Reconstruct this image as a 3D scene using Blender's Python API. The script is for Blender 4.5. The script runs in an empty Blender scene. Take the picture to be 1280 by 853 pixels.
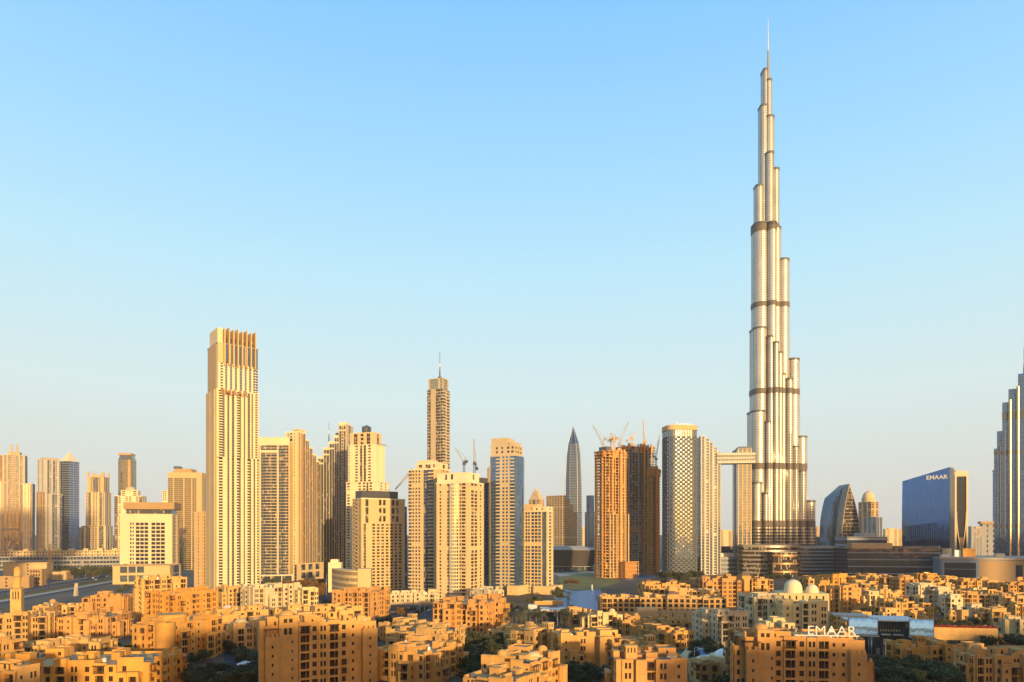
import bpy, bmesh, math, random
from mathutils import Vector, Matrix
R = math.radians
HAZE = 0.00005
SC = bpy.context.scene
COL = SC.collection

# ------------------------------------------------------------------ camera, sky, sun, exposure
F, CXP, HZ, CAMZ = 853.33, 640.0, 668.0, 58.0
cam_d = bpy.data.cameras.new('camera')
cam_d.sensor_width = 36.0
cam_d.lens = 24.0
cam_d.shift_y = (HZ - 426.5) / 1280.0
cam_d.clip_start = 1.0
cam_d.clip_end = 60000.0
cam = bpy.data.objects.new('camera', cam_d)
COL.objects.link(cam)
cam.location = (0, 0, CAMZ)
cam.rotation_euler = (R(90), 0, 0)
SC.camera = cam

SUN_AZ = 24.0      # degrees to the right of straight behind the camera
SUN_EL = 7.0
sdir = Vector((math.sin(R(SUN_AZ)) * math.cos(R(SUN_EL)), -math.cos(R(SUN_AZ)) * math.cos(R(SUN_EL)), math.sin(R(SUN_EL))))
w = bpy.data.worlds.new('World')
SC.world = w
w.use_nodes = True
nt = w.node_tree
nt.nodes.clear()
def wn(t, **k):
    n = nt.nodes.new(t)
    for a, b in k.items():
        setattr(n, a, b)
    return n
out = wn('ShaderNodeOutputWorld')
bg = wn('ShaderNodeBackground')
sky = wn('ShaderNodeTexSky', sky_type='NISHITA', sun_disc=False, altitude=50.0, air_density=1.0, dust_density=1.6, ozone_density=2.0)
sky.sun_elevation = R(SUN_EL)
sky.sun_rotation = math.atan2(sdir.x, sdir.y)
# the hazy gulf morning: the clear-sky colours are tinted by height above the horizon
geo = wn('ShaderNodeTexCoord')
sep = wn('ShaderNodeSeparateXYZ')
ramp = wn('ShaderNodeValToRGB')
el = ramp.color_ramp.elements
SKY_STOPS = [(0.0, (0.60, 0.595, 0.56)), (0.08, (0.635, 0.675, 0.65)), (0.19, (0.615, 0.79, 0.82)), (0.35, (0.45, 0.765, 0.935)), (0.45, (0.345, 0.68, 0.96)), (0.62, (0.20, 0.545, 0.95)), (1.0, (0.13, 0.40, 0.82))]
el[0].position, el[0].color = SKY_STOPS[0][0], SKY_STOPS[0][1] + (1,)
el[1].position, el[1].color = SKY_STOPS[-1][0], SKY_STOPS[-1][1] + (1,)
for p_, c_ in SKY_STOPS[1:-1]:
    e_ = el.new(p_)
    e_.color = c_ + (1,)
scl = wn('ShaderNodeVectorMath', operation='SCALE')
SKY_GAIN = 10.8
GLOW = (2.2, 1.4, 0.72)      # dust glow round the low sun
scl.inputs['Scale'].default_value = SKY_GAIN
# how far a direction lies from the sun: near the sun the physical glow is kept
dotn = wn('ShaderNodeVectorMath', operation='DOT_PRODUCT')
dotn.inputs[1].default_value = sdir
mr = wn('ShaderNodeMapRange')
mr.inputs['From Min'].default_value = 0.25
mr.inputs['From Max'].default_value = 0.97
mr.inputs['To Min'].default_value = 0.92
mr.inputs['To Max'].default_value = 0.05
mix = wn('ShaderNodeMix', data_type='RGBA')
L = nt.links.new
L(geo.outputs['Generated'], sep.inputs[0])
L(sep.outputs['Z'], ramp.inputs['Fac'])
L(ramp.outputs['Color'], scl.inputs[0])
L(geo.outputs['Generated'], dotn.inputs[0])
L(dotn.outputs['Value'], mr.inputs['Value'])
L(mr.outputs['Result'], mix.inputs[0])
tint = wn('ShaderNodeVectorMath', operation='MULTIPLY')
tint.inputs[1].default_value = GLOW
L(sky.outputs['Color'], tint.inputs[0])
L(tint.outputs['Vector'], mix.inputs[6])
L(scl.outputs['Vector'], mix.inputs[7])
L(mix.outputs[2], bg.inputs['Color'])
bg.inputs['Strength'].default_value = 0.08
L(bg.outputs[0], out.inputs[0])

sun_d = bpy.data.lights.new('sun', 'SUN')
sun_d.energy = 4.9
sun_d.angle = R(1.2)     # the disc is widened by dust
sun_d.color = (1.0, 0.68, 0.30)
sun = bpy.data.objects.new('sun', sun_d)
COL.objects.link(sun)
sun.location = (200, -400, 300)
sun.rotation_euler = sdir.to_track_quat('Z', 'Y').to_euler()

SC.view_settings.view_transform = 'Standard'
SC.view_settings.look = 'None'
SC.view_settings.gamma = 1.0
SC.view_settings.use_curve_mapping = False
SC.view_settings.exposure = 0.45
SC.render.engine = 'CYCLES'
SC.cycles.use_denoising = True
SC.cycles.max_bounces = 6
SC.cycles.diffuse_bounces = 4
SC.cycles.glossy_bounces = 3
SC.cycles.caustics_reflective = False
SC.cycles.caustics_refractive = False

# ------------------------------------------------------------------ helpers
def px(x, Y):
    return (x - CXP) / F * Y
def pz(y, Y):
    return CAMZ - (y - HZ) / F * Y

class MB:
    """Collects boxes, prisms, tubes and domes and links them as one mesh object."""
    def __init__(s):
        s.v, s.f, s.m, s.sm = [], [], [], []
    def poly(s, pts, m=0, smooth=False):
        i = len(s.v)
        s.v.extend(pts)
        s.f.append(tuple(range(i, i + len(pts))))
        s.m.append(m)
        s.sm.append(smooth)
    def box(s, x0, x1, y0, y1, z0, z1, m=0):
        if x0 > x1: x0, x1 = x1, x0
        if y0 > y1: y0, y1 = y1, y0
        if z0 > z1: z0, z1 = z1, z0
        i = len(s.v)
        s.v.extend([(x0, y0, z0), (x1, y0, z0), (x1, y1, z0), (x0, y1, z0), (x0, y0, z1), (x1, y0, z1), (x1, y1, z1), (x0, y1, z1)])
        for q in ((0, 3, 2, 1), (4, 5, 6, 7), (0, 1, 5, 4), (1, 2, 6, 5), (2, 3, 7, 6), (3, 0, 4, 7)):
            s.f.append(tuple(i + k for k in q))
            s.m.append(m)
            s.sm.append(False)
    def prism(s, poly, z0, z1, m=0, smooth=False, top=None, mt=None):
        """poly: list of (x, y) counter-clockwise; top: optional other outline at z1."""
        n = len(poly)
        top = top or poly
        i = len(s.v)
        s.v.extend([(p[0], p[1], z0) for p in poly] + [(p[0], p[1], z1) for p in top])
        for k in range(n):
            j = (k + 1) % n
            s.f.append((i + k, i + j, i + n + j, i + n + k))
            s.m.append(m)
            s.sm.append(smooth)
        s.poly([(p[0], p[1], z1) for p in top], m if mt is None else mt)
    def cyl(s, cx, cy, r, z0, z1, n=16, m=0, r2=None, smooth=True):
        r2 = r if r2 is None else r2
        a = [(cx + r * math.cos(6.28318 * k / n), cy + r * math.sin(6.28318 * k / n)) for k in range(n)]
        b = [(cx + r2 * math.cos(6.28318 * k / n), cy + r2 * math.sin(6.28318 * k / n)) for k in range(n)]
        s.prism(a, z0, z1, m, smooth, b)
    def dome(s, cx, cy, z, r, h, n=18, k=6, m=0):
        i = len(s.v)
        for a in range(k):
            t = a / k * 1.5708
            rr, zz = r * math.cos(t), z + h * math.sin(t)
            s.v.extend([(cx + rr * math.cos(6.28318 * q / n), cy + rr * math.sin(6.28318 * q / n), zz) for q in range(n)])
        s.v.append((cx, cy, z + h))
        for a in range(k - 1):
            for q in range(n):
                j = (q + 1) % n
                s.f.append((i + a * n + q, i + a * n + j, i + (a + 1) * n + j, i + (a + 1) * n + q))
                s.m.append(m)
                s.sm.append(True)
        for q in range(n):
            s.f.append((i + (k - 1) * n + q, i + (k - 1) * n + (q + 1) % n, i + k * n))
            s.m.append(m)
            s.sm.append(True)
    def bar(s, a, b, r, n=4, m=0, r2=None):
        a, b = Vector(a), Vector(b)
        d = (b - a)
        if d.length < 1e-6: return
        d.normalize()
        u = d.cross(Vector((0, 0, 1)))
        if u.length < 1e-3: u = d.cross(Vector((0, 1, 0)))
        u.normalize()
        w_ = d.cross(u)
        r2 = r if r2 is None else r2
        i = len(s.v)
        for c, rr in ((a, r), (b, r2)):
            for k in range(n):
                t = 6.28318 * (k + .5) / n
                s.v.append(tuple(c + u * (rr * math.cos(t)) + w_ * (rr * math.sin(t))))
        for k in range(n):
            j = (k + 1) % n
            s.f.append((i + k, i + n + k, i + n + j, i + j))
            s.m.append(m)
            s.sm.append(n > 5)
        s.f.append(tuple(i + k for k in range(n)))
        s.f.append(tuple(i + n + k for k in reversed(range(n))))
        s.m.extend([m, m])
        s.sm.extend([False, False])
    def mesh(s, name, mats):
        me = bpy.data.meshes.new(name)
        me.from_pydata(s.v, [], s.f)
        for mm in (mats if isinstance(mats, (list, tuple)) else [mats]):
            me.materials.append(M[mm] if isinstance(mm, str) else mm)
        if any(s.m):
            me.polygons.foreach_set('material_index', s.m)
        if any(s.sm):
            me.polygons.foreach_set('use_smooth', s.sm)
        me.update()
        return me
    def build(s, name, mats, parent=None):
        if not s.f: return None
        o = bpy.data.objects.new(name, s.mesh(name, mats))
        COL.objects.link(o)
        o.parent = parent
        return o

def tag(o, label=None, cat=None, group=None, kind=None):
    if label: o['label'] = label
    if cat: o['category'] = cat
    if group: o['group'] = group
    if kind: o['kind'] = kind
    return o

def empty(name, loc, rz=0.0, label=None, cat=None, group=None):
    o = bpy.data.objects.new(name, None)
    COL.objects.link(o)
    o.empty_display_size = 2
    o.location = loc
    o.rotation_euler = (0, 0, R(rz))
    return tag(o, label, cat, group)

def inst(name, me, parent, loc, rz=0.0, scale=None):
    o = bpy.data.objects.new(name, me)
    COL.objects.link(o)
    o.parent = parent
    o.location = loc
    o.rotation_euler = (0, 0, rz)
    if scale: o.scale = scale
    return o

def dup(o, loc, rz, label=None, group=None, scale=1.0):
    """a copy of a thing with copies of its parts and their sub-parts"""
    c = o.copy()
    COL.objects.link(c)
    c.location = loc
    c.rotation_euler = (0, 0, rz)
    c.scale = (scale,) * 3 if not isinstance(scale, tuple) else scale
    if label: c['label'] = label
    if group: c['group'] = group
    for ch in list(o.children):
        k = ch.copy()
        COL.objects.link(k)
        k.parent = c
        for g in list(ch.children):
            q = g.copy()
            COL.objects.link(q)
            q.parent = k
    return c

class Thing:
    def __init__(s, name, label, cat, loc, rz=0.0, group=None):
        s.root = empty(name, loc, rz, label, cat, group)
        s.parts = []
        s.by = {}
    def p(s, name, mat):
        k = (name, str(mat))
        if k not in s.by:
            s.by[k] = MB()
            s.parts.append((name, mat, s.by[k]))
        return s.by[k]
    def n(s, name, mat):
        m = MB()
        s.parts.append((name, mat, m))
        return m
    def done(s):
        for name, mat, m in s.parts:
            o = m.build(name, mat, s.root)
            if o and name == 'balcony': o['kind'] = 'stuff'
        return s.root

def corner(pl, pm, pr, Y, a, d=None):
    """Near corner at pixel column pm and depth Y; the right face runs off at angle a to column pr, the left face to column pl."""
    c, s_ = math.cos(R(a)), math.sin(R(a))
    X = px(pm, Y)
    u = (pr - CXP) / F
    t = (u * Y - X) / (c - u * s_)
    if d is None:
        u = (pl - CXP) / F
        d = (u * Y - X) / (-s_ - u * c)
    return X, Y, t, d

def fpt(v, side, u, o, z):
    x0, x1, y0, y1 = v[:4]
    if side == 'R': return (x0 + u, y0 - o, z)
    if side == 'L': return (x0 - o, y1 - u, z)
    if side == 'E': return (x1 + o, y0 + u, z)
    return (x1 - u, y1 + o, z)
def flen(v, side):
    return v[1] - v[0] if side in 'RB' else v[3] - v[2]
def fb(mb, v, side, u0, u1, o0, o1, z0, z1, m=0):
    a, b = fpt(v, side, u0, o0, z0), fpt(v, side, u1, o1, z1)
    mb.box(a[0], b[0], a[1], b[1], a[2], b[2], m)

def fac(T, v, side, spec, nf, wm='cream', wo=0.5, fr=0.56, slab='slab'):
    """Dress one face of the volume v with bays: w wall, W proud pier, o punched windows, O wide windows, g glass strip, b balcony stack, s projecting slabs."""
    z0, z1 = v[4], v[5]
    fh = (z1 - z0) / nf
    bays = [(t[0], float(t[1:] or 1)) for t in spec.split()]
    tot = sum(b[1] for b in bays)
    Wd = flen(v, side)
    u = 0.0
    for t, bw in bays:
        u0, u1 = u, u + Wd * bw / tot
        u = u1
        if t in 'wW':
            fb(T.p('wall', wm), v, side, u0, u1, 0, wo if t == 'w' else wo + 0.7, z0, z1 + (0 if t == 'w' else .8))
        elif t in 'oO':
            j = (u1 - u0) * (0.19 if t == 'o' else 0.07)
            hw = fr if t == 'o' else fr + .12
            wl = T.p('wall', wm)
            fb(wl, v, side, u0, u0 + j, 0, wo - .03, z0, z1)
            fb(wl, v, side, u1 - j, u1, 0, wo - .03, z0, z1)
            for k in range(nf):
                zb = z0 + k * fh
                solid = nf > 22 and k % 17 == 14          # plant floors have no windows
                fb(wl, v, side, u0 + j, u1 - j, 0, wo - .1, zb, zb + fh * (.97 if solid else 1 - hw))
        elif t == 'g':
            ml = T.p('floor_bands', slab)
            for k in range(nf):
                zb = z0 + k * fh
                fb(ml, v, side, u0, u1, 0, .1, zb, zb + fh * .16)
            fb(ml, v, side, (u0 + u1) / 2 - .08, (u0 + u1) / 2 + .08, 0, .06, z0, z1)
        elif t == 'b':
            one = MB()
            bw_ = u1 - u0 - .1
            one.box(0, bw_, -1.0, 0, 0, .22)
            one.box(0, bw_, -1.0, -.88, .22, fh * .38)
            one.box(0, .12, -.88, 0, .22, fh * .38); one.box(bw_ - .12, bw_, -.88, 0, .22, fh * .38)
            me_ = one.mesh('balcony', wm)
            T.nb = getattr(T, 'nb', 0)
            for k in range(nf - 1, -1, -1):
                zb = z0 + k * fh
                if T.nb < 100:
                    T.nb += 1
                    inst('balcony', me_, T.root, fpt(v, side, u0 + .05, 0, zb), {'R': 0, 'L': -math.pi / 2, 'E': math.pi / 2, 'B': math.pi}[side])
                else:
                    fb(T.p('balcony', wm), v, side, u0 + .05, u1 - .05, 0, 1.0, zb, zb + fh * .38)
        elif t == 's':
            sl = T.p('floor_slab', wm)
            for k in range(nf):
                zb = z0 + k * fh
                fb(sl, v, side, u0, u1, 0, .7, zb, zb + fh * .2)
            fb(sl, v, side, (u0 + u1) / 2 - .12, (u0 + u1) / 2 + .12, 0, .4, z0, z1)

def cap(T, v, wm='cream', h=1.3, o=.55, t=.5):
    """parapet ring and roof plate on a volume"""
    x0, x1, y0, y1, z0, z1 = v
    mb = T.p('parapet', wm)
    mb.box(x0 - o, x1 + o, y0 - o, y0 - o + t, z1 + .01, z1 + h)
    mb.box(x0 - o, x1 + o, y1 + o - t, y1 + o, z1 + .01, z1 + h)
    mb.box(x0 - o, x0 - o + t, y0 - o + t, y1 + o - t, z1 + .01, z1 + h - .05)
    mb.box(x1 + o - t, x1 + o, y0 - o + t, y1 + o - t, z1 + .01, z1 + h - .05)
    T.p('roof', 'roofgrey').box(x0 - o + t, x1 + o - t, y0 - o + t, y1 + o - t, z1 + .02, z1 + .3)

def core(T, v, gm):
    T.p('glazing', gm).box(*v)

def text_mesh(s, size, mat, depth=.3, bold=0.0):
    cu = bpy.data.curves.new('lettering', 'FONT')
    cu.body = s
    cu.size = size
    cu.extrude = depth / 2
    cu.offset = bold
    cu.align_x = 'CENTER'
    o = bpy.data.objects.new('lettering', cu)
    COL.objects.link(o)
    bpy.context.view_layer.update()
    me = bpy.data.meshes.new_from_object(o.evaluated_get(bpy.context.evaluated_depsgraph_get()))
    bpy.data.objects.remove(o)
    bpy.data.curves.remove(cu)
    me.materials.clear()
    me.materials.append(M[mat])
    return me
# ------------------------------------------------------------------ materials
M = {}
def mat(name):
    m = bpy.data.materials.new(name)
    m.use_nodes = True
    n = m.node_tree
    return m, n, n.nodes['Principled BSDF']
def setm(b, rough, metal=0.0, spec=None, ior=None):
    b.inputs['Roughness'].default_value = rough
    b.inputs['Metallic'].default_value = metal
    if spec is not None: b.inputs['Specular IOR Level'].default_value = spec
    if ior: b.inputs['IOR'].default_value = ior

def plaster(key, c, var=.16, scale=.25, rough=.85, spec=.25, streak=.25, fine=3.0):
    m, n, b = mat(key)
    setm(b, rough, 0, spec)
    tc = n.nodes.new('ShaderNodeTexCoord')
    oi = n.nodes.new('ShaderNodeObjectInfo')
    n1 = n.nodes.new('ShaderNodeTexNoise')
    n1.inputs['Scale'].default_value = scale
    n1.inputs['Detail'].default_value = 6
    mp = n.nodes.new('ShaderNodeMapping')
    mp.inputs['Scale'].default_value = (1.3, 1.3, .09)
    n2 = n.nodes.new('ShaderNodeTexNoise')
    n2.inputs['Scale'].default_value = 1.0
    n2.inputs['Detail'].default_value = 4
    n3 = n.nodes.new('ShaderNodeTexNoise')
    n3.inputs['Scale'].default_value = fine
    n3.inputs['Detail'].default_value = 3
    n.links.new(tc.outputs['Object'], n1.inputs['Vector'])
    n.links.new(tc.outputs['Object'], mp.inputs['Vector'])
    n.links.new(mp.outputs[0], n2.inputs['Vector'])
    n.links.new(tc.outputs['Object'], n3.inputs['Vector'])
    ad = n.nodes.new('ShaderNodeMath'); ad.operation = 'MULTIPLY_ADD'
    ad.inputs[1].default_value = streak
    n.links.new(n2.outputs['Fac'], ad.inputs[0])
    n.links.new(n1.outputs['Fac'], ad.inputs[2])
    ad2 = n.nodes.new('ShaderNodeMath'); ad2.operation = 'MULTIPLY_ADD'
    ad2.inputs[1].default_value = .25
    n.links.new(n3.outputs['Fac'], ad2.inputs[0])
    n.links.new(ad.outputs[0], ad2.inputs[2])
    rp = n.nodes.new('ShaderNodeMapRange')
    rp.inputs['From Min'].default_value = .35
    rp.inputs['From Max'].default_value = .95
    rp.inputs['To Min'].default_value = 1 - var
    rp.inputs['To Max'].default_value = 1 + var
    n.links.new(ad2.outputs[0], rp.inputs['Value'])
    ra = n.nodes.new('ShaderNodeMath'); ra.operation = 'MULTIPLY_ADD'
    ra.inputs[1].default_value = .2
    ra.inputs[2].default_value = .9
    n.links.new(oi.outputs['Random'], ra.inputs[0])
    mu = n.nodes.new('ShaderNodeMath'); mu.operation = 'MULTIPLY'
    n.links.new(rp.outputs[0], mu.inputs[0])
    n.links.new(ra.outputs[0], mu.inputs[1])
    sc = n.nodes.new('ShaderNodeVectorMath'); sc.operation = 'SCALE'
    sc.inputs[0].default_value = c
    n.links.new(mu.outputs[0], sc.inputs['Scale'])
    n.links.new(sc.outputs[0], b.inputs['Base Color'])
    bp = n.nodes.new('ShaderNodeBump')
    bp.inputs['Strength'].default_value = .25
    bp.inputs['Distance'].default_value = .1
    n.links.new(n3.outputs['Fac'], bp.inputs['Height'])
    n.links.new(bp.outputs[0], b.inputs['Normal'])
    M[key] = m
    return m

def glass(key, c1, c2, cell=(1.6, 1.6, 3.4), rough=.06, metal=.55, tilt=.02, lit=0.0, c3=(.35, .28, .2)):
    """Coated facade glass: every pane has its own tint, a slightly different tilt, some with drawn blinds."""
    m, n, b = mat(key)
    setm(b, rough, metal)
    tc = n.nodes.new('ShaderNodeTexCoord')
    dv = n.nodes.new('ShaderNodeVectorMath'); dv.operation = 'DIVIDE'
    dv.inputs[1].default_value = cell
    fl = n.nodes.new('ShaderNodeVectorMath'); fl.operation = 'FLOOR'
    ad = n.nodes.new('ShaderNodeVectorMath'); ad.operation = 'ADD'
    ad.inputs[1].default_value = (.131, .137, .113)
    wh = n.nodes.new('ShaderNodeTexWhiteNoise')
    n.links.new(tc.outputs['Object'], dv.inputs[0])
    n.links.new(dv.outputs[0], ad.inputs[0])
    n.links.new(ad.outputs[0], fl.inputs[0])
    n.links.new(fl.outputs[0], wh.inputs['Vector'])
    mx = n.nodes.new('ShaderNodeMix'); mx.data_type = 'RGBA'
    mx.inputs[6].default_value = c1 + (1,)
    mx.inputs[7].default_value = c2 + (1,)
    n.links.new(wh.outputs['Value'], mx.inputs[0])
    src = mx.outputs[2]
    if lit > 0:
        gt = n.nodes.new('ShaderNodeMath'); gt.operation = 'LESS_THAN'
        gt.inputs[1].default_value = lit
        sp = n.nodes.new('ShaderNodeSeparateColor')
        n.links.new(wh.outputs['Color'], sp.inputs[0])
        n.links.new(sp.outputs[1], gt.inputs[0])
        m2 = n.nodes.new('ShaderNodeMix'); m2.data_type = 'RGBA'
        m2.inputs[7].default_value = c3 + (1,)
        n.links.new(gt.outputs[0], m2.inputs[0])
        n.links.new(src, m2.inputs[6])
        src = m2.outputs[2]
        mm = n.nodes.new('ShaderNodeMath'); mm.operation = 'MULTIPLY_ADD'
        mm.inputs[1].default_value = -metal
        mm.inputs[2].default_value = metal
        n.links.new(gt.outputs[0], mm.inputs[0])
        n.links.new(mm.outputs[0], b.inputs['Metallic'])
    n.links.new(src, b.inputs['Base Color'])
    ge = n.nodes.new('ShaderNodeNewGeometry')
    sb = n.nodes.new('ShaderNodeVectorMath'); sb.operation = 'SUBTRACT'
    sb.inputs[1].default_value = (.5, .5, .5)
    s2 = n.nodes.new('ShaderNodeVectorMath'); s2.operation = 'SCALE'
    s2.inputs['Scale'].default_value = tilt
    a2 = n.nodes.new('ShaderNodeVectorMath'); a2.operation = 'ADD'
    nm = n.nodes.new('ShaderNodeVectorMath'); nm.operation = 'NORMALIZE'
    n.links.new(wh.outputs['Color'], sb.inputs[0])
    n.links.new(sb.outputs[0], s2.inputs[0])
    n.links.new(s2.outputs[0], a2.inputs[0])
    n.links.new(ge.outputs['Normal'], a2.inputs[1])
    n.links.new(a2.outputs[0], nm.inputs[0])
    n.links.new(nm.outputs[0], b.inputs['Normal'])
    M[key] = m
    return m

def banded(key, c1, c2, fh=3.4, frac=.35, rough=.25, metal=.8, vert=0.0, vfrac=.3, tilt=.015):
    """Metal and glass skin: floor lines (and optional upright fins) as a pattern of the skin itself."""
    m, n, b = mat(key)
    setm(b, rough, metal)
    tc = n.nodes.new('ShaderNodeTexCoord')
    sp = n.nodes.new('ShaderNodeSeparateXYZ')
    n.links.new(tc.outputs['Object'], sp.inputs[0])
    def stripe(o, per, fr_):
        d = n.nodes.new('ShaderNodeMath'); d.operation = 'DIVIDE'
        d.inputs[1].default_value = per
        f = n.nodes.new('ShaderNodeMath'); f.operation = 'FRACT'
        g = n.nodes.new('ShaderNodeMath'); g.operation = 'LESS_THAN'
        g.inputs[1].default_value = fr_
        n.links.new(o, d.inputs[0]); n.links.new(d.outputs[0], f.inputs[0]); n.links.new(f.outputs[0], g.inputs[0])
        return g.outputs[0]
    fac_ = stripe(sp.outputs['Z'], fh, frac)
    if vert:
        at = n.nodes.new('ShaderNodeMath'); at.operation = 'ADD'
        n.links.new(sp.outputs['X'], at.inputs[0]); n.links.new(sp.outputs['Y'], at.inputs[1])
        v_ = stripe(at.outputs[0], vert, vfrac)
        mxm = n.nodes.new('ShaderNodeMath'); mxm.operation = 'MAXIMUM'
        n.links.new(fac_, mxm.inputs[0]); n.links.new(v_, mxm.inputs[1])
        fac_ = mxm.outputs[0]
    wh = n.nodes.new('ShaderNodeTexNoise')
    wh.inputs['Scale'].default_value = .05
    n.links.new(tc.outputs['Object'], wh.inputs['Vector'])
    mx = n.nodes.new('ShaderNodeMix'); mx.data_type = 'RGBA'
    mx.inputs[6].default_value = c1 + (1,)
    mx.inputs[7].default_value = c2 + (1,)
    n.links.new(fac_, mx.inputs[0])
    hs = n.nodes.new('ShaderNodeHueSaturation')
    va = n.nodes.new('ShaderNodeMath'); va.operation = 'MULTIPLY_ADD'
    va.inputs[1].default_value = .5; va.inputs[2].default_value = .75
    n.links.new(wh.outputs['Fac'], va.inputs[0])
    n.links.new(va.outputs[0], hs.inputs['Value'])
    n.links.new(mx.outputs[2], hs.inputs['Color'])
    n.links.new(hs.outputs[0], b.inputs['Base Color'])
    M[key] = m
    return m

def plain(key, c, rough=.6, metal=0.0, spec=.4):
    m, n, b = mat(key)
    setm(b, rough, metal, spec)
    b.inputs['Base Color'].default_value = c + (1,)
    tc = n.nodes.new('ShaderNodeTexCoord')
    n1 = n.nodes.new('ShaderNodeTexNoise')
    n1.inputs['Scale'].default_value = .8
    n1.inputs['Detail'].default_value = 5
    n.links.new(tc.outputs['Object'], n1.inputs['Vector'])
    rp = n.nodes.new('ShaderNodeMapRange')
    rp.inputs['To Min'].default_value = .82
    rp.inputs['To Max'].default_value = 1.18
    n.links.new(n1.outputs['Fac'], rp.inputs['Value'])
    sc = n.nodes.new('ShaderNodeVectorMath'); sc.operation = 'SCALE'
    sc.inputs[0].default_value = c
    n.links.new(rp.outputs[0], sc.inputs['Scale'])
    n.links.new(sc.outputs[0], b.inputs['Base Color'])
    M[key] = m
    return m

plaster('sand', (0.53, 0.295, 0.098), var=.22)
plaster('sand_pale', (0.56, 0.34, 0.13), var=.22)
plaster('sand_dim', (0.45, 0.25, 0.08), var=.24)
plaster('buff', (0.5, 0.31, 0.12), var=.22)
plaster('ochre', (0.54, 0.265, 0.06), var=.22)
plaster('ochre_dim', (0.48, 0.25, 0.065), var=.24)
plaster('clay', (0.48, 0.25, 0.085), var=.22)
plaster('tan', (0.48, 0.29, 0.11), var=.22)
plaster('pale', (0.58, 0.43, 0.22))
plaster('white', (0.52, 0.42, 0.27))
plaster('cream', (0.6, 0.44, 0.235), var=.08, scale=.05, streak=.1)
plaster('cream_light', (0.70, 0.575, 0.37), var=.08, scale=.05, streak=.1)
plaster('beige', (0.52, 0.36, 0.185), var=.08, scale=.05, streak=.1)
plaster('cream_grey', (.50, .41, .28), var=.08, scale=.05, streak=.1)
plaster('palegrey', (.55, .51, .43), var=.08, scale=.05, streak=.1)
plaster('brownish', (0.4, 0.26, 0.13), var=.1, scale=.05, streak=.1)
plaster('greystone', (.31, .31, .32), var=.1, scale=.05, streak=.1)
plaster('concrete', (.52, .30, .12), var=.2, scale=.1)
plaster('rawwork', (.50, .24, .07), var=.4, scale=.3)
plaster('roofgrey', (.20, .18, .155), var=.3, scale=.4, streak=.0)
plaster('rooftan', (.44, .28, .13), var=.25, scale=.4, streak=.0)
plaster('tile', (.30, .15, .08), var=.3, scale=.6, streak=.0)
plaster('stonewall', (.44, .31, .17), var=.2, scale=.5)
plaster('asphalt', (.06, .062, .07), var=.25, scale=.02, streak=.2, fine=.3, spec=.15, rough=.95)
plaster('paving', (.13, .09, .055), var=.3, scale=.08, streak=.0, fine=.8)
plaster('groundmix', (.12, .095, .07), var=.4, scale=.01, streak=.0, fine=.1)
plaster('grassmat', (.19, .17, .05), var=.35, scale=.05, streak=.0, fine=1.0)
plaster('bark', (.13, .09, .06), var=.3, scale=1)
plain('slab', (.36, .31, .25), .6)
plain('bluegrey', (.22, .26, .33), .5)
plain('slabdark', (.10, .11, .125), .5)
plain('whitepaint', (.78, .76, .72), .5)
plain('whitemetal', (.70, .68, .65), .35, .3)
plain('canvas', (.66, .62, .56), .8)
plain('timber', (.10, .055, .03), .7)
plain('darkframe', (.05, .035, .025), .5)
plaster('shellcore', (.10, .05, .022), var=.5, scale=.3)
plain('dark', (.02, .018, .016), .6)
plain('steel', (.42, .42, .43), .35, .8)
plain('checker', (.12, .12, .115), .5, 0)
plain('darksteel', (.09, .095, .11), .35, .5)
plain('craneyellow', (.55, .30, .06), .5)
plain('cranegrey', (.30, .28, .26), .5)
plain('orangepaint', (.60, .20, .02), .5)
plain('carwhite', (.75, .75, .74), .25, 0, .6)
plain('cardark', (.05, .055, .065), .2, 0, .6)
plain('hullbrown', (.075, .065, .06), .4, .3)
plain('copper', (.30, .17, .09), .4, .6)
plain('redflower', (.25, .03, .02), .8)
plain('goldmetal', (.62, .46, .27), .3, .8)
glass('glass_blue', (.10, .17, .30), (.16, .25, .42), metal=.75)
glass('glass_night', (.02, .028, .045), (.035, .045, .07), metal=.1)
glass('glass_sail', (.07, .115, .19), (.10, .16, .25), metal=.8, tilt=.008)
glass('glass_deep', (.06, .14, .34), (.085, .18, .42), metal=.85, tilt=.008, cell=(2.2, 2.2, 4.0))
glass('glass_dark', (.05, .065, .095), (.09, .11, .15), metal=.35, lit=.08)
glass('glass_brown', (.045, .035, .028), (.09, .07, .055), metal=.3, lit=.15)
glass('glass_gold', (.30, .25, .16), (.42, .34, .22), metal=.8, tilt=.015)
glass('glass_grey', (.17, .21, .26), (.24, .28, .33), metal=.7)
glass('pane', (.018, .014, .012), (.045, .035, .03), cell=(.7, .7, 1.1), metal=.0, rough=.12, lit=.07, c3=(.16, .12, .08))
banded('skin_silver', (.56, .515, .445), (.39, .365, .325), 3.6, .35, .43, .5)
plain('glint', (.6,.5,.35), .12, .9)
banded('skin_silver_dark', (.40, .40, .41), (.17, .19, .22), 3.6, .45, .2, .9)
plain('mechband', (.13, .11, .095), .65, .2)
plain('fin', (.5, .47, .42), .18, .9)
plain('basebands', (.34, .30, .25), .4, .5)
# ------------------------------------------------------------------ ground, roads, water
def sheet(name, pts, z, m, kind='structure'):
    mb = MB()
    mb.poly([(p[0], p[1], z) for p in pts])
    return tag(mb.build(name, m), kind=kind)
def gp(x, y):
    """ground point under a photo pixel"""
    Y = CAMZ * F / (y - HZ)
    return (px(x, Y), Y)

sheet('ground', [(-30000, -3000), (30000, -3000), (30000, 40000), (-30000, 40000)], 0.0, 'groundmix')
sheet('paved_district', [(-520, -300), (640, -300), (640, 905), (-260, 640), (-420, 520), (-520, 430)], .004, 'paving')
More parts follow.
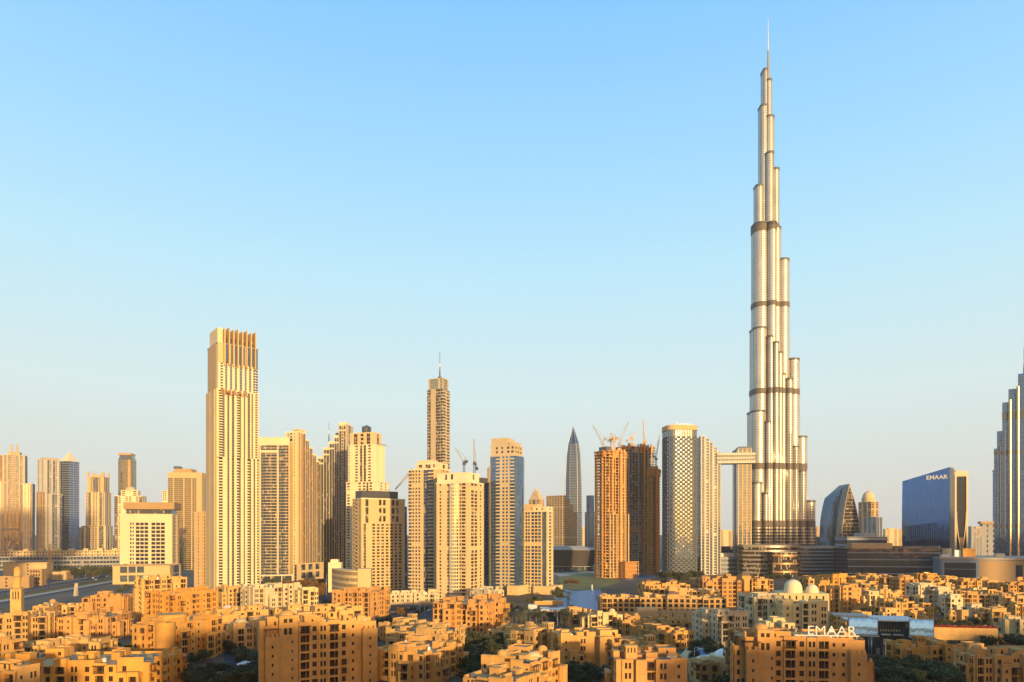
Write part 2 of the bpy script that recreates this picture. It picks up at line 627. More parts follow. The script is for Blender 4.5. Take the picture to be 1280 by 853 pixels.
# the highway on the left: two carriageways with a dark median wall and kerb
H0, H1 = Vector(gp(-60, 752)), Vector(gp(330, 690.5))
hd = (H1 - H0).normalized()
hn = Vector((-hd.y, hd.x))
def strip(name, o0, o1, z, m, a=-150, b=1400):
    p = [H0 + hd * a + hn * o0, H0 + hd * b + hn * o0, H0 + hd * b + hn * o1, H0 + hd * a + hn * o1]
    return sheet(name, p, z, m)
strip('highway', -22, 68, .012, 'asphalt')
strip('verge', -36, -27, .010, 'grassmat')
strip('pavement', -44, -36, .011, 'slab')
strip('verge', 69, 71.5, .010, 'grassmat')
strip('service_road', -56, -44, .0105, 'asphalt')
for k, o in enumerate((-12, -8, -4, 0, 31, 35, 39, 43, 50)):
    mb = MB()
    for q in range(150):
        c0 = H0 + hd * (-100 + q * 9) + hn * o
        c1 = c0 + hd * 3.6
        mb.poly([(c0.x - hn.x * .22, c0.y - hn.y * .22, .02), (c1.x - hn.x * .22, c1.y - hn.y * .22, .02), (c1.x + hn.x * .22, c1.y + hn.y * .22, .02), (c0.x + hn.x * .22, c0.y + hn.y * .22, .02)])
    tag(mb.build('road_markings', 'whitepaint'), kind='structure')
def wall_along(name, o, h, t, m, label, a=-150, b=1300, cat='barrier'):
    mb = MB()
    c0, c1 = H0 + hd * a + hn * o, H0 + hd * b + hn * o
    n_ = hn * t / 2
    mb.prism([(c0.x - n_.x, c0.y - n_.y), (c1.x - n_.x, c1.y - n_.y), (c1.x + n_.x, c1.y + n_.y), (c0.x + n_.x, c0.y + n_.y)], 0, h)
    return tag(mb.build(name, m), label, cat)
wall_along('median_barrier', 16, 1.1, .8, 'greystone', 'low concrete barrier between the two carriageways of the left highway')
wall_along('retaining_wall', -26, 2.6, 1.0, 'slabdark', 'dark low wall along the near edge of the left highway')
wall_along('roadside_fence', 72, 2.2, .6, 'slabdark', 'dark fence along the far edge of the left highway')

# streets in the low-rise district
sheet('street', [gp(440, 790), gp(520, 772), gp(600, 775), gp(640, 795), gp(655, 768), gp(560, 757), gp(470, 757), gp(395, 758), gp(395, 772)], .014, 'asphalt')
sheet('street', [gp(280, 858), gp(345, 858), gp(345, 800), gp(280, 815)], .014, 'asphalt')
sheet('street', [gp(395, 762), gp(430, 762), gp(408, 722), gp(398, 722)], .016, 'asphalt')
sheet('street', [gp(1050, 815), gp(1230, 800), gp(1290, 812), gp(1290, 795), gp(1140, 788), gp(1050, 795)], .014, 'asphalt')
sheet('street', [gp(855, 830), gp(905, 830), gp(880, 790), gp(845, 790)], .014, 'asphalt')
sheet('lawn', [gp(694, 733), gp(700, 722), gp(720, 717.5), gp(745, 717), gp(770, 719), gp(775, 728), gp(750, 736), gp(716, 738)], .03, 'grassmat')
sheet('promenade', [gp(690, 717), gp(760, 713), gp(830, 713), gp(845, 720), gp(800, 724), gp(770, 718.5), gp(740, 716.4), gp(700, 721)], .02, 'slab')

m, n, b = mat('water')
setm(b, .3, 0, .2)
b.inputs['Base Color'].default_value = (.01, .17, .38, 1)
bn = n.nodes.new('ShaderNodeTexNoise'); bn.inputs['Scale'].default_value = .6; bn.inputs['Detail'].default_value = 4
tc_ = n.nodes.new('ShaderNodeTexCoord')
bu = n.nodes.new('ShaderNodeBump'); bu.inputs['Strength'].default_value = .12; bu.inputs['Distance'].default_value = .3
n.links.new(tc_.outputs['Object'], bn.inputs['Vector'])
n.links.new(bn.outputs['Fac'], bu.inputs['Height'])
n.links.new(bu.outputs[0], b.inputs['Normal'])
M['water'] = m
sheet('lake_water', [gp(690, 741), gp(700, 735), gp(716, 739), gp(750, 737), gp(756, 745), gp(752, 765), gp(700, 765)], .02, 'water')
sheet('lake_water', [gp(780, 726), gp(812, 722), gp(850, 716), gp(835, 712.5), gp(815, 714)], .026, 'water')
# ------------------------------------------------------------------ towers
def tw(name, label, pl, pm, pr, Y, rel, d=None, cat='tower', group=None):
    a = rel + math.degrees(math.atan2(CXP - pm, F))
    x, y, w_, d_ = corner(pl, pm, pr, Y, a, d)
    T = Thing(name, label, cat, (x, y, 0), a, group)
    T.w, T.d, T.Y = w_, d_, Y
    return T

def shaft(T, v, gm, sR=None, sL=None, sE=None, sB=None, fh=3.5, wm='cream', top=True, slab='slab', fr=.56, wo=.5):
    core(T, v, gm)
    nf = max(1, round((v[5] - v[4]) / fh))
    for side, sp in (('R', sR), ('L', sL), ('E', sE), ('B', sB)):
        if sp: fac(T, v, side, sp, nf, wm, slab=slab, fr=fr, wo=wo)
    if top: cap(T, v, wm)

def V(T, fx0, fx1, fy0, fy1, z0, z1):
    return (T.w * fx0, T.w * fx1, T.d * fy0, T.d * fy1, z0, z1)

# --- the tall cream tower with a comb of fins on its head
T = tw('high_rise', 'tallest cream tower on the left, striped with piers, comb of fins on top', 258, 271, 323, 690, 16)
Y = 690
za, zb, zc, zd = pz(572, Y), pz(487, Y), pz(428, Y), pz(409, Y)
v = V(T, 0, 1, 0, 1, 0, zb)
lo = V(T, 0, 1, 0, 1, 0, za)
core(T, v, 'glass_night')
base = "w1 b2.0 W2.4 g1.1 W1.3 g1.3 W1.4 b1.3 g.9 W1.5 g.8 W1.3 b1.3 g.8 W1.3 g1 W1.0 b1"
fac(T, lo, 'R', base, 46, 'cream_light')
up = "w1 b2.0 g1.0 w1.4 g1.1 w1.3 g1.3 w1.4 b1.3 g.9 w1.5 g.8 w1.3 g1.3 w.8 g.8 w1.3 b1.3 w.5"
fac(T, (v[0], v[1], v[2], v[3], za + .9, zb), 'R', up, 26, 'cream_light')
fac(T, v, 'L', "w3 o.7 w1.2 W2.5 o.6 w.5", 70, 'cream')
fac(T, v, 'E', "s2 w1 g1 w1 s2", 70, 'cream')
fac(T, v, 'B', "w1 g1 w1 g1 w1 g1 w1", 70, 'cream')
cap(T, v, 'cream_light')
v2 = V(T, .03, 1, .05, 1, zb, zc)
core(T, v2, 'glass_blue')
z5 = pz(452, Y)
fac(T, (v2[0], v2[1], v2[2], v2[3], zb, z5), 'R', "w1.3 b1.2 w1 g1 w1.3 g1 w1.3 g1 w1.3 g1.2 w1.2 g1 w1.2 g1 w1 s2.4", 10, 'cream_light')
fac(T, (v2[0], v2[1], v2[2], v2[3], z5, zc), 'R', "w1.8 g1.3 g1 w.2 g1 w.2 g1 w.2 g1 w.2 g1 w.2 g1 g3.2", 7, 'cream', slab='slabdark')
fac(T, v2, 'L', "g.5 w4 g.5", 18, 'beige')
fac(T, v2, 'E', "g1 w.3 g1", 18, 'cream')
cap(T, v2, 'greystone', .8)
cw = T.w * .76
v3 = (T.w * .16, T.w * .16 + cw, T.d * .12, T.d * .6, zc, pz(419, Y))
core(T, v3, 'glass_dark')
T.p('wall', 'cream_light').box(T.w * .03, T.w * .15, T.d * .05, T.d * .8, zc, zd + .5)
for k in range(8):
    u = T.w * .17 + k * cw / 7.2
    f = T.n('crown_fin', 'beige')
    f.box(u, u + 1.15, -1.2, T.d * .5, zc - 22, zd + (1.5 if k % 2 else 0))
root = T.done()
lt = inst('lettering', text_mesh('EMAAR', 8.6, 'copper', .6, .12), root, (T.w * .40, -1.6, pz(492.5, Y)))
lt.rotation_euler = (R(90), 0, 0)

# --- low slab beside it
T = tw('apartment_tower', 'short beige slab tower tucked against the left foot of the tall finned tower', 243, 252, 262, 720, 45)
shaft(T, V(T, 0, 1, 0, 1, 0, pz(641, 720)), 'glass_dark', "w1 o1 w.6 g.6 w1", "w2 o1 w1.4", "w1 o1 w1", fh=3.6, wm='beige')
T.done()

# --- far left twin-pronged tower
Y = 1450
T = tw('high_rise', 'leftmost cream tower with two prongs on its roof and lower shoulders', 3, 31, 34, Y, 82)
v = V(T, 0, 1, 0, 1, 0, pz(570, Y))
shaft(T, v, 'glass_dark', "o1 w1 o1", "w1 g1.4 W.8 g1.8 o.6 b1.4 o.6 g1.8 W.8 g1.4 w1.2", "w1 o1 o1 w1", fh=3.7, wm='cream_grey')
vt = V(T, .15, .85, .25, .75, pz(570, Y), pz(566, Y))
shaft(T, vt, 'glass_dark', "w1", "w1 o1 o1 w1", fh=4, wm='beige')
for f in (.36, .62):
    T.n('mast', 'beige').box(T.w * .4, T.w * .4 + 3, T.d * f, T.d * f + 3.6, pz(566, Y), pz(556, Y))
T.p('floor_bands', 'slab').box(-1.5, T.w + 1, -1, T.d + 1, pz(663, Y), pz(661, Y))
T.done()
T = tw('high_rise', 'cream shoulder block on the right side of the leftmost pronged tower', 26, 40, 43.5, Y - 12, 80)
shaft(T, V(T, 0, 1, 0, 1, 0, pz(606, Y)), 'glass_dark', "o1 w1", "g1.2 w.8 o1 w1 o1 w.5 g1", fh=3.7, wm='cream_light')
T.done()
T = tw('high_rise', 'cream shoulder block cut by the left picture edge beside the pronged tower', -14, 8, 10, Y - 12, 80)
shaft(T, V(T, 0, 1, 0, 1, 0, pz(604, Y)), 'glass_dark', "o1 w1", "g1 w1 o1 w1.2 o1 w1", fh=3.7, wm='cream_light')
T.done()
T = tw('high_rise', 'brown tower rising behind the left shoulder of the pronged tower', -6, 3, 8, 1560, 60)
shaft(T, V(T, 0, 1, 0, 1, 0, pz(570, 1560)), 'glass_brown', "o1 w1 o1", "o1 w1 o1", fh=3.7, wm='brownish')
T.done()

# --- stepped cream tower and the blue glass one with a pyramid
Y = 1430
T = tw('high_rise', 'cream and brown stepped tower standing left of the blue pyramid-topped tower', 47, 56, 76, Y, 30)
v = V(T, 0, 1, 0, 1, 0, pz(575, Y))
shaft(T, v, 'glass_dark', "W1 g1 o1 w.6 g1 o1 W.8 g.8", "o1 w1 o1 w.6", "o1 w1 o1", fh=3.7, wm='palegrey')
shaft(T, V(T, .2, .98, -.25, 0, 0, pz(618, Y)), 'glass_dark', "w.8 g.9 O1 w.8 g1", "o1 w1", fh=3.7, wm='palegrey')
shaft(T, V(T, -.15, .1, 0, .8, 0, pz(616, Y)), 'glass_dark', "o1", "o1 w1 o1", fh=3.7, wm='brownish')
T.p('wall', 'beige').box(T.w * .1, T.w * .95, T.d * .1, T.d * .9, v[5], v[5] + 5)
T.done()
T = tw('glass_tower', 'dark blue glass tower with a pale pyramid on its roof', 74, 86, 99, 1470, 45)
Y = 1470
v = V(T, 0, 1, 0, 1, 0, pz(577, Y))
core(T, v, 'glass_blue')
fac(T, v, 'L', "s3 g1", 44, 'greystone'); fac(T, v, 'R', "g1 s1 g.6 s.8", 44, 'greystone'); fac(T, v, 'E', "g1 s1", 44, 'greystone')
cap(T, v, 'greystone')
w_, d_ = T.w, T.d
T.n('pyramid_roof', 'cream_light').prism([(1, 1), (w_ - 1, 1), (w_ - 1, d_ - 1), (1, d_ - 1)], v[5], pz(564, Y), top=[(w_ / 2 - .4, d_ / 2 - .4), (w_ / 2 + .4, d_ / 2 - .4), (w_ / 2 + .4, d_ / 2 + .4), (w_ / 2 - .4, d_ / 2 + .4)])
T.done()

# --- crown-topped stepped tower
Y = 1400
T = tw('high_rise', 'orange-brown stepped tower with a notched crown, right of the blue pyramid-topped tower', 105, 132, 141, Y, 72)
v = V(T, 0, 1, 0, 1, 0, pz(658, Y))
shaft(T, v, 'glass_dark', "o1 g1 w.6 o1", "W.7 g1.8 W.6 o1 o1 W.7 g1.8 W.7", "o1 w1", fh=3.7, wm='cream')
v = V(T, .05, .92, .06, .94, pz(658, Y), pz(616, Y))
shaft(T, v, 'glass_dark', "o1 g1 w.6 o1", "o1 g1 w.6 o1 o1 w.6 g1 o1", "o1 w1", fh=3.7, wm='cream')
v = V(T, .1, .85, .12, .88, pz(616, Y), pz(597, Y))
shaft(T, v, 'glass_dark', "o1 g1 o1", "w1 o1 g2 o1 w1", "o1 w1", fh=3.7, wm='beige')
for fx, fy in ((.1, .12), (.1, .82), (.8, .12), (.8, .82)):
    T.n('crown_fin', 'beige').prism([(T.w * fx, T.d * fy), (T.w * fx + 3, T.d * fy), (T.w * fx + 3, T.d * fy + 4), (T.w * fx, T.d * fy + 4)], pz(597, Y), pz(590, Y))
T.p('wall', 'beige').box(T.w * .25, T.w * .7, T.d * .3, T.d * .7, pz(597, Y), pz(593, Y))
T.done()

# --- round-shouldered glass tower
Y = 1620
T = tw('glass_tower', 'brown glass tower with rounded shoulders and a flat cap, far left skyline', 146, 165, 172, Y, 70)
w_, d_ = T.w, T.d
r_ = 9
def rrect(w_, d_, r_, o=0):
    pts = []
    for cx_, cy_, a0 in ((w_ - r_, r_, -90), (w_ - r_, d_ - r_, 0), (r_, d_ - r_, 90), (r_, r_, 180)):
        for k in range(6):
            t = R(a0 + 18 * k)
            pts.append((cx_ + (r_ + o) * math.cos(t), cy_ + (r_ + o) * math.sin(t)))
    return pts
zt = pz(575, Y)
T.p('glazing', 'glass_gold').prism(rrect(w_, d_, r_), 0, zt)
T.p('glazing', 'glass_gold').prism(rrect(w_, d_, r_), zt, pz(569, Y), top=[(w_ / 2 + (p[0] - w_ / 2) * .8, d_ / 2 + (p[1] - d_ / 2) * .8) for p in rrect(w_, d_, r_)])
T.n('roof_cap', 'brownish').box(w_ * .1, w_ * .9, d_ * .1, d_ * .95, pz(568.9, Y), pz(566.5, Y))
fl = T.p('floor_bands', 'slabdark')
for k in range(1, 60):
    z_ = k * zt / 60
    fl.prism(rrect(w_, d_, r_, .12), z_, z_ + .6)
fac(T, (0, w_, r_, d_ - r_, 0, zt), 'R', "g1", 5)
T.done()
T = tw('high_rise', 'cream tower with a domed stepped top, peeping over the wide flat roof slab', 143, 178, 183, 1280, 75)
Y = 1280
shaft(T, V(T, 0, 1, 0, 1, 0, pz(621, Y)), 'glass_brown', "o1 w1", "g1 o1 w1 o1 o1 w1 o1 g1", "w1 o1", fh=3.6, wm='cream_light')
shaft(T, V(T, .2, .8, .2, .8, pz(621, Y), pz(614, Y)), 'glass_brown', "o1 w1", "o1 w1 o1", fh=3.6, wm='cream_light')
T.n('dome', 'cream').dome(T.w * .5, T.d * .5, pz(614, Y), T.d * .2, 9)
T.done()

# --- wide cream hotel block with flat roof slab
Y = 860
T = tw('hotel_block', 'pale cream hotel block with long window rows under a wide flat roof slab', 150, 215, 223, Y, 76)
zt = pz(644, Y)
v = V(T, 0, 1, 0, 1, 0, zt)
core(T, v, 'glass_night')
nf = 17
fac(T, v, 'L', "w2.2 o.6 o.5 w.3 O1 O1 O1 w.6 O1.1 O1.1 O1.1 w1.6", nf, 'cream_light', fr=.6)
fac(T, v, 'R', "w2 o1 o1 W2", nf, 'cream')
fac(T, v, 'E', "w1 o1 w1", nf, 'cream')
fb(T.p('wall', 'cream_light'), v, 'L', T.d * .005, T.d * .995, .0, .62, zt - 9, zt + 1)
cap(T, v, 'cream_light')
T.n('roof_lounge', 'glass_dark').box(2, T.w * .9, T.d * .02, T.d * .9, zt + 1.4, pz(637, Y))
T.n('roof_slab', 'brownish').box(-1.5, T.w + 2, -T.d * .05, T.d * .93, pz(637, Y), pz(628.5, Y))
root = T.done()
T = tw('podium_building', 'tan podium with big dark windows at the foot of the pale cream hotel block', 141, 212, 226, 800, 74)
v = V(T, 0, 1, 0, 1, 0, pz(708, 800))
core(T, v, 'glass_grey'); fac(T, v, 'L', "w.8 O1 O1 O1 w1 w1 w1", 2, 'beige', fr=.6); fac(T, v, 'R', "w1 g1 g1 w.4", 2, 'beige'); cap(T, v, 'beige')
T.done()

# --- golden glass tower
Y = 1120
T = tw('glass_tower', 'gold tinted glass tower in a beige frame, left behind the tall finned tower', 210, 252, 262, Y, 70)
v = V(T, 0, 1, 0, 1, 0, pz(598, Y))
core(T, v, 'glass_gold')
nf = 46
fac(T, v, 'L', "g1.2 w.25 g2.2 w.25 g1.6 w.25 g1 w1.2", nf, 'beige', slab='beige')
fac(T, v, 'R', "w1 o1 w1", nf, 'beige')
z2 = pz(591, Y)
T.p('wall', 'beige').box(-.6, T.w + .6, -.6, T.d + .6, v[5], z2)
T.n('roof_wedge', 'brownish').prism([(2, T.d * .3), (T.w * .8, T.d * .3), (T.w * .8, T.d * .9), (2, T.d * .9)], z2, pz(586, Y), top=[(4, T.d * .34), (T.w * .7, T.d * .34), (T.w * .7, T.d * .8), (4, T.d * .8)])
T.n('roof_plant', 'slabdark').box(3, T.w * .5, T.d * .7, T.d * .86, pz(586, Y), pz(583, Y))
T.done()
T = tw('high_rise', 'narrow cream tower stepping down at the left edge of the gold glass tower', 203, 211, 216, 1200, 60)
shaft(T, V(T, 0, 1, 0, 1, 0, pz(614, 1200)), 'glass_brown', "o1 w1", "o1 o1 w1", fh=3.6, wm='cream_light')
T.done()
T = tw('high_rise', 'slim dark tower seen between the cream narrow tower and the gold glass tower', 211, 215, 219, 1500, 50)
shaft(T, V(T, 0, 1, 0, 1, 0, pz(592, 1500)), 'glass_dark', "g1", "g1", fh=3.6, wm='greystone')
T.done()

# --- tower pair right of the finned tower
Y = 840
T = tw('high_rise', 'broad dark glass tower in a cream frame, right of the tall finned tower', 316, 362, 372, Y, 72)
zt = pz(553, Y)
v = V(T, 0, 1, 0, 1, 0, zt)
core(T, v, 'glass_dark')
nf = 46
fac(T, v, 'L', "s1.3 w.35 g.9 s2.4 w.3 g1.0 s1.1 w.2", nf, 'cream')
fac(T, v, 'R', "w1 g1 w1", nf, 'cream')
fb(T.p('wall', 'cream_light'), v, 'L', 0, T.d, -2, .65, zt - 4, pz(548, Y))
fb(T.p('wall', 'cream_light'), v, 'L', T.d * .22, T.d * .70, 0, 1.0, pz(566, Y), pz(563, Y))
fb(T.p('wall', 'cream_light'), v, 'L', T.d * .20, T.d * .225, 0, 1.05, 0, pz(563, Y))
fb(T.p('wall', 'cream_light'), v, 'L', T.d * .68, T.d * .705, 0, 1.05, 0, pz(563, Y))
cap(T, (v[0], v[1], v[2], v[3], 0, pz(548, Y)), 'cream_light')
T.done()
T = tw('high_rise', 'orange-lit ribbed tower stepping down to the right, right half of the framed pair', 357, 372, 401, 850, 50)
Y = 850
tops = [541, 541, 549, 558, 566, 574]
n_ = len(tops)
for k, ty in enumerate(tops):
    v = V(T, k / n_, (k + 1) / n_, k * .03, 1, 0, pz(ty, Y))
    core(T, v, 'glass_dark')
    fac(T, v, 'R', "W.5 g1.5 w.25 g1.2" if k else "W1 g1.1 W.9 g1.0", 46, 'beige', slab='slabdark')
    fac(T, v, 'E', "w1 o1 w1", 46, 'cream')
    if k == 0: fac(T, v, 'L', "w1 g.6 w.6 b1 w.8 o.7 w1", 46, 'cream_light')
    cap(T, v, 'cream_light', 2.2)
for f in (.04, .16, .28):
    T.n('crown_frame', 'cream_light').box(T.w * f, T.w * f + 2, -.6, T.d * .4, pz(541, Y), pz(537.5, Y))
T.p('wall', 'cream_light').box(-.5, T.w * .34, -.8, T.d * .42, pz(537.5, Y), pz(536, Y))
v = V(T, -.1, 1.05, -.12, 0, 0, pz(706, Y))
core(T, v, 'glass_dark'); fac(T, v, 'R', "w1 O1.3 w.6 O1.3 w.6 O1.3 w1", 2, 'cream', fr=.6); cap(T, v, 'cream')
T.done()

# --- stair-topped tower
Y = 900
T = tw('high_rise', 'tower whose cream frames climb like stairs to the right, dark glass ribs below', 397, 433, 441, Y, 68)
steps = [(0, .2, 572), (.2, .4, 561), (.4, .58, 553.5), (.58, .74, 546), (.74, 1, 531)]
for f0, f1, ty in steps:
    v = V(T, 0, 1, 1 - f1, 1 - f0, 0, pz(ty, Y))
    core(T, v, 'glass_dark')
    fac(T, v, 'L', "w.45 g1.3 w.3 g1.2" if f0 < .7 else "W.4 g1 w.3 b.8 w.3 g1 W.4", 50, 'cream_grey', slab='slabdark')
    fac(T, v, 'R', "w1 g1 w1", 50, 'cream_grey')
    zt = v[5]
    wl = T.p('wall', 'cream_light')
    fb(wl, v, 'L', 0, flen(v, 'L'), -1, .62, zt - 1.5, zt + 2)
    fb(wl, v, 'L', 0, flen(v, 'L'), -1, .66, zt - 8.5, zt - 6.5)
    T.p('roof', 'roofgrey').box(v[0], v[1], v[2], v[3], zt + .02, zt + .3)
T.n('crown_frame', 'cream_light').box(.5, T.w * .6, 0, T.d * .26, pz(531, Y), pz(528, Y))
T.n('mast', 'steel').bar((T.w * .4, T.d * .7, pz(550, Y)), (T.w * .4, T.d * .7, pz(526, Y)), .9, 6, 0, .25)
T.n('roof_plant', 'slabdark').box(T.w * .3, T.w * .6, T.d * .3, T.d * .45, pz(546, Y), pz(540, Y))
T.done()

# --- bright tower with dark lantern
Y = 800
T = tw('high_rise', 'bright cream tower with a dark octagonal lantern on its roof', 433, 472, 486, Y, 60)
z1, z2, z3 = pz(603, Y), pz(556, Y), pz(541, Y)
v = V(T, 0, 1, 0, 1, 0, z1)
shaft(T, v, 'glass_brown', "w1 o1 w1 o1 w1", "o1 w.5 w1 o1 o1 g.5 o1 w1", "o1 w1 o1", fh=3.4, wm='cream_light')
v = V(T, .03, .85, .1, .95, z1, z2)
shaft(T, v, 'glass_brown', "W1.6 w1 W1.6", "o.5 w1.2 o1.2 w.3 g.7 w.3 g.7 w.3 o1.2 w.8", "w1 o1 w1", fh=3.4, wm='cream_light')
v = V(T, .08, .7, .14, .9, z2, z3)
shaft(T, v, 'glass_brown', "w1 g1 w1", "w.8 g.8 w.6 O.8 w.6 g.8 w.8", "w1", fh=5, wm='cream')
T.n('lantern', 'darksteel').cyl(T.w * .4, T.d * .5, 5.6, z3, pz(531.5, Y), 8, smooth=False)
T.n('lantern_roof', 'darksteel').cyl(T.w * .4, T.d * .5, 5.9, pz(531.5, Y), pz(528.8, Y), 8, r2=.4, smooth=False)
T.p('roof_rail', 'steel').box(-.5, T.w * .9, T.d * .02, T.d * .04, z2 + 1.5, z2 + 2.2)
T.done()

# --- beige grid block in front
Y = 700
T = tw('office_block', 'beige block with a regular window grid and a dark box on its roof, mid-left', 441, 452, 506, Y, 22)
zt = pz(624, Y)
v = V(T, .0, 1, 0, 1, 0, zt)
core(T, v, 'glass_brown')
z2 = pz(655, Y)
fac(T, (v[0], v[1], v[2], v[3], 0, z2), 'R', "w.4 g.5 w1.2 o1 o1 o1 o1 o1 o1 o1 w.6", 21, 'cream', fr=.6)
fac(T, (v[0], v[1], v[2], v[3], z2, zt), 'R', "w.6 g.5 w1.6 o.7 o.7 w.8 o.7 o.7 w1.0", 3, 'cream', fr=.7)
fac(T, v, 'L', "o1 w.6 b1.4 w.6 o1 w1", 24, 'cream')
fac(T, v, 'E', "g1", 24, 'greystone')
cap(T, v, 'cream_light')
T.n('roof_house', 'darksteel').box(T.w * .02, T.w * .86, T.d * .1, T.d * .8, zt + .3, pz(613, Y))
T.n('side_wing', 'glass_dark').box(T.w, T.w * 1.09, 4, T.d, 0, pz(632, Y))
T.done()

# --- twin beige towers
Y = 640
T = tw('apartment_tower', 'beige tower with a dark glass recess beside stacked balconies, left of the round-fronted tower', 511, 550, 562, Y, 62)
zt = pz(587, Y)
v = V(T, 0, 1, 0, 1, 0, zt)
core(T, v, 'glass_dark')
nf = 36
fac(T, v, 'L', "b.7 o.7 o.7 o.7 w.6 g1.1 b1.2 w1.4", nf, 'cream')
fac(T, v, 'R', "w1 o1 w1 o1 w1", nf, 'beige')
fac(T, v, 'E', "w1 o1 w1", nf, 'beige')
cap(T, v, 'cream_light')
shaft(T, V(T, .1, .9, .04, .8, zt, pz(580, Y)), 'glass_brown', "w1 O1 w1", "w.6 O1 w.6 O1.4 w.4 o.6 w1", fh=6, wm='cream_light')
T.n('roof_house', 'cream_light').box(T.w * .2, T.w * .8, T.d * .3, T.d * .78, pz(579, Y), pz(574, Y))
T.done()
Y = 600
T = tw('apartment_tower', 'beige tower with a bulging white-gridded window front, right of its recessed neighbour', 546, 588, 604, Y, 62)
zt = pz(604, Y)
v = V(T, 0, 1, 0, 1, 0, zt)
core(T, v, 'glass_brown')
nf = 33
fac(T, v, 'L', "w.5 o.7 w1.1 O.8 O.8 O.8 w.3 o.6 b.9 w1", nf, 'cream', fr=.6)
fac(T, v, 'R', "O1 O1 w.5 o.8 w.5", nf, 'cream', fr=.6)
fac(T, v, 'E', "w1 o1 w1", nf, 'cream_grey')
bw = T.n('curved_window_front', ['cream_light', 'glass_grey'])
y0_, y1_ = T.d * .34, T.d * .62
for k in range(nf):
    zb_ = k * zt / nf
    seg = []
    for q in range(7):
        t = q / 6
        seg.append((-.5 - 3.2 * math.sin(t * 3.1416), y1_ + (y0_ - y1_) * t))
    bw.prism(seg + [(-.2, y0_)], zb_, zb_ + 1.0, 0)
    bw.prism([(p[0] * .93, p[1]) for p in seg], zb_ + 1.0, zb_ + zt / nf, 1)
for q in range(0, 7):
    t = q / 6
    bw.box(-.5 - 3.2 * math.sin(t * 3.1416) - .12, -.2 - 3.2 * math.sin(t * 3.1416), y1_ + (y0_ - y1_) * t - .25, y1_ + (y0_ - y1_) * t + .25, 0, zt)
cap(T, v, 'cream_light')
shaft(T, V(T, .05, .9, .1, 1, zt, pz(592, Y)), 'glass_brown', "w1 o.7 w1", "w1 o.6 w.3 o.6 w1 w1", fh=7, wm='cream_light')
T.n('roof_house', 'cream_grey').box(T.w * .3, T.w * .9, T.d * .4, T.d * .95, pz(592, Y), pz(589, Y))
T.done()
Y = 740
T = tw('glass_tower', 'slim blue glass and beige tower squeezed behind the round-fronted beige tower', 589, 606, 613.5, Y, 60)
v = V(T, 0, 1, 0, 1, 0, pz(604, Y))
core(T, v, 'glass_deep')
fac(T, v, 'L', "w1 o1 w.8 g1.2 w.3", 36, 'beige', slab='slabdark'); fac(T, v, 'R', "g1 w.8", 36, 'beige', slab='slabdark'); cap(T, v, 'beige')
T.n('roof_house', 'beige').box(T.w * .1, T.w * .9, T.d * .2, T.d * .9, v[5], pz(597, Y))
T.done()

# --- tall beige tower with curved blue glass corner
Y = 655
T = tw('apartment_tower', 'tall beige tower with blue glass on both edges and balconies down its right curve', 613, 643, 654, Y, 66)
zt = pz(570, Y)
v = V(T, 0, 1, 0, 1, 0, zt)
core(T, v, 'glass_blue')
nf = 40
fac(T, v, 'L', "g1 b.7 w.3 o.6 o.6 w.2 b.8", nf, 'cream_grey', slab='slabdark')
fac(T, v, 'B', "w1 o1 w1", nf, 'beige')
cg = T.n('curved_glass', 'glass_blue')
cs = T.n('balcony_slabs', 'cream_grey')
pts = [(T.w * (t / 10), -4.5 * math.sin(t / 10 * 3.1416)) for t in range(11)]
cg.prism(pts[::1] + [(T.w, .5), (0, .5)], 0, zt, smooth=False)
for k in range(nf):
    zb_ = k * zt / nf
    cs.prism([(p[0] * 1.0 + (p[0] - T.w / 2) * .06, p[1] - .5) for p in pts[5:]] + [(T.w, .4)], zb_, zb_ + .5)
    cs.box(T.w, T.w + 1.8, -.5, 4, zb_, zb_ + .9)
fac(T, v, 'E', "b1 w1 o1", nf, 'beige')
T.p('wall', 'cream_grey').box(-.6, T.w * .98, -1, T.d + .3, zt, zt + 1.5)
shaft(T, V(T, .02, .9, .0, .98, zt + 1.5, pz(558, Y)), 'glass_brown', "o1 o1 o1 w.3", "w.6 o.5 w.3 o.5 w.3 o.6 o.6", fh=4.4, wm='cream_grey')
T.p('wall', 'cream_grey').box(T.w * .1, T.w * .8, T.d * .02, T.d * .25, pz(558, Y), pz(552, Y))
T.n('roof_house', 'cream_grey').box(T.w * .05, T.w * .8, T.d * .3, T.d * .98, pz(558, Y), pz(546.5, Y))
T.n('entrance_block', 'pale').box(-6, T.w + 5, -7, T.d * .2, 0, 9)
T.done()

# --- shorter beige tower right
Y = 660
T = tw('apartment_tower', 'shorter beige tower with a white-gridded blue glass front, right of the tall blue-edged tower', 655, 683, 691, Y, 66)
zt = pz(640, Y)
v = V(T, 0, 1, 0, 1, 0, zt)
core(T, v, 'glass_blue')
fac(T, v, 'L', "w.3 O.6 O.6 w.2 O.8 O.8 O.8 w.2 g1", 24, 'cream', fr=.6, slab='slabdark')
fac(T, v, 'R', "w1 b1 w.8", 24, 'cream')
cap(T, v, 'cream_light')
shaft(T, V(T, .05, .95, .0, .62, zt, pz(635, Y)), 'glass_brown', "w1 o1 w1", "w1 o1 w1 o1 w1", fh=5, wm='cream_light')
T.n('roof_house', 'cream').box(T.w * .1, T.w * .9, T.d * .45, T.d * 1.0, zt, pz(630, Y))
T.n('entrance_block', 'pale').box(-4, T.w + 6, -8, T.d * .5, 0, 8)
T.done()

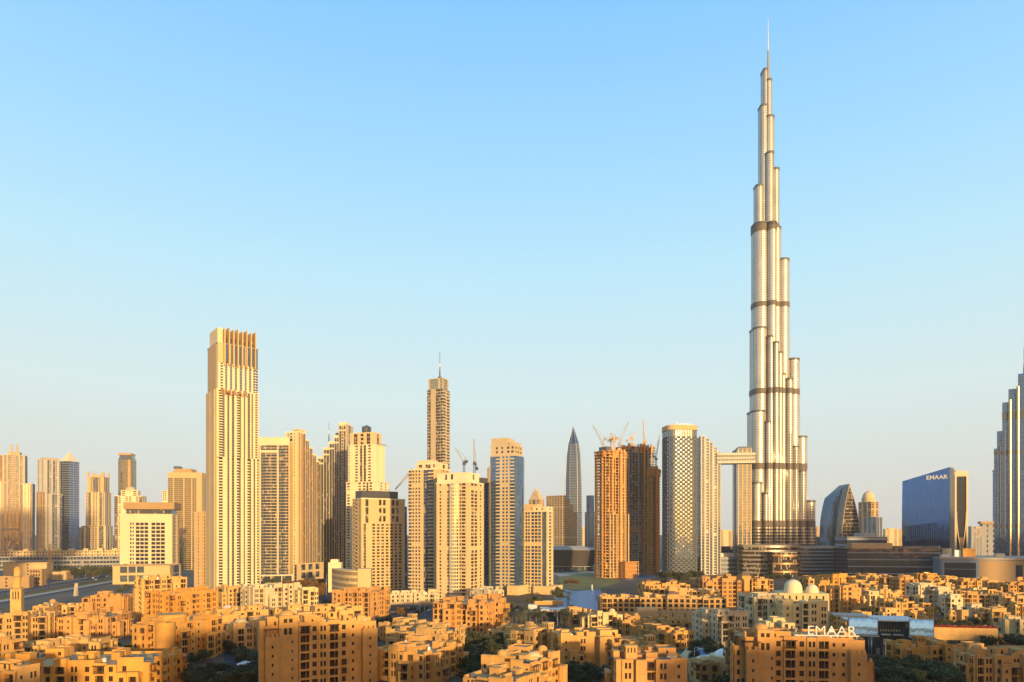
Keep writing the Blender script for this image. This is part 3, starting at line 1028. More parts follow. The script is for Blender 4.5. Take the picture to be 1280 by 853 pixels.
# --- tall slim hotel tower with a mast
Y = 1000
T = tw('high_rise', 'tall slim brown tower with a needle mast, rising above the beige towers', 534, 553, 562, Y, 60)
zt = pz(486, Y)
v = V(T, 0, 1, 0, 1, 0, zt)
core(T, v, 'glass_brown')
fac(T, v, 'L', "s.7 g.5 W1.4 g.8 s1.2", 60, 'cream_grey', slab='slab')
fac(T, v, 'R', "b1 w.3 b1", 60, 'cream_grey')
fac(T, v, 'E', "b1", 60, 'cream_grey')
v2 = V(T, .08, .9, .05, .95, zt, pz(473, Y))
shaft(T, v2, 'glass_gold', "w.3 g1 w.3", "w.4 g2 w.5 g.5", fh=4, wm='cream_grey')
T.n('mast_base', 'copper').box(T.w * .3, T.w * .3 + 4, T.d * .28, T.d * .28 + 4, pz(473, Y), pz(469, Y))
T.n('mast', 'goldmetal').bar((T.w * .3 + 2, T.d * .28 + 2, pz(469, Y)), (T.w * .3 + 2, T.d * .28 + 2, pz(437, Y)), 1.1, 8, 0, .3)
T.done()

# --- distant towers in the middle
T = tw('high_rise', 'distant gold-lit tower with a pointed domed cap, above the shorter beige tower', 661, 674, 680, 1900, 55)
Y = 1900
shaft(T, V(T, 0, 1, 0, 1, 0, pz(625, Y)), 'glass_brown', "o1 w1 o1", "o1 w.6 g1 w.6 o1", fh=4, wm='beige')
T.n('cap', 'cream').prism([(1, 1), (T.w - 1, 1), (T.w - 1, T.d - 1), (1, T.d - 1)], pz(625, Y), pz(614, Y), top=[(T.w * .28, T.d * .28), (T.w * .72, T.d * .28), (T.w * .72, T.d * .72), (T.w * .28, T.d * .72)])
T.n('cap', 'cream').dome(T.w * .5, T.d * .5, pz(613.5, Y), T.w * .2, 8, 10, 4)
T.done()
Y = 1350
T = tw('apartment_tower', 'tan gridded tower stepping down to the right, behind the dark boat-shaped hall', 683, 703, 721, Y, 48)
tops = [620, 624, 632, 642]
for k, ty in enumerate(tops):
    v = V(T, k / 4, (k + 1) / 4, 0, 1, 0, pz(ty, Y))
    shaft(T, v, 'glass_brown', "o1 o1" , "o1 o1 o1 o1 o1 o1" if k == 0 else None, "o1 o1 w1", fh=3.5, wm='beige')
T.done()
Y = 1850
T = tw('glass_tower', 'blue-grey glass tower tapering to a needle point in the middle of the skyline', 705, 717, 728, Y, 45)
zs = [(0, 1), (pz(640, Y), 1), (pz(600, Y), .96), (pz(570, Y), .84), (pz(553, Y), .62), (pz(542, Y), .30), (pz(533, Y), .03)]
w_, d_ = T.w, T.d
def oct_(f):
    a, b_ = w_ * .66 * f, d_ * .66 * f
    c_ = .35
    p = [(-a, -b_ * c_), (-a * c_, -b_), (a * c_, -b_), (a, -b_ * c_), (a, b_ * c_), (a * c_, b_), (-a * c_, b_), (-a, b_ * c_)]
    return [(q[0] + w_ / 2, q[1] + d_ / 2) for q in p]
for (z0, f0), (z1, f1) in zip(zs[:-1], zs[1:]):
    T.p('glazing', 'glass_sail').prism(oct_(f0), z0, z1, 0, False, oct_(f1))
rb = T.p('rib', 'steel')
for k in range(8):
    for (z0, f0), (z1, f1) in zip(zs[:-1], zs[1:]):
        a, b_ = oct_(f0)[k], oct_(f1)[k]
        rb.bar((a[0], a[1], z0), (b_[0], b_[1], z1), 1.1)
fl = T.p('floor_bands', 'greystone')
for k in range(1, 70):
    z_ = k * pz(553, Y) / 70
    for (z0, f0), (z1, f1) in zip(zs[:-1], zs[1:]):
        if z0 <= z_ < z1:
            f_ = f0 + (f1 - f0) * (z_ - z0) / (z1 - z0)
            fl.prism(oct_(f_ * 1.01), z_, z_ + .9)
T.n('spire', 'steel').bar((w_ / 2, d_ / 2, pz(536, Y)), (w_ / 2, d_ / 2, pz(530, Y)), .5, 6, 0, .15)
T.done()
T = tw('high_rise', 'grey low tower just left of the orange tower under construction', 731, 738, 743, 1500, 45)
shaft(T, V(T, 0, 1, 0, 1, 0, pz(641, 1500)), 'glass_grey', "g1 w.4", "g1 w.4 g1", fh=4, wm='greystone')
shaft(T, V(T, .15, 1, .05, .8, pz(641, 1500), pz(620, 1500)), 'glass_blue', "g1", "w.3 g1 w.3", fh=4, wm='greystone')
T.done()
T = tw('high_rise', 'pale tower top peeping up behind the left edge of the tall blue-edged tower', 609, 613, 617, 1300, 45)
shaft(T, V(T, 0, 1, 0, 1, 0, pz(586, 1300)), 'glass_brown', "o1 w1", "o1 w1", fh=4, wm='cream')
T.n('dome', 'cream').dome(T.w / 2, T.d / 2, pz(586, 1300), T.w * .45, 8)
T.done()

# --- towers under construction
def site_tower(name, label, pl, pm, pr, Y, rel, ty, cm, gm, nx, ny, fh=4.0, jag=4, im='rawwork'):
    T = tw(name, label, pl, pm, pr, Y, rel, cat='tower')
    zt = pz(ty, Y)
    w_, d_ = T.w, T.d
    rc = min(w_, d_) * .28
    def ring(o, n=7):
        pts = []
        for cx_, cy_, a0 in ((w_ - rc, rc, -90), (w_ - rc, d_ - rc, 0), (rc, d_ - rc, 90), (rc, rc, 180)):
            for k in range(n):
                t = R(a0 + 90 * k / (n - 1))
                pts.append((cx_ + (rc + o) * math.cos(t), cy_ + (rc + o) * math.sin(t)))
        return pts
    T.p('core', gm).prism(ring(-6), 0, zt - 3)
    rr = random.Random(pl)
    nf = int(zt / fh)
    fs = T.p('floor_slab', cm)
    for k in range(nf + 1):
        fs.prism(ring(.9 if k < nf - 2 else 1.6), k * fh, k * fh + .8)
    per = ring(-.9)
    lens = [0.0]
    for a, b_ in zip(per, per[1:] + per[:1]): lens.append(lens[-1] + math.hypot(b_[0] - a[0], b_[1] - a[1]))
    def pos(u):
        u = (u % 1.0) * lens[-1]
        for k in range(len(per)):
            if u <= lens[k + 1]:
                t = (u - lens[k]) / max(1e-6, lens[k + 1] - lens[k])
                a, b_ = per[k], per[(k + 1) % len(per)]
                return a[0] + (b_[0] - a[0]) * t, a[1] + (b_[1] - a[1]) * t
        return per[0]
    ncl = 2 * (nx + ny)
    cl = T.p('column', cm)
    for k in range(ncl):
        x_, y_ = pos(k / ncl)
        h_ = (1.0 if k % 3 == 0 else .45)
        cl.box(x_ - h_, x_ + h_, y_ - h_, y_ + h_, 0, zt - rr.random() * jag + (4 if k % 3 == 0 else 0))
    fill = T.p('infill_wall', im)
    for f in range(nf):
        for k in range(ncl * 2):
            r_ = rr.random()
            if r_ < .24 - .12 * f / nf:
                a, b_ = pos((k + .05) / ncl / 2), pos((k + .95) / ncl / 2)
                fill.prism([a, b_, (b_[0] * .99 + w_ * .005, b_[1] * .99 + d_ * .005), (a[0] * .99 + w_ * .005, a[1] * .99 + d_ * .005)], f * fh + .82, f * fh + fh * (.35 + .6 * rr.random()))
    for k in range(16):
        x_, y_ = pos(k / 16 + rr.random() * .02)
        s_ = rr.uniform(1.2, 3.0)
        T.n('formwork_platform', 'rawwork' if rr.random() < .6 else 'orangepaint').box(x_ - s_, x_ + s_, y_ - 1.8, y_ + 1.0, zt - rr.uniform(3, 11), zt + rr.uniform(-2, 3))
    for k in range(5):
        x_, y_ = w_ * rr.uniform(.25, .75), d_ * rr.uniform(.25, .75)
        T.n('core_wall', cm).box(x_ - 3, x_ + 3, y_ - .6, y_ + .6, zt - 3, zt + rr.uniform(3, 7))
    return T, zt
Y = 900
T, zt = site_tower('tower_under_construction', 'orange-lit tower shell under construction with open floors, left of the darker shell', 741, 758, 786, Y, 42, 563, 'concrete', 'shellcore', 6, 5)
T.n('safety_net', 'slabdark').box(-1, T.w * .2, -1, T.d * .5, zt, zt + 5)
hz_ = T.n('lift_shaft', 'concrete')
hz_.box(T.w * .55, T.w * .64, -3.2, -1, 0, zt - 4)
for f in (.1, .24, .4, .8, .93):
    T.n('facade_panel', 'cream').box(T.w * f, T.w * f + 1.4, -2.2, -1, 0, pz(642, Y))
v = (T.w * .5, T.w * 1.05, -16, -4, 0, pz(690, Y))
lw = T.n('podium_frame', 'concrete')
for k in range(5):
    lw.box(v[0], v[1], v[2], v[3], k * 5.2, k * 5.2 + .7)
for k in range(7):
    x_ = v[0] + (v[1] - v[0]) * k / 6
    lw.box(x_ - .4, x_ + .4, v[2] - .3, v[2] + .5, 0, 22)
T.n('podium_infill', 'rawwork').box(v[0] + 1, v[1] - 1, v[2] + 3, v[3] - 1, 0, 20)
T.done()
tower_a = (T.root, T.w, T.d, zt)
Y = 985
T, zt = site_tower('tower_under_construction', 'darker tower shell under construction with an orange hoist down its grey front', 768, 776, 820, Y, 22, 557, 'greystone', 'slabdark', 8, 6, im='cream_grey')
hb = T.n('hoist', 'orangepaint')
hb.box(T.w * .62, T.w * .67, -3.5, -1, 0, zt + 4)
hb2 = T.n('facade_panel', 'greystone')
rr = random.Random(5)
for k in range(int(pz(625, Y) / 4)):
    for q in range(14):
        if rr.random() < .75:
            hb2.box(T.w * (q + .05) / 14, T.w * (q + .9) / 14, -1.6, -1.0, k * 4 + (.4 if (q + k) % 2 else 1.2), k * 4 + 2.9)
T.n('banner', 'brownish').box(T.w * .1, T.w * .55, -2.0, -1.65, pz(665, Y), pz(659, Y))
T.done()
tower_b = (T.root, T.w, T.d, zt)
Y = 960
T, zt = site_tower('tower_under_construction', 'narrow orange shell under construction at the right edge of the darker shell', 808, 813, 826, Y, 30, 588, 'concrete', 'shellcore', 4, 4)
T.n('hoist', 'orangepaint').box(T.w * .45, T.w * .62, -3.5, -1, 0, zt + 6)
T.done()
tower_c = (T.root, T.w, T.d, zt)

def crane(label, bx, by, Y, jx, jy, cx_, cy_, ty0, mat_='cranegrey', group='tower cranes over the building sites', flat=False):
    """luffing crane: foot at column bx / row ty0, slew ring at row by, jib tip at (jx, jy), counter jib tip at (cx_, cy_)"""
    B = Vector((px(bx, Y), Y, pz(ty0, Y)))
    T = Thing('tower_crane', label, 'crane', tuple(B), 0, group)
    P = lambda x, y: Vector((px(x, Y), Y, pz(y, Y))) - B
    s_ = P(bx, by)
    m_ = T.n('mast', mat_)
    h = s_.z
    for dx, dy in ((-1, -1), (1, -1), (1, 1), (-1, 1)):
        m_.bar((dx, dy, 0), (dx, dy, h), .28)
    k = 0
    while k * 2.5 < h:
        z_ = k * 2.5
        m_.bar((-1, -1, z_), (1, -1, min(h, z_ + 2.5)), .2); m_.bar((1, 1, z_), (-1, 1, min(h, z_ + 2.5)), .2)
        k += 1
    T.n('cab', mat_).box(s_.x - 1.6, s_.x + 2.2, -1.6, 1.6, h, h + 2.6)
    def lattice(mb, a, b, r):
        d = (b - a); n_ = max(3, int(d.length / 3))
        up = Vector((0, 1, 0))
        sd = d.normalized().cross(up) * r
        for o in (sd + up * r, sd - up * r, -sd):
            mb.bar(a + o, b + o * .35, .27)
        for q in range(n_):
            p0, p1 = a + d * (q / n_), a + d * ((q + 1) / n_)
            mb.bar(p0 + sd, p1 - sd * .8, .18)
            mb.bar(p0 - sd, p1 + sd * .8, .18)
    top = s_ + Vector((0, 0, 2.7))
    lattice(T.n('jib', mat_), top, P(jx, jy), 1.0)
    cj = T.n('counter_jib', mat_)
    lattice(cj, top, P(cx_, cy_), .9)
    e_ = P(cx_, cy_)
    T.n('counterweight', 'greystone').box(e_.x - 1.6, e_.x + 1.6, -1.4, 1.4, e_.z - 2.5, e_.z + .6)
    st = T.n('stay_cable', 'darksteel')
    ap = top + Vector(((e_.x - top.x) * .5, 0, max(6, (P(jx, jy).z - top.z) * .35)))
    st.bar(top, ap, .22)
    st.bar(ap, P(jx, jy), .14); st.bar(ap, e_, .14)
    T.done()
crane('crane with its jib raised to the upper left, on the orange shell', 753.5, 556, 915, 741, 532, 757, 548, 568)
crane('orange crane with a short raised jib, on the middle of the orange shell', 768, 552, 915, 764, 541, 771, 547, 566, 'craneyellow')
crane('crane with a flat stub jib just below the short raised jib on the orange shell', 764, 550, 925, 777, 549.5, 761, 550, 566, 'craneyellow')
crane('slender pale crane leaning to the upper right, between the two shells', 775, 556, 960, 786, 527, 774, 554, 562)
crane('yellow crane with a short jib, on the left of the darker shell roof', 790, 549, 1000, 794, 541, 784, 550, 560, 'craneyellow')
crane('orange crane with a nearly upright jib, on the right of the darker shell roof', 806, 553, 1000, 804, 524, 803, 555, 560, 'craneyellow')
crane('pale crane with a tall steep jib over the narrow orange shell', 820, 575, 970, 825, 543, 817, 570, 590)
crane('grey crane with its jib raised to the left, behind the round-fronted beige tower', 580, 581, 760, 569, 560, 583, 576, 600)
crane('thin grey crane standing nearly upright over the beige round-fronted tower', 593, 581, 765, 592.5, 549, 596, 585, 600)
crane('crane with a long low jib, seen left of the recessed beige tower', 512, 595, 760, 494, 612, 517, 590, 640)

# --- the dark boat-shaped concert hall
Y = 1060
T = Thing('concert_hall', 'dark boat-shaped hall with a pale overhanging roof beside the lawn', 'concert hall', (px(722, Y), Y + 26, 0), -5)
def hull(s, sh=0.0, n=36):
    pts = []
    for k in range(n):
        t = 6.28318 * k / n
        x_, y_ = math.cos(t), math.sin(t)
        x_ = math.copysign(abs(x_) ** .75, x_)
        y_ = math.copysign(abs(y_) ** .85, y_) * (1 - .45 * max(0, x_) ** 2)
        pts.append((43 * x_ * s + sh, 25 * y_ * s))
    return pts
zt = pz(688, Y)
T.p('glass_foyer', 'glass_dark').prism(hull(.76, -6), 0, 9)
T.p('hull', 'hullbrown').prism(hull(.80, -6), 9.0, zt, 0, True, hull(.97, 0))
T.p('canopy', 'slab').prism(hull(.98, -3), 7.2, 8.0)
rf = T.p('roof', 'slab')
a_, b_ = hull(1.0), hull(.55, -12)
ii = len(rf.v)
for p in a_: rf.v.append((p[0], p[1], zt + .6))
for p in b_: rf.v.append((p[0], p[1], zt + 6.0))
n_ = len(a_)
for k in range(n_):
    j = (k + 1) % n_
    rf.f.append((ii + k, ii + j, ii + n_ + j, ii + n_ + k)); rf.m.append(0); rf.sm.append(True)
rf.poly([(p[0], p[1], zt + 6.0) for p in b_])
T.p('roof_rim', 'slab').prism(hull(1.0), zt, zt + .58)
T.done()

# --- checkered hotel tower
Y = 880
T = tw('hotel_tower', 'rounded tower wrapped in a checkered white and dark grid, right of the orange shells', 825.5, 836, 874, Y, 20)
zt = pz(545, Y)
w_, d_ = T.w, T.d
ol = rrect(w_, d_, 9)
T.p('glazing', 'glass_blue').prism([(w_ / 2 + (p[0] - w_ / 2) * .985, d_ / 2 + (p[1] - d_ / 2) * .985) for p in ol], 0, zt)
# panel lattice set proud of the glass along the outline
per = []
tot = 0
for k in range(len(ol)):
    a, b_ = Vector(ol[k] + (0,)), Vector(ol[(k + 1) % len(ol)] + (0,))
    per.append((tot, a, b_)); tot += (b_ - a).length
def at(s):
    s %= tot
    for s0, a, b_ in reversed(per):
        if s >= s0:
            return a + (b_ - a).normalized() * (s - s0)
    return per[0][1]
ncol = 2 * round(tot / 6.8)
nrow = int(zt / 2.75)
pn = T.p('checker_panel', 'checker')
for r_ in range(nrow):
    for c_ in range(ncol):
        if (r_ + c_) % 2: continue
        a, b_ = at(c_ * tot / ncol), at((c_ + 1.04) * tot / ncol)
        n_ = Vector((b_.y - a.y, a.x - b_.x, 0)).normalized() * .9
        z0, z1 = r_ * zt / nrow, (r_ + .96) * zt / nrow
        pn.poly([(a.x, a.y, z0), (b_.x, b_.y, z0), (b_.x + n_.x, b_.y + n_.y, z0 + .9), (a.x + n_.x, a.y + n_.y, z0 + .9)])
        pn.poly([(a.x + n_.x, a.y + n_.y, z0 + .9), (b_.x + n_.x, b_.y + n_.y, z0 + .9), (b_.x, b_.y, z1), (a.x, a.y, z1)])
        pn.poly([(a.x, a.y, z0), (a.x + n_.x, a.y + n_.y, z0 + .9), (a.x, a.y, z1)])
        pn.poly([(b_.x, b_.y, z0), (b_.x, b_.y, z1), (b_.x + n_.x, b_.y + n_.y, z0 + .9)])
fr_ = T.p('frame', 'checker')
for c_ in range(ncol):
    a = at(c_ * tot / ncol)
    fr_.bar((a.x, a.y, 0), (a.x, a.y, zt + 8), .22)
for r_ in range(nrow + 1):
    z_ = r_ * zt / nrow
    for k in range(len(ol)):
        a, b_ = ol[k], ol[(k + 1) % len(ol)]
        fr_.bar((a[0], a[1], z_), (b_[0], b_[1], z_), .2)
T.p('crown_glass', 'glass_grey').prism([(w_ / 2 + (p[0] - w_ / 2) * .97, d_ / 2 + (p[1] - d_ / 2) * .97) for p in ol], zt, pz(537, Y))
T.p('roof_band', 'beige').prism([(w_ / 2 + (p[0] - w_ / 2) * 1.03, d_ / 2 + (p[1] - d_ / 2) * 1.03) for p in ol], pz(537, Y), pz(531, Y))
root = T.done()
rr = random.Random(3)
sg = MB()
x_ = w_ * .26
for k in range(8):
    hgt = 3.6 if k == 0 else 1.6 + rr.random() * 1.2
    sg.box(x_, x_ + .55, 1.0, 1.4, 0, hgt)
    sg.box(x_ + .55, x_ + 1.5, 1.02, 1.38, (0 if k % 2 else hgt - .6), (.55 if k % 2 else hgt))
    if k % 3: sg.box(x_ + 1.5, x_ + 1.95, 1.0, 1.4, 0, hgt * .8)
    x_ += 2.9
inst('lettering', sg.mesh('lettering', 'whitepaint'), root, (0, 0, pz(531, Y) + .02))

# --- linked towers with a sky bridge
Y = 975
T = tw('sky_bridge_towers', 'pair of slender towers joined near the top by a long white sky bridge', 874, 876, 901, Y, 8, 40)
w1 = T.w
tops = [546, 549, 554, 560, 566]
for k, ty in enumerate(tops):
    v = (w1 * k / 5, w1 * (k + 1) / 5, 0, 40, 0, pz(ty, Y))
    core(T, v, 'glass_grey')
    fac(T, v, 'R', "w.4 O1" if k % 2 else "W.4 g1 w.2", 46, 'palegrey')
    if k == 0: fac(T, v, 'L', "s1 w.4 s1", 46, 'palegrey')
    if k == 4: fac(T, v, 'E', "s1 w.4 s1", 46, 'palegrey')
    cap(T, v, 'palegrey')
x2 = (px(920, Y) - px(876, Y)) * 1.03
v = (x2, x2 + 19, 4, 44, 0, pz(562, Y))
core(T, v, 'glass_grey'); fac(T, v, 'R', "w.3 g1 w.3 g1 w.3 g1 w.3", 44, 'cream'); fac(T, v, 'L', "g1 w.4 g1", 44, 'greystone'); cap(T, v, 'greystone')
T.p('bridge', 'palegrey').box(w1 * .8, x2 + 23, -3, 18, pz(580, Y), pz(577, Y))
T.p('bridge', 'palegrey').box(w1 * .8, x2 + 23, -3.4, 18.4, pz(570, Y), pz(567.3, Y))
T.n('bridge_glazing', 'glass_grey').box(w1 * .8, x2 + 22, -2, 17, pz(577, Y), pz(570, Y))
T.p('bridge', 'palegrey').box(w1 * .8, x2 + 22.5, -2.5, 17.5, pz(574.4, Y), pz(572.4, Y))
bm_ = T.p('bridge_mullion', 'palegrey')
for k in range(24):
    x_ = w1 * .8 + (x2 + 22 - w1 * .8) * k / 23
    bm_.box(x_ - .3, x_ + .3, -2.6, -2, pz(577, Y), pz(570, Y))
T.p('roof_house', 'slabdark').box(x2 + 2, x2 + 20, 6, 30, pz(562, Y), pz(558.6, Y))
T.done()
# ------------------------------------------------------------------ the giant stepped spire
Y = 1020.0
CX0 = px(962, Y)
T = Thing('skyscraper', 'giant stepped silver skyscraper tapering to a needle, tallest thing in the picture', 'skyscraper', (CX0, Y, 0), 0)
K = Y / F
mech = [(280, 290), (378, 384), (487, 494), (580, 588), (651, 661)]
def Zp(y): return pz(y, Y)
def capsule(cx_, cy_, ang, half, w_, n=14):
    """stadium outline reaching from the axis to `half` along ang, half-width w_"""
    c, s_ = math.cos(ang), math.sin(ang)
    pts = []
    L_ = max(0.1, half - w_)
    for k in range(n + 1):
        t = -math.pi / 2 + math.pi * k / n
        x_, y_ = L_ + w_ * math.cos(t), w_ * math.sin(t)
        pts.append((cx_ + x_ * c - y_ * s_, cy_ + x_ * s_ + y_ * c))
    for x_, y_ in ((0, w_), (0, -w_)):
        pts.append((cx_ + x_ * c - y_ * s_, cy_ + x_ * s_ + y_ * c))
    return pts
def circ(cx_, cy_, r, n=20):
    return [(cx_ + r * math.cos(6.28318 * k / n), cy_ + r * math.sin(6.28318 * k / n)) for k in range(n)]
def tier(of, ztop, name='tier', dark=False, zb=0.0, fins=True, c=None):
    outline = of(0)
    mb = T.n(name, ['skin_silver_dark' if dark else 'skin_silver', 'mechband', 'fin', 'slabdark', 'glass_dark', 'basebands'])
    mb.prism(outline, zb, ztop, 0, True, mt=3)
    n_ = len(outline)
    cx_ = sum(p[0] for p in outline) / n_
    cy_ = sum(p[1] for p in outline) / n_
    big = of(.55)
    for a, b_ in mech:
        z0, z1 = pz(b_, Y), pz(a, Y)
        if z1 < ztop + 4 and z0 > zb: mb.prism(big, z0, z1, 1, True)
    mb.prism(big, ztop - 1.4, ztop + 1.6, 3, True)
    if zb == 0 and name != 'core':
        z1 = Zp(659)
        mb.prism(of(.4), 0, z1, 4, True)
        k = 0
        while k * 4.6 < z1 - 3:
            mb.prism(of(.9), k * 4.6 + 2, k * 4.6 + 3.7, 5, True)
            k += 1
    if fins:
        for k in range(1, 16, 3):
            p = of(.05)[k]
            mb.bar((p[0], p[1], zb), (p[0], p[1], ztop), .2, 6, 2)
# each lobe: (column of its axis, half width in photo pixels, row of its roof, metres towards the viewer)
lobes = [(957.6, 2.6, 86, 0, 'core'), (961.6, 3.5, 100, 2, 'core'), (956, 4.3, 131, 0, 'core'), (962.9, 5.6, 146, 3, 'core'), (961.6, 4.6, 193, 7, 'lobe'), (970.2, 4.6, 211, 2, 'lobe'), (950.6, 4.6, 231, 0, 'lobe'),
 (952.2, 9.2, 280, 6, 'wing_tier'), (963.4, 5.6, 283, 11, 'wing_tier'), (970.6, 6.4, 285, 4, 'wing_tier'), (980.1, 7.1, 325, 5, 'wing_tier'),
 (949.4, 8.4, 412, 11, 'wing_tier'), (959.6, 3.3, 424, 15, 'bay_tier'), (965.2, 3.2, 432, 18, 'bay_tier'), (970.6, 3.2, 444, 16, 'bay_tier'), (975.8, 3.2, 470, 12, 'bay_tier'),
 (991.9, 7.1, 450, 7, 'wing_tier'), (983.6, 4.0, 476, 13, 'bay_tier'), (945.8, 7.9, 516, 16, 'wing_tier'), (955.6, 3.0, 530, 19, 'bay_tier'), (1001, 7.0, 547, 8, 'wing_tier'), (990.6, 4.0, 560, 14, 'bay_tier'),
 (941.9, 6.0, 605, 20, 'wing_tier'), (1011.4, 6.7, 627, 8, 'wing_tier'), (999, 4.2, 590, 15, 'bay_tier'), (950.6, 3.0, 618, 23, 'bay_tier')]
def lobe(cx_, r_, fy, g=0.0, n=16):
    r2 = r_ + g
    pts = [(cx_ + r2 * math.cos(math.pi + math.pi * k / n), -fy + r_ - r2 * math.sin(math.pi * k / n)) for k in range(n + 1)]
    return pts + [(cx_ + r2, 14 + g), (cx_ - r2, 14 + g)]
for k_, (cp, hp, ry, fy, nm) in enumerate(lobes):
    cx_, r_ = (cp - 962) * K, hp * K + .004 * k_
    tier(lambda g: lobe(cx_, r_, fy + .03 * k_, g), Zp(ry), nm)
T.n('needle', 'goldmetal').cyl(0, 6, 2.6, Zp(100), Zp(60), 10, r2=1.3)
T.n('needle', 'whitemetal').cyl(0, 6, 1.1, Zp(60), Zp(21), 8, r2=.4)
for cp, hp, fy, top in ((983.6, 4.0, 13, 545), (990.6, 4.0, 14, 565), (999, 4.2, 15, 595), (1011.4, 6.7, 8, 634), (943.5, 6.0, 20, 632), (947.0, 6.0, 20, 640)):
    wn_ = T.n('window_column', 'dark')
    z_ = Zp(654)
    while z_ < Zp(top):
        x_ = (cp - 962) * K
        yf = -fy - .25 + (1.0 if cp < 950 else 0) - .6
        for q in (-1.15, 1.15): wn_.box(x_ + q - .75, x_ + q + .75, yf, yf + 2.0, z_, z_ + 2.0)
        z_ += 3.9
root = T.done()

def louvre(name, label, cat, x0, x1, Yd, dep, ytop, n, m1='bluegrey', m2='glass_dark', curve=0.0, a=0.0, frac=.4):
    zt = pz(ytop, Yd)
    X0, X1 = px(x0, Yd), px(x1, Yd)
    T = Thing(name, label, cat, ((X0 + X1) / 2, Yd, 0), a)
    hw = (X1 - X0) / 2
    def ol(g=0):
        f = [(-hw - g + (2 * hw + 2 * g) * k / 12, -g - curve * math.sin(3.1416 * k / 12)) for k in range(13)]
        return f + [(hw + g, dep), (-hw - g, dep)]
    T.p('glazing', m2).prism(ol(), 0, zt)
    for k in range(n):
        z_ = zt * (k + .55) / n
        T.p('louvre_band', m1).prism(ol(.7), z_, z_ + zt / n * frac)
    T.p('roof', 'slab').prism(ol(.8), zt, zt + .9)
    return T, hw, zt
T, hw, zt = louvre('podium_building', 'low rounded podium of pale horizontal bands at the foot of the giant skyscraper', 'podium', 929, 1000, 955, 26, 682, 7, 'basebands', 'glass_brown', 12)
T.done()
T, hw, zt = louvre('podium_building', 'grey layered podium spreading right from the foot of the giant skyscraper', 'podium', 985, 1048, 965, 40, 684, 8, 'bluegrey', 'glass_night', 4)
T.done()
T, hw, zt = louvre('entrance_pavilion', 'copper and glass entrance drum in front of the banded podium of the giant skyscraper', 'pavilion', 966, 996, 925, 18, 691, 3, 'copper', 'glass_brown', 3, frac=.2)
T.done()
T, hw, zt = louvre('podium_building', 'long low grey layered building left of the giant skyscraper podium, behind dark trees', 'podium', 862, 930, 985, 40, 697, 4, 'bluegrey', 'slabdark', 3)
T.n('roof_house', 'canvas').box(-4, hw * .7, 6, 20, zt + .9, zt + 6)
T.done()
T, hw, zt = louvre('podium_building', 'grey low block under the sky bridge towers', 'podium', 868, 938, 1040, 26, 684, 3, 'slabdark', 'glass_dark', 0)
T.done()
# ------------------------------------------------------------------ right-hand office and mall quarter
# sail-shaped glass building: two curved glass faces meeting in a raised ridge
Y = 1120
T = Thing('glass_building', 'dark sail-shaped glass building rising to a ridge, right of the giant skyscraper', 'office building', (px(1053, Y), Y, 0), -12)
def sail_width(t):     # half width at height fraction
    return 1.0 - .62 * t ** 2.6
zt1, zt0 = pz(605, Y), pz(622, Y)
ns = 16
W_ = 24.0
gl = T.n('curved_glass', 'glass_sail')
gl2 = T.n('end_glazing', 'glass_brown')
bd = T.n('floor_bands', 'slab')
rid = T.n('ridge', 'slab')
def ptL(t, q):         # left sweeping face: q 0 back-left .. 1 front ridge
    x_ = (-31 + 9 * t ** 4) * (1 - q) + (-3 + 14 * t ** 2.2) * q
    y_ = 22 - 22 * q - 6 * math.sin(q * 3.1416)
    return x_, y_
def zc(t, q):
    return t * (zt0 + (zt1 - zt0) * q)
for i in range(ns):
    for k in range(10):
        t0, t1, q0, q1 = i / ns, (i + 1) / ns, k / 10, (k + 1) / 10
        p = [ptL(t0, q0) + (zc(t0, q0),), ptL(t0, q1) + (zc(t0, q1),), ptL(t1, q1) + (zc(t1, q1),), ptL(t1, q0) + (zc(t1, q0),)]
        gl.poly(p, 0, True)
def xr(t):
    return 11.5 + 19.5 * (1 - t ** 2.4)
for i in range(ns):
    t0, t1 = i / ns, (i + 1) / ns
    a0, a1 = ptL(t0, 1), ptL(t1, 1)
    z0, z1 = zc(t0, 1), zc(t1, 1)
    gl2.poly([(a0[0], a0[1], z0), (xr(t0), 6, z0), (xr(t1), 6, z1), (a1[0], a1[1], z1)])
    gl.poly([(xr(t0), 6, z0), (xr(t0) - 6, 44, z0), (xr(t1) - 6, 44, z1), (xr(t1), 6, z1)], 0, True)
    rid.bar((a0[0], a0[1] - .3, z0), (a1[0], a1[1] - .3, z1), .8)
    rid.bar((xr(t0), 6, z0), (xr(t1), 6, z1), .7)
for k in range(1, 24):
    t = k / 24
    a = ptL(t, 1)
    bd.bar((a[0] + .8, a[1] - .1, zc(t, 1)), (xr(t) - .6, 5.8, zc(t, 1)), .5)
rf_ = T.n('roof', 'slabdark')
for k in range(10):
    q0, q1 = k / 10, (k + 1) / 10
    b0, b1 = ptL(1, q0), ptL(1, q1)
    rf_.poly([b0 + (zc(1, q0),), b1 + (zc(1, q1),), (xr(1) - 6, 44, zt1)])
T.p('entrance_column', 'cream_light')
for k in range(3):
    T.p('entrance_column', 'cream_light').box(-6 + k * 9, -5 + k * 9, -10, -9, 0, 16)
T.done()

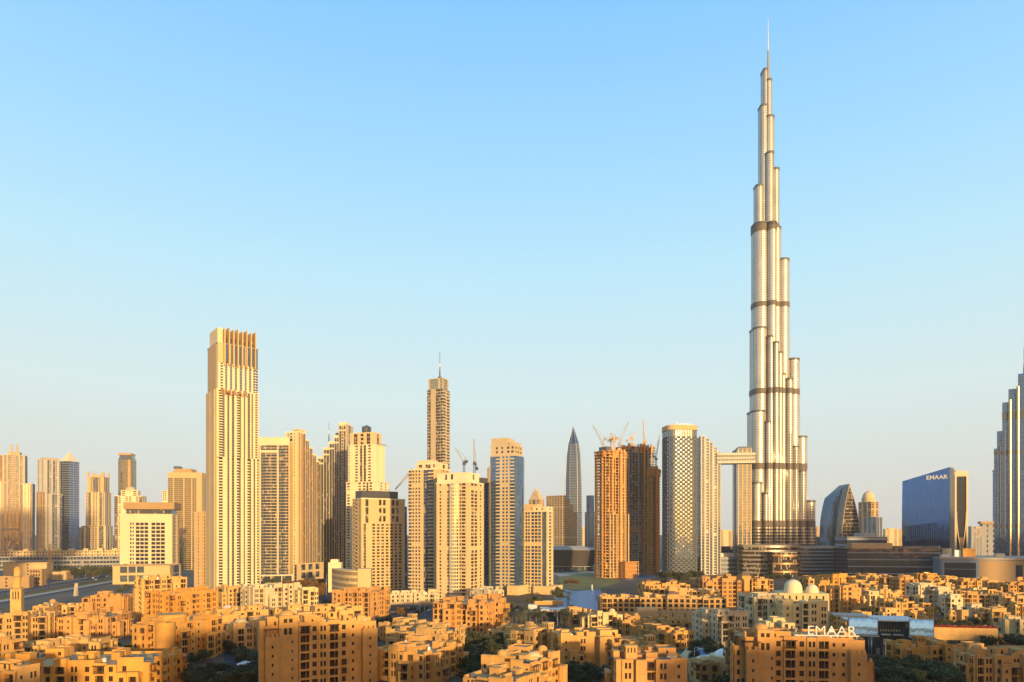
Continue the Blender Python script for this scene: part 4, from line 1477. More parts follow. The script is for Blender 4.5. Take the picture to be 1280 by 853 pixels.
# far domed tower behind it
Y = 1500
T = tw('high_rise', 'far tan tower with a pointed dome crown, just right of the sail-shaped glass building', 1073, 1089, 1098, Y, 55)
v = V(T, 0, 1, 0, 1, 0, pz(628, Y))
shaft(T, v, 'glass_brown', "O1 w.4 O1", "O1 w.3 g1 w.3 O1", fh=3.6, wm='beige')
T.n('dome', 'cream').cyl(T.w * .5, T.d * .5, T.w * .55, pz(628, Y), pz(622, Y), 12)
T.n('dome', 'cream').dome(T.w * .5, T.d * .5, pz(622, Y), T.w * .5, pz(613.5, Y) - pz(622, Y), 12)
T.n('spire', 'cream').bar((T.w * .5, T.d * .5, pz(614, Y)), (T.w * .5, T.d * .5, pz(609, Y)), 1.2, 6, 0, .2)
T.done()
T = tw('office_block', 'grey glazed block with pale columns, in front of the far domed tan tower', 1078, 1096, 1103, 1350, 55)
shaft(T, V(T, 0, 1, 0, 1, 0, pz(647, 1350)), 'glass_grey', "g1 w.3 g1 w.3", "w.3 g1 w.3 g1 w.3 g1 w.3", fh=8, wm='greystone', slab='slabdark')
T.done()
T, hw, zt = louvre('office_block', 'dark banded block below the sail-shaped glass building, its right end grey', 'office block', 1060, 1108, 1010, 45, 672, 6, 'bluegrey', 'glass_night', 0, -4, .35)
T.n('roof_drum', 'greystone').cyl(6, 22, 14, zt + .9, zt + 7, 18)
T.done()

# blue wedge slab
Y = 1000
T = tw('glass_building', 'deep blue glass slab with a slanting roofline and white letters near the top', 1128, 1187, 1192.5, Y, 79, cat='office building')
zr, zl = pz(584, Y), pz(599, Y)
w_, d_ = T.w, T.d
g_ = T.p('glazing', 'glass_deep')
n_ = 24
lean = 2.5
for k in range(n_):
    f0, f1 = k / n_, (k + 1) / n_
    for q in range(6):
        t0, t1 = q / 6, (q + 1) / 6
        bow = lambda f, t: -3.0 * math.sin(3.1416 * t) * (1 - .3 * f)
        pt = lambda f, t: (bow(f, t), d_ * (1 - f), t * (zl + (zr - zl) * f))
        g_.poly([pt(f0, t0), pt(f1, t0), pt(f1, t1), pt(f0, t1)], 0, True)
g_.poly([(0, d_, 0), (0, d_, zl), (w_, d_, zl), (w_, d_, 0)])
g_.poly([(w_, 0, 0), (w_, 0, zr), (w_, d_, zl), (w_, d_, 0)][::-1])
T.n('end_wall', 'slabdark').poly([(0, -.01, 0), (w_, -.01, 0), (w_, -.01, zr), (0, -.01, zr)])  # dark material puts this end's shade into its colour
T.n('roof', 'slabdark').poly([(0, 0, zr), (w_, 0, zr), (w_, d_, zl), (0, d_, zl)])
ml = T.n('mullion', 'darksteel')
for k in range(1, 22):
    f = k / 22
    for q in range(6):
        t0, t1 = q / 6, (q + 1) / 6
        ml.bar((-3.15 * math.sin(3.1416 * t0) * (1 - .3 * f) - .05, d_ * (1 - f), t0 * (zl + (zr - zl) * f)), (-3.15 * math.sin(3.1416 * t1) * (1 - .3 * f) - .05, d_ * (1 - f), t1 * (zl + (zr - zl) * f)), .16)
root = T.done()
lt = inst('lettering', text_mesh('EMAAR', 8.5, 'whitepaint', .6, .15), root, (-1.6, d_ * .26, pz(598.5, Y)))
lt.rotation_euler = (R(90), 0, R(-90))
# slim tower with white pointed frame
Y = 1060
T = tw('glass_tower', 'slim blue tower in a white frame pointed at its foot, behind the blue slab', 1186, 1194, 1209, Y, 12, 24)
zt = pz(592, Y)
w_, d_ = T.w, T.d
core(T, (0, w_, 0, d_, 0, zt - 1), 'glass_night')
fac(T, (0, w_, 0, d_, 0, zt), 'L', "w.3 g2 w.3", 26, 'greystone', slab='slabdark')
zb_ = pz(690, Y)
fr_ = T.n('pointed_frame', 'cream_light')
fr_.box(-.8, w_ + .8, -1.6, 0, zt - 5, zt + 3)
z3 = pz(672, Y)
fr_.box(-.8, 1.6, -1.6, 0, 0, zt - 5); fr_.box(w_ - 1.4, w_ + .8, -1.6, 0, 0, zt - 5)
for sgn in (0, 1):
    prev = None
    for k in range(9):
        t = k / 8
        z_ = z3 + 40 - (z3 + 40 - zb_) * t
        x_ = (1.5 + (w_ / 2 - 1.5) * t ** 2)
        p = (x_ if sgn == 0 else w_ - x_, -1.2, z_)
        if prev: fr_.bar(prev, p, .8)
        prev = p
T.n('lower_lattice', 'copper').box(w_ * .3, w_ * .7, -.9, -.5, z3 - 12, z3)
T.n('roof_house', 'cream_light').box(w_ * .1, w_ * .5, .5, d_ * .6, zt + 3, zt + 5)
T.done()
T = tw('office_block', 'small pale grey block right of the white-framed slim tower', 1209, 1214, 1229, 1250, 25)
shaft(T, V(T, 0, 1, 0, 1, 0, pz(659, 1250)), 'glass_grey', "w.6 o1 o1 o1 w.4", "w1", fh=3.6, wm='greystone')
T.done()
T = tw('office_block', 'grey stone block with an overhanging roof, left of the silver stepped tower', 1225, 1228, 1248, 1300, 20)
v = V(T, 0, 1, 0, 1, 0, pz(656, 1300))
shaft(T, v, 'glass_dark', "w1 o.6 w1 o.6 w1", "w1", fh=9, wm='greystone')
T.n('roof_slab', 'brownish').box(-4, T.w + 4, -4, T.d, v[5] + 1.4, v[5] + 6)
T.done()
T = tw('glass_tower', 'slim grey-blue tower just left of the silver stepped tower at the right edge', 1241, 1245, 1252, 1400, 40)
v = V(T, 0, 1, 0, 1, 0, pz(590, 1400))
core(T, v, 'glass_blue'); fac(T, v, 'L', "s1", 50, 'greystone'); fac(T, v, 'R', "s1", 50, 'greystone'); cap(T, v, 'greystone', 4)
T.done()

# silver stepped tower cut by the right edge
Y = 1000
T = Thing('stepped_tower', 'silver-blue stepped tower with gold-lit ribs and a mast, cut by the right edge', 'tower', (px(1278, Y), Y, 0), -36)
cols = [(-30, 572 - 14, 4.2), (-25.5, 536, 5), (-19, 500, 5), (-10.5, 484, 6), (2, 466, 7), (14, 490, 6), (23, 520, 5.5)]
for k, (x_, ty, r_) in enumerate(cols):
    mb = T.n('stepped_shaft', ['glass_blue', 'slabdark', 'goldmetal', 'slabdark'])
    zt = pz(ty, Y)
    hw_ = r_
    ol = [(x_ - hw_, 6 - abs(x_) * -.15), (x_ + hw_, 6 - abs(x_) * -.15), (x_ + hw_, 34), (x_ - hw_, 34)]
    mb.prism(ol, 0, zt, 0)
    y0_ = 6 + abs(x_) * .15
    mb.cyl(x_ + hw_ - .6, y0_, 2.1 if k in (2, 3) else 1.4, 0, zt + 3, 12, 2 if k in (2, 3) else 3)  # two ribs coloured gold to paint sunlit slivers, the others dark
    for j in range(1, int(zt / 3.8)):
        mb.box(x_ - hw_ - .15, x_ + hw_ - 2.2, y0_ - .25, y0_ - .01, j * 3.8, j * 3.8 + 1.1, 3)
    for a, b_ in ((512, 522), (562, 566), (655, 660)):
        if pz(a, Y) < zt: mb.box(x_ - hw_ - .3, x_ + hw_ - 2.0, y0_ - .5, y0_ - .27, pz(b_, Y), pz(a, Y), 1)
T.n('mast', 'steel').bar((2, 15, pz(468, Y)), (2, 15, pz(431, Y)), 1.1, 8, 0, .3)
T.done()

# banded mall building and mall roof
Y = 880
T = Thing('mall_building', 'long dark mall building with pale floor bands and a raised tan front', 'mall', (px(1123, Y), Y, 0), -9)
w2 = (px(1187, Y) - px(1068, Y)) / 2
zt = pz(686, Y)
T.p('glazing', 'glass_night').box(-w2, w2, 0, 60, 0, zt)
for k in range(4):
    T.n('floor_band', 'bluegrey').box(-w2 - .5, w2 * .82, -2.2 + k * .3, 0, 6.5 + k * (zt - 7) / 3.6, 6.5 + k * (zt - 7) / 3.6 + 1.1)
T.n('end_wall', 'slabdark').box(w2 * .82, w2 + .5, -2.6, 60, 0, zt + .4)
T.n('sign_band', 'slabdark').box(-w2 * .1, w2 * .82, -.4, 4, zt - .2, zt + 3.5)
sg = T.n('lettering', 'slab')
for k in range(9):
    sg.box(w2 * .12 + k * 2.2, w2 * .12 + k * 2.2 + 1.2, -.55, -.41, zt + 1, zt + 2.4)
T.n('raised_front', 'beige').box(-w2 * .92, -w2 * .12, -1, 20, zt, zt + 7)
for k in range(8):
    T.p('raised_front_slot', 'brownish').box(-w2 * .9 + k * w2 * .1, -w2 * .9 + k * w2 * .1 + .8, -1.12, -1.01, zt + 1.2, zt + 6)
T.n('roof', 'slabdark').box(-w2, w2 * .8, 4.2, 60, zt + .02, zt + .6)
T.done()
Y = 830
T = Thing('mall_building', 'long low mall wing with a flat pale roof and dark showcase window, right edge', 'mall', (px(1240, Y), Y, 0), -16)
w2 = (px(1300, Y) - px(1186, Y)) / 2
zt = pz(700, Y)
T.p('wall', 'bluegrey').box(-w2, w2 + 50, 0, 90, 0, zt)
T.n('roof', 'slab').box(-w2 - 1, w2 + 51, -1.5, 91, zt, zt + 2.6)
T.n('showcase_window', 'glass_night').box(-w2 + 4, -w2 + 38, -.8, -.1, 5, zt - 4)
sf = T.n('showcase_frame', 'bluegrey')
sf.box(-w2 + 1.5, -w2 + 3.9, -1.4, -.1, 2, zt - 1); sf.box(-w2 + 38.1, -w2 + 42, -1.4, -.1, 2, zt - 1)
sf.box(-w2 + 3.9, -w2 + 38.1, -1.3, -.1, zt - 3.9, zt - 1.1); sf.box(-w2 + 3.9, -w2 + 38.1, -1.3, -.1, 2.1, 4.9)
sf.box(-w2 + 4, -w2 + 38, -1.0, -.82, zt * .55, zt * .55 + .6)
T.n('tan_wall', 'brownish').box(-w2 + 42.2, w2 + 50, -.6, -.02, 0, zt - 1)
for k in range(4):
    T.n('window_band', 'glass_night').box(-w2 + 80 + k * 9, -w2 + 87 + k * 9, -.9, -.61, 6, zt - 6)
T.n('roof_house', 'ochre').box(-w2 + 34, -w2 + 48, 30, 44, zt + 2.6, zt + 13)
T.n('roof_house', 'cream_light').box(-w2 + 68, -w2 + 77, 22, 30, zt + 2.6, zt + 7)
T.n('roof_house', 'canvas').box(-w2 + 6, -w2 + 15, 16, 24, zt + 2.6, zt + 5.4)
T.n('roof_screen', 'carwhite').box(-w2 + 26, -w2 + 33, 34, 36, zt + 2.6, zt + 11)
T.done()
# distant low blocks under the skyline
rr = random.Random(11)
far = [(-40, 50, 690, 'sand'), (1018, 1030, 660, 'ochre'), (1104, 1128, 662, 'pale'), (1006, 1026, 672, 'white'), (896, 922, 664, 'pale'), (104, 122, 667, 'beige'), (99, 108, 660, 'beige'), (724, 734, 660, 'pale'), (171, 176, 672, 'beige')]
lbl = {1018: 'orange-lit far block between the giant skyscraper and the sail-shaped glass building', 1104: 'far low pale block left of the blue glass slab', 1006: 'pale columned block at the right foot of the giant skyscraper', 896: 'far low pale buildings seen through the gap under the sky bridge', 104: 'grey-tan block low between the blue pyramid tower and the notched crown tower', 99: 'small tan block right of the blue pyramid tower', 724: 'pale low block right of the needle-pointed tower', 171: 'low beige block right of the round-shouldered glass tower'}
for x0, x1, ty, mm in far[1:]:
    Yf = 1180 if x0 == 1006 else rr.uniform(2300, 2700)
    if x0 in (104, 99, 171): Yf = 1800
    T = tw('far_building', lbl[x0], x0, x0 + 3, x1, Yf, 30, cat='building')
    shaft(T, V(T, 0, 1, 0, 1, 0, pz(ty, Yf)), 'glass_brown', "o1 w.6 o1 o1", "o1 w1", fh=4, wm={'sand': 'beige', 'ochre': 'beige', 'pale': 'cream', 'white': 'cream_light', 'beige': 'beige'}[mm])
    T.p('wall', 'cream').box(T.w * .2, T.w * .6, T.d * .2, T.d * .7, pz(ty, Yf), pz(ty, Yf) + 5)
    T.done()
# ------------------------------------------------------------------ the sand-coloured low-rise district
WIN = {}
def winmesh(kind, w_, h_, wm='sand'):
    """a window set back in its opening: timber frame, cross bars and panes (origin: lower left of the opening, wall plane y=0, inside +y)"""
    key = (kind, round(w_, 2), round(h_, 2), wm)
    if key in WIN: return WIN[key]
    mb = MB()
    if kind in ('win', 'arch'):
        y = .24
        mb.box(0, w_, y + .05, y + .09, 0, h_, 1)
        f = .09
        mb.box(0, f, y - .06, y + .05, 0, h_, 0); mb.box(w_ - f, w_, y - .06, y + .05, 0, h_, 0)
        mb.box(f, w_ - f, y - .055, y + .05, 0, f, 0); mb.box(f, w_ - f, y - .055, y + .05, h_ - f, h_, 0)
        if w_ > .9: mb.box(w_ / 2 - .05, w_ / 2 + .05, y - .05, y + .05, f, h_ - f, 0)
        if h_ > 1.2: mb.box(f, w_ - f, y - .045, y + .05, h_ * .62, h_ * .62 + .07, 0)
        mb.box(-.06, w_ + .06, -.10, .02, -.12, -.005, 2)
        if kind == 'arch':
            n_ = 8
            r_ = w_ / 2
            for k in range(n_):
                a0, a1 = math.pi * k / n_, math.pi * (k + 1) / n_
                x0, x1 = r_ - r_ * math.cos(a0), r_ - r_ * math.cos(a1)
                z0, z1 = h_ - r_ + r_ * math.sin(a0), h_ - r_ + r_ * math.sin(a1)
                mb.poly([(x0, .01, z0), (x1, .01, z1), (x1, .01, h_), (x0, .01, h_)], 2)
    elif kind == 'bal':
        dp = 1.5
        mb.box(0, w_, dp - .04, dp, 0, h_, 1)  # full-width dark glass door; the recess's deep shade is put into its colour
        mb.box(w_ * .66, w_ * .74, dp - .1, dp - .05, .02, h_, 2)
        mb.box(w_ * .37, w_ * .40, dp - .14, dp - .1, .02, h_ * .86, 0)
        # timber rail with posts
        mb.box(0, w_, .02, .12, .95, 1.07, 0)
        mb.box(0, w_, .03, .11, .08, .16, 0)
        n_ = max(4, int(w_ / .35))
        for k in range(n_ + 1):
            x_ = w_ * k / n_
            mb.box(max(0, x_ - .035), min(w_, x_ + .035), .04, .1, .16, .95, 0)
    elif kind == 'awn':       # top balcony: timber posts and a projecting timber roof
        dp = 1.5
        mb.box(0, w_, dp - .04, dp, 0, h_, 1)  # same dark back, with the shade under the timber roof in its colour
        mb.box(-.5, w_ + .5, -1.1, .3, h_ + .1, h_ + .28, 0)
        for k in range(9):
            x_ = -.4 + (w_ + .8) * k / 8
            mb.box(x_ - .05, x_ + .05, -1.2, -.02, h_ - .02, h_ + .1, 0)
        for x_ in (.1, w_ / 2, w_ - .1):
            mb.box(x_ - .08, x_ + .08, -.9, -.74, 0, h_ - .02, 0)
        mb.box(-.3, w_ + .3, -1.0, -.02, -.3, -.02, 2)
        mb.box(-.3, w_ + .3, -.98, -.9, .85, .97, 0)
        for k in range(12):
            x_ = -.25 + (w_ + .5) * k / 11
            mb.box(x_ - .03, x_ + .03, -.97, -.91, 0, .85, 0)
    elif kind == 'mash':      # timber lattice bay standing out from the wall
        mb.box(-.15, w_ + .15, -.75, .2, -.15, 0, 0); mb.box(-.25, w_ + .25, -.9, .2, h_, h_ + .16, 0)
        mb.box(-.05, w_ + .05, -.6, .2, 0, h_, 1)
        for k in range(7):
            x_ = -.1 + (w_ + .2) * k / 6
            mb.box(x_ - .06, x_ + .06, -.72, -.61, 0, h_, 0)
        for k in range(4):
            mb.box(-.1, w_ + .1, -.7, -.6, h_ * (k + .3) / 4, h_ * (k + .3) / 4 + .1, 0)
    elif kind == 'slot':
        mb.box(0, w_, .2, .24, 0, h_, 1)
        for k in range(4):
            mb.box(0, w_, .08, .2, h_ * (k + .3) / 4, h_ * (k + .5) / 4, 0)
    me = mb.mesh({'win': 'window', 'arch': 'arched_window', 'bal': 'balcony', 'awn': 'roofed_balcony', 'slot': 'vent_screen', 'mash': 'lattice_bay'}[kind], ['timber', 'pane', wm])
    WIN[key] = me
    return me
WNAME = {'win': 'window', 'arch': 'arched_window', 'bal': 'balcony', 'awn': 'roofed_balcony', 'slot': 'vent_screen', 'mash': 'lattice_bay'}
WDEPTH = {'win': .3, 'arch': .3, 'bal': 1.5, 'awn': 1.5, 'slot': .25, 'mash': .25}

def panel(mb, v, side, u0, u1, o, z0, z1, ops, m=0):
    """wall panel with real openings; ops: (kind, u, z, w, h)"""
    us = sorted({u0, u1} | {x for q in ops for x in (q[1], q[1] + q[3])})
    zs = sorted({z0, z1} | {x for q in ops for x in (q[2], q[2] + q[4])})
    for i in range(len(us) - 1):
        ua, ub = us[i], us[i + 1]
        if ub - ua < 1e-4: continue
        k = 0
        run = None
        for j in range(len(zs) - 1):
            za, zb = zs[j], zs[j + 1]
            hole = any(q[1] - 1e-4 <= ua and ub <= q[1] + q[3] + 1e-4 and q[2] - 1e-4 <= za and zb <= q[2] + q[4] + 1e-4 for q in ops)
            if not hole and run is None: run = za
            if hole and run is not None:
                mb.poly([fpt(v, side, ua, o, run), fpt(v, side, ub, o, run), fpt(v, side, ub, o, za), fpt(v, side, ua, o, za)], m)
                run = None
        if run is not None:
            mb.poly([fpt(v, side, ua, o, run), fpt(v, side, ub, o, run), fpt(v, side, ub, o, zs[-1]), fpt(v, side, ua, o, zs[-1])], m)
    for kind, u, z, w_, h_ in ops:
        d = WDEPTH[kind]
        P = lambda uu, oo, zz: fpt(v, side, uu, oo, zz)
        a, b_ = o, o - d
        mb.poly([P(u, a, z), P(u, b_, z), P(u, b_, z + h_), P(u, a, z + h_)], m)
        mb.poly([P(u + w_, b_, z), P(u + w_, a, z), P(u + w_, a, z + h_), P(u + w_, b_, z + h_)], m)
        mb.poly([P(u, a, z), P(u + w_, a, z), P(u + w_, b_, z), P(u, b_, z)], m)
        mb.poly([P(u, b_, z + h_), P(u + w_, b_, z + h_), P(u + w_, a, z + h_), P(u, a, z + h_)], m)

SIDEROT = {'R': 0.0, 'L': -math.pi / 2, 'E': math.pi / 2, 'B': math.pi}
def put_ops(root, v, side, o, ops, wm, extra=None):
    for kind, u, z, w_, h_ in ops:
        inst(WNAME[kind], winmesh(kind, w_, h_, wm), root, fpt(v, side, u, o, z), SIDEROT[side])

def rough_face(T, v, side, wm, rng, fh=3.35, arch=.0, seg=None, jit=True, z0=0.0, zvis=0.0, bal=.22, plan=None, big=False, skip=()):
    """one street front: segments of wall at slightly different depths and heights, stacked openings in each"""
    Wd = flen(v, side)
    H = v[5]
    wl = T.p('wall', (wm, 'rooftan'))
    u = 0.0
    cn = T.n('cornice', wm)
    nf = max(1, int((H - z0 - .4) / fh))
    base = H - nf * fh - .35
    segs = []
    while u < Wd - .01:
        s = rng.choice([3.1, 3.6, 4.2, 4.8]) if seg is None else seg
        if plan: s = plan[len(segs)][0] * Wd / sum(q[0] for q in plan)
        if Wd - u - s < (.05 if plan else 2.2): s = Wd - u
        segs.append((u, u + s)); u += s
    last = None
    for i, (a, b_) in enumerate(segs):
        s = b_ - a
        r = rng.random()
        kind = 'bal' if r < bal and s > 3 else 'pair' if r < .60 else 'one' if r < .80 else 'small' if r < .93 else 'blank'
        if kind == last == 'bal': kind = 'pair'
        if big: kind = 'bal' if r < bal else 'big'
        last = kind
        o = rng.choice([0, 0, .5, 1.0, 1.5]) if jit else 0
        dh = rng.choice([0, 0, .5, 1.1, -.6, 1.9]) if jit else 0
        if plan: kind, o, dh = plan[i][1:4]
        mid = (a + b_) / 2
        if any(q[0] - .3 <= a and b_ <= q[1] + .3 for q in skip): kind, o = 'blank', 0
        ops = []
        for f in range(nf):
            zb = base + f * fh
            if zb + fh < zvis: continue
            top = f == nf - 1
            if kind == 'bal':
                w_ = min(3.2, s - .8)
                if top and rng.random() < .6: ops.append(('awn', mid - w_ / 2, zb + .1, w_, 2.6))
                else: ops.append(('bal', mid - w_ / 2, zb + .1, w_, 2.6))
            elif kind == 'pair':
                w_ = .85
                k_ = 'arch' if rng.random() < arch else 'win'
                ops.append((k_, mid - w_ - .22, zb + .6, w_, 1.95)); ops.append((k_, mid + .22, zb + .6, w_, 1.95))
            elif kind == 'one':
                ops.append(('mash' if rng.random() < .16 else 'arch' if rng.random() < arch else 'win', mid - .75, zb + .6, 1.5, 1.9))
            elif kind == 'big':
                w_ = min(2.5, s - .9)
                ops.append(('arch' if rng.random() < arch else 'win', mid - w_ / 2, zb + .5, w_, 2.35))
            elif kind == 'small':
                ops.append(('win', mid - .45, zb + .9, .9, 1.2))
        panel(wl, v, side, a, b_, o, 0, H + dh, ops)
        put_ops(T.root, v, side, o, ops, wm)
        P = lambda uu, oo, zz: fpt(v, side, uu, oo, zz)
        bk = -.5
        fb(cn, v, side, a + .02, b_ - .02, o + .004, o + .14, H + dh - .42, H + dh - .2)
        wl.poly([P(a, bk, 0), P(a, o, 0), P(a, o, H + dh), P(a, bk, H + dh)])
        wl.poly([P(b_, o, 0), P(b_, bk, 0), P(b_, bk, H + dh), P(b_, o, H + dh)])
        wl.poly([P(a, o, H + dh), P(b_, o, H + dh), P(b_, bk, H + dh), P(a, bk, H + dh)])
        wl.poly([P(b_, bk, H - 1.2), P(a, bk, H - 1.2), P(a, bk, H + dh), P(b_, bk, H + dh)])

def wing(T, v, side, u0, u1, proj, H2, wm, rng, fh, arch, zv, bal):
    """a lower or higher part of the house standing out from a front"""
    x0, x1, y0, y1 = v[:4]
    if side == 'R': w2, ends = (x0 + u0, x0 + u1, y0 - proj, y0 - .02, 0, H2), 'LE'
    else: w2, ends = (x0 - proj, x0 - .02, y1 - u1, y1 - u0, 0, H2), 'RB'
    rough_face(T, w2, side, wm, rng, fh, arch, None, True, 0, zv, bal)
    wl = T.p('wall', (wm, 'rooftan'))
    for s in ends:
        W2 = flen(w2, s)
        ops = []
        k = 0
        while proj > 2.2 and H2 - .7 - 3.3 * (k + 1) > max(1, zv - 3):
            ops.append(('win', W2 / 2 - .5, H2 - .7 - 3.3 * (k + 1) + .6, 1.0, 1.7)); k += 1
        panel(wl, w2, s, 0, W2, 0, 0, H2, ops)
        put_ops(T.root, w2, s, 0, ops, wm)
        P = lambda uu, oo, zz: fpt(w2, s, uu, oo, zz)
        wl.poly([P(0, 0, H2), P(W2, 0, H2), P(W2, -.35, H2), P(0, -.35, H2)])
        wl.poly([P(W2, -.35, H2 - .8), P(0, -.35, H2 - .8), P(0, -.35, H2), P(W2, -.35, H2)])
    T.p('terrace', 'rooftan').box(w2[0] + .3, w2[1], w2[2] + .3, w2[3] - .3, H2 - 1.0, H2 - .8)

def upper(T, v, wm, rng, arch=0.0, name='penthouse'):
    """set-back top storey with its own windows and parapet"""
    mb = T.n(name, (wm, 'rooftan'))
    x0, x1, y0, y1, z0, z1 = v
    for side in 'RLE':
        Wd = flen(v, side)
        ops = []
        n_ = max(1, int(Wd / 3.4))
        for k in range(n_):
            if rng.random() < .7:
                c = Wd * (k + .5) / n_
                w_ = rng.choice([.7, .9, 1.2])
                if w_ + .4 < Wd / n_ and z1 - z0 > 2.3:
                    ops.append(('arch' if rng.random() < arch else 'win', c - w_ / 2, z0 + .85, w_, min(1.4, z1 - z0 - 1.2)))
        panel(mb, v, side, 0, Wd, 0, z0, z1 + .5, ops)
        put_ops(T.root, v, side, 0, ops, wm)
    P = lambda u, o, z: fpt(v, 'B', u, o, z)
    Wd = flen(v, 'B')
    mb.poly([P(0, 0, z0), P(Wd, 0, z0), P(Wd, 0, z1 + .5), P(0, 0, z1 + .5)])
    mb.poly([(x0 + .3, y0 + .3, z1), (x1 - .3, y0 + .3, z1), (x1 - .3, y1 - .3, z1), (x0 + .3, y1 - .3, z1)], 1)
    t = .3
    for a in ((x0, x1, y0, y0 + t), (x0, x1, y1 - t, y1)):
        mb.poly([(a[0], a[2], z1 + .5), (a[1], a[2], z1 + .5), (a[1], a[3], z1 + .5), (a[0], a[3], z1 + .5)])
    for a in ((x0, x0 + t, y0 + t, y1 - t), (x1 - t, x1, y0 + t, y1 - t)):
        mb.poly([(a[0], a[2], z1 + .5), (a[1], a[2], z1 + .5), (a[1], a[3], z1 + .5), (a[0], a[3], z1 + .5)])
    mb.poly([(x0 + t, y0 + t, z1), (x0 + t, y1 - t, z1), (x0 + t, y1 - t, z1 + .5), (x0 + t, y0 + t, z1 + .5)][::-1])
    mb.poly([(x1 - t, y0 + t, z1), (x1 - t, y1 - t, z1), (x1 - t, y1 - t, z1 + .5), (x1 - t, y0 + t, z1 + .5)])
    mb.poly([(x0 + t, y1 - t, z1), (x1 - t, y1 - t, z1), (x1 - t, y1 - t, z1 + .5), (x0 + t, y1 - t, z1 + .5)])

ACM = None
def aircon(root, x, y, z, rz):
    global ACM
    if ACM is None:
        mb = MB()
        mb.box(-.7, .7, -.5, .5, .15, 1.25, 0); mb.box(-.75, .75, -.55, .55, 0, .15, 1)
        mb.cyl(0, 0, .4, 1.25, 1.4, 10, 1)
        ACM = mb.mesh('air_conditioner', ['steel', 'slabdark'])
    inst('air_conditioner', ACM, root, (x, y, z), rz)

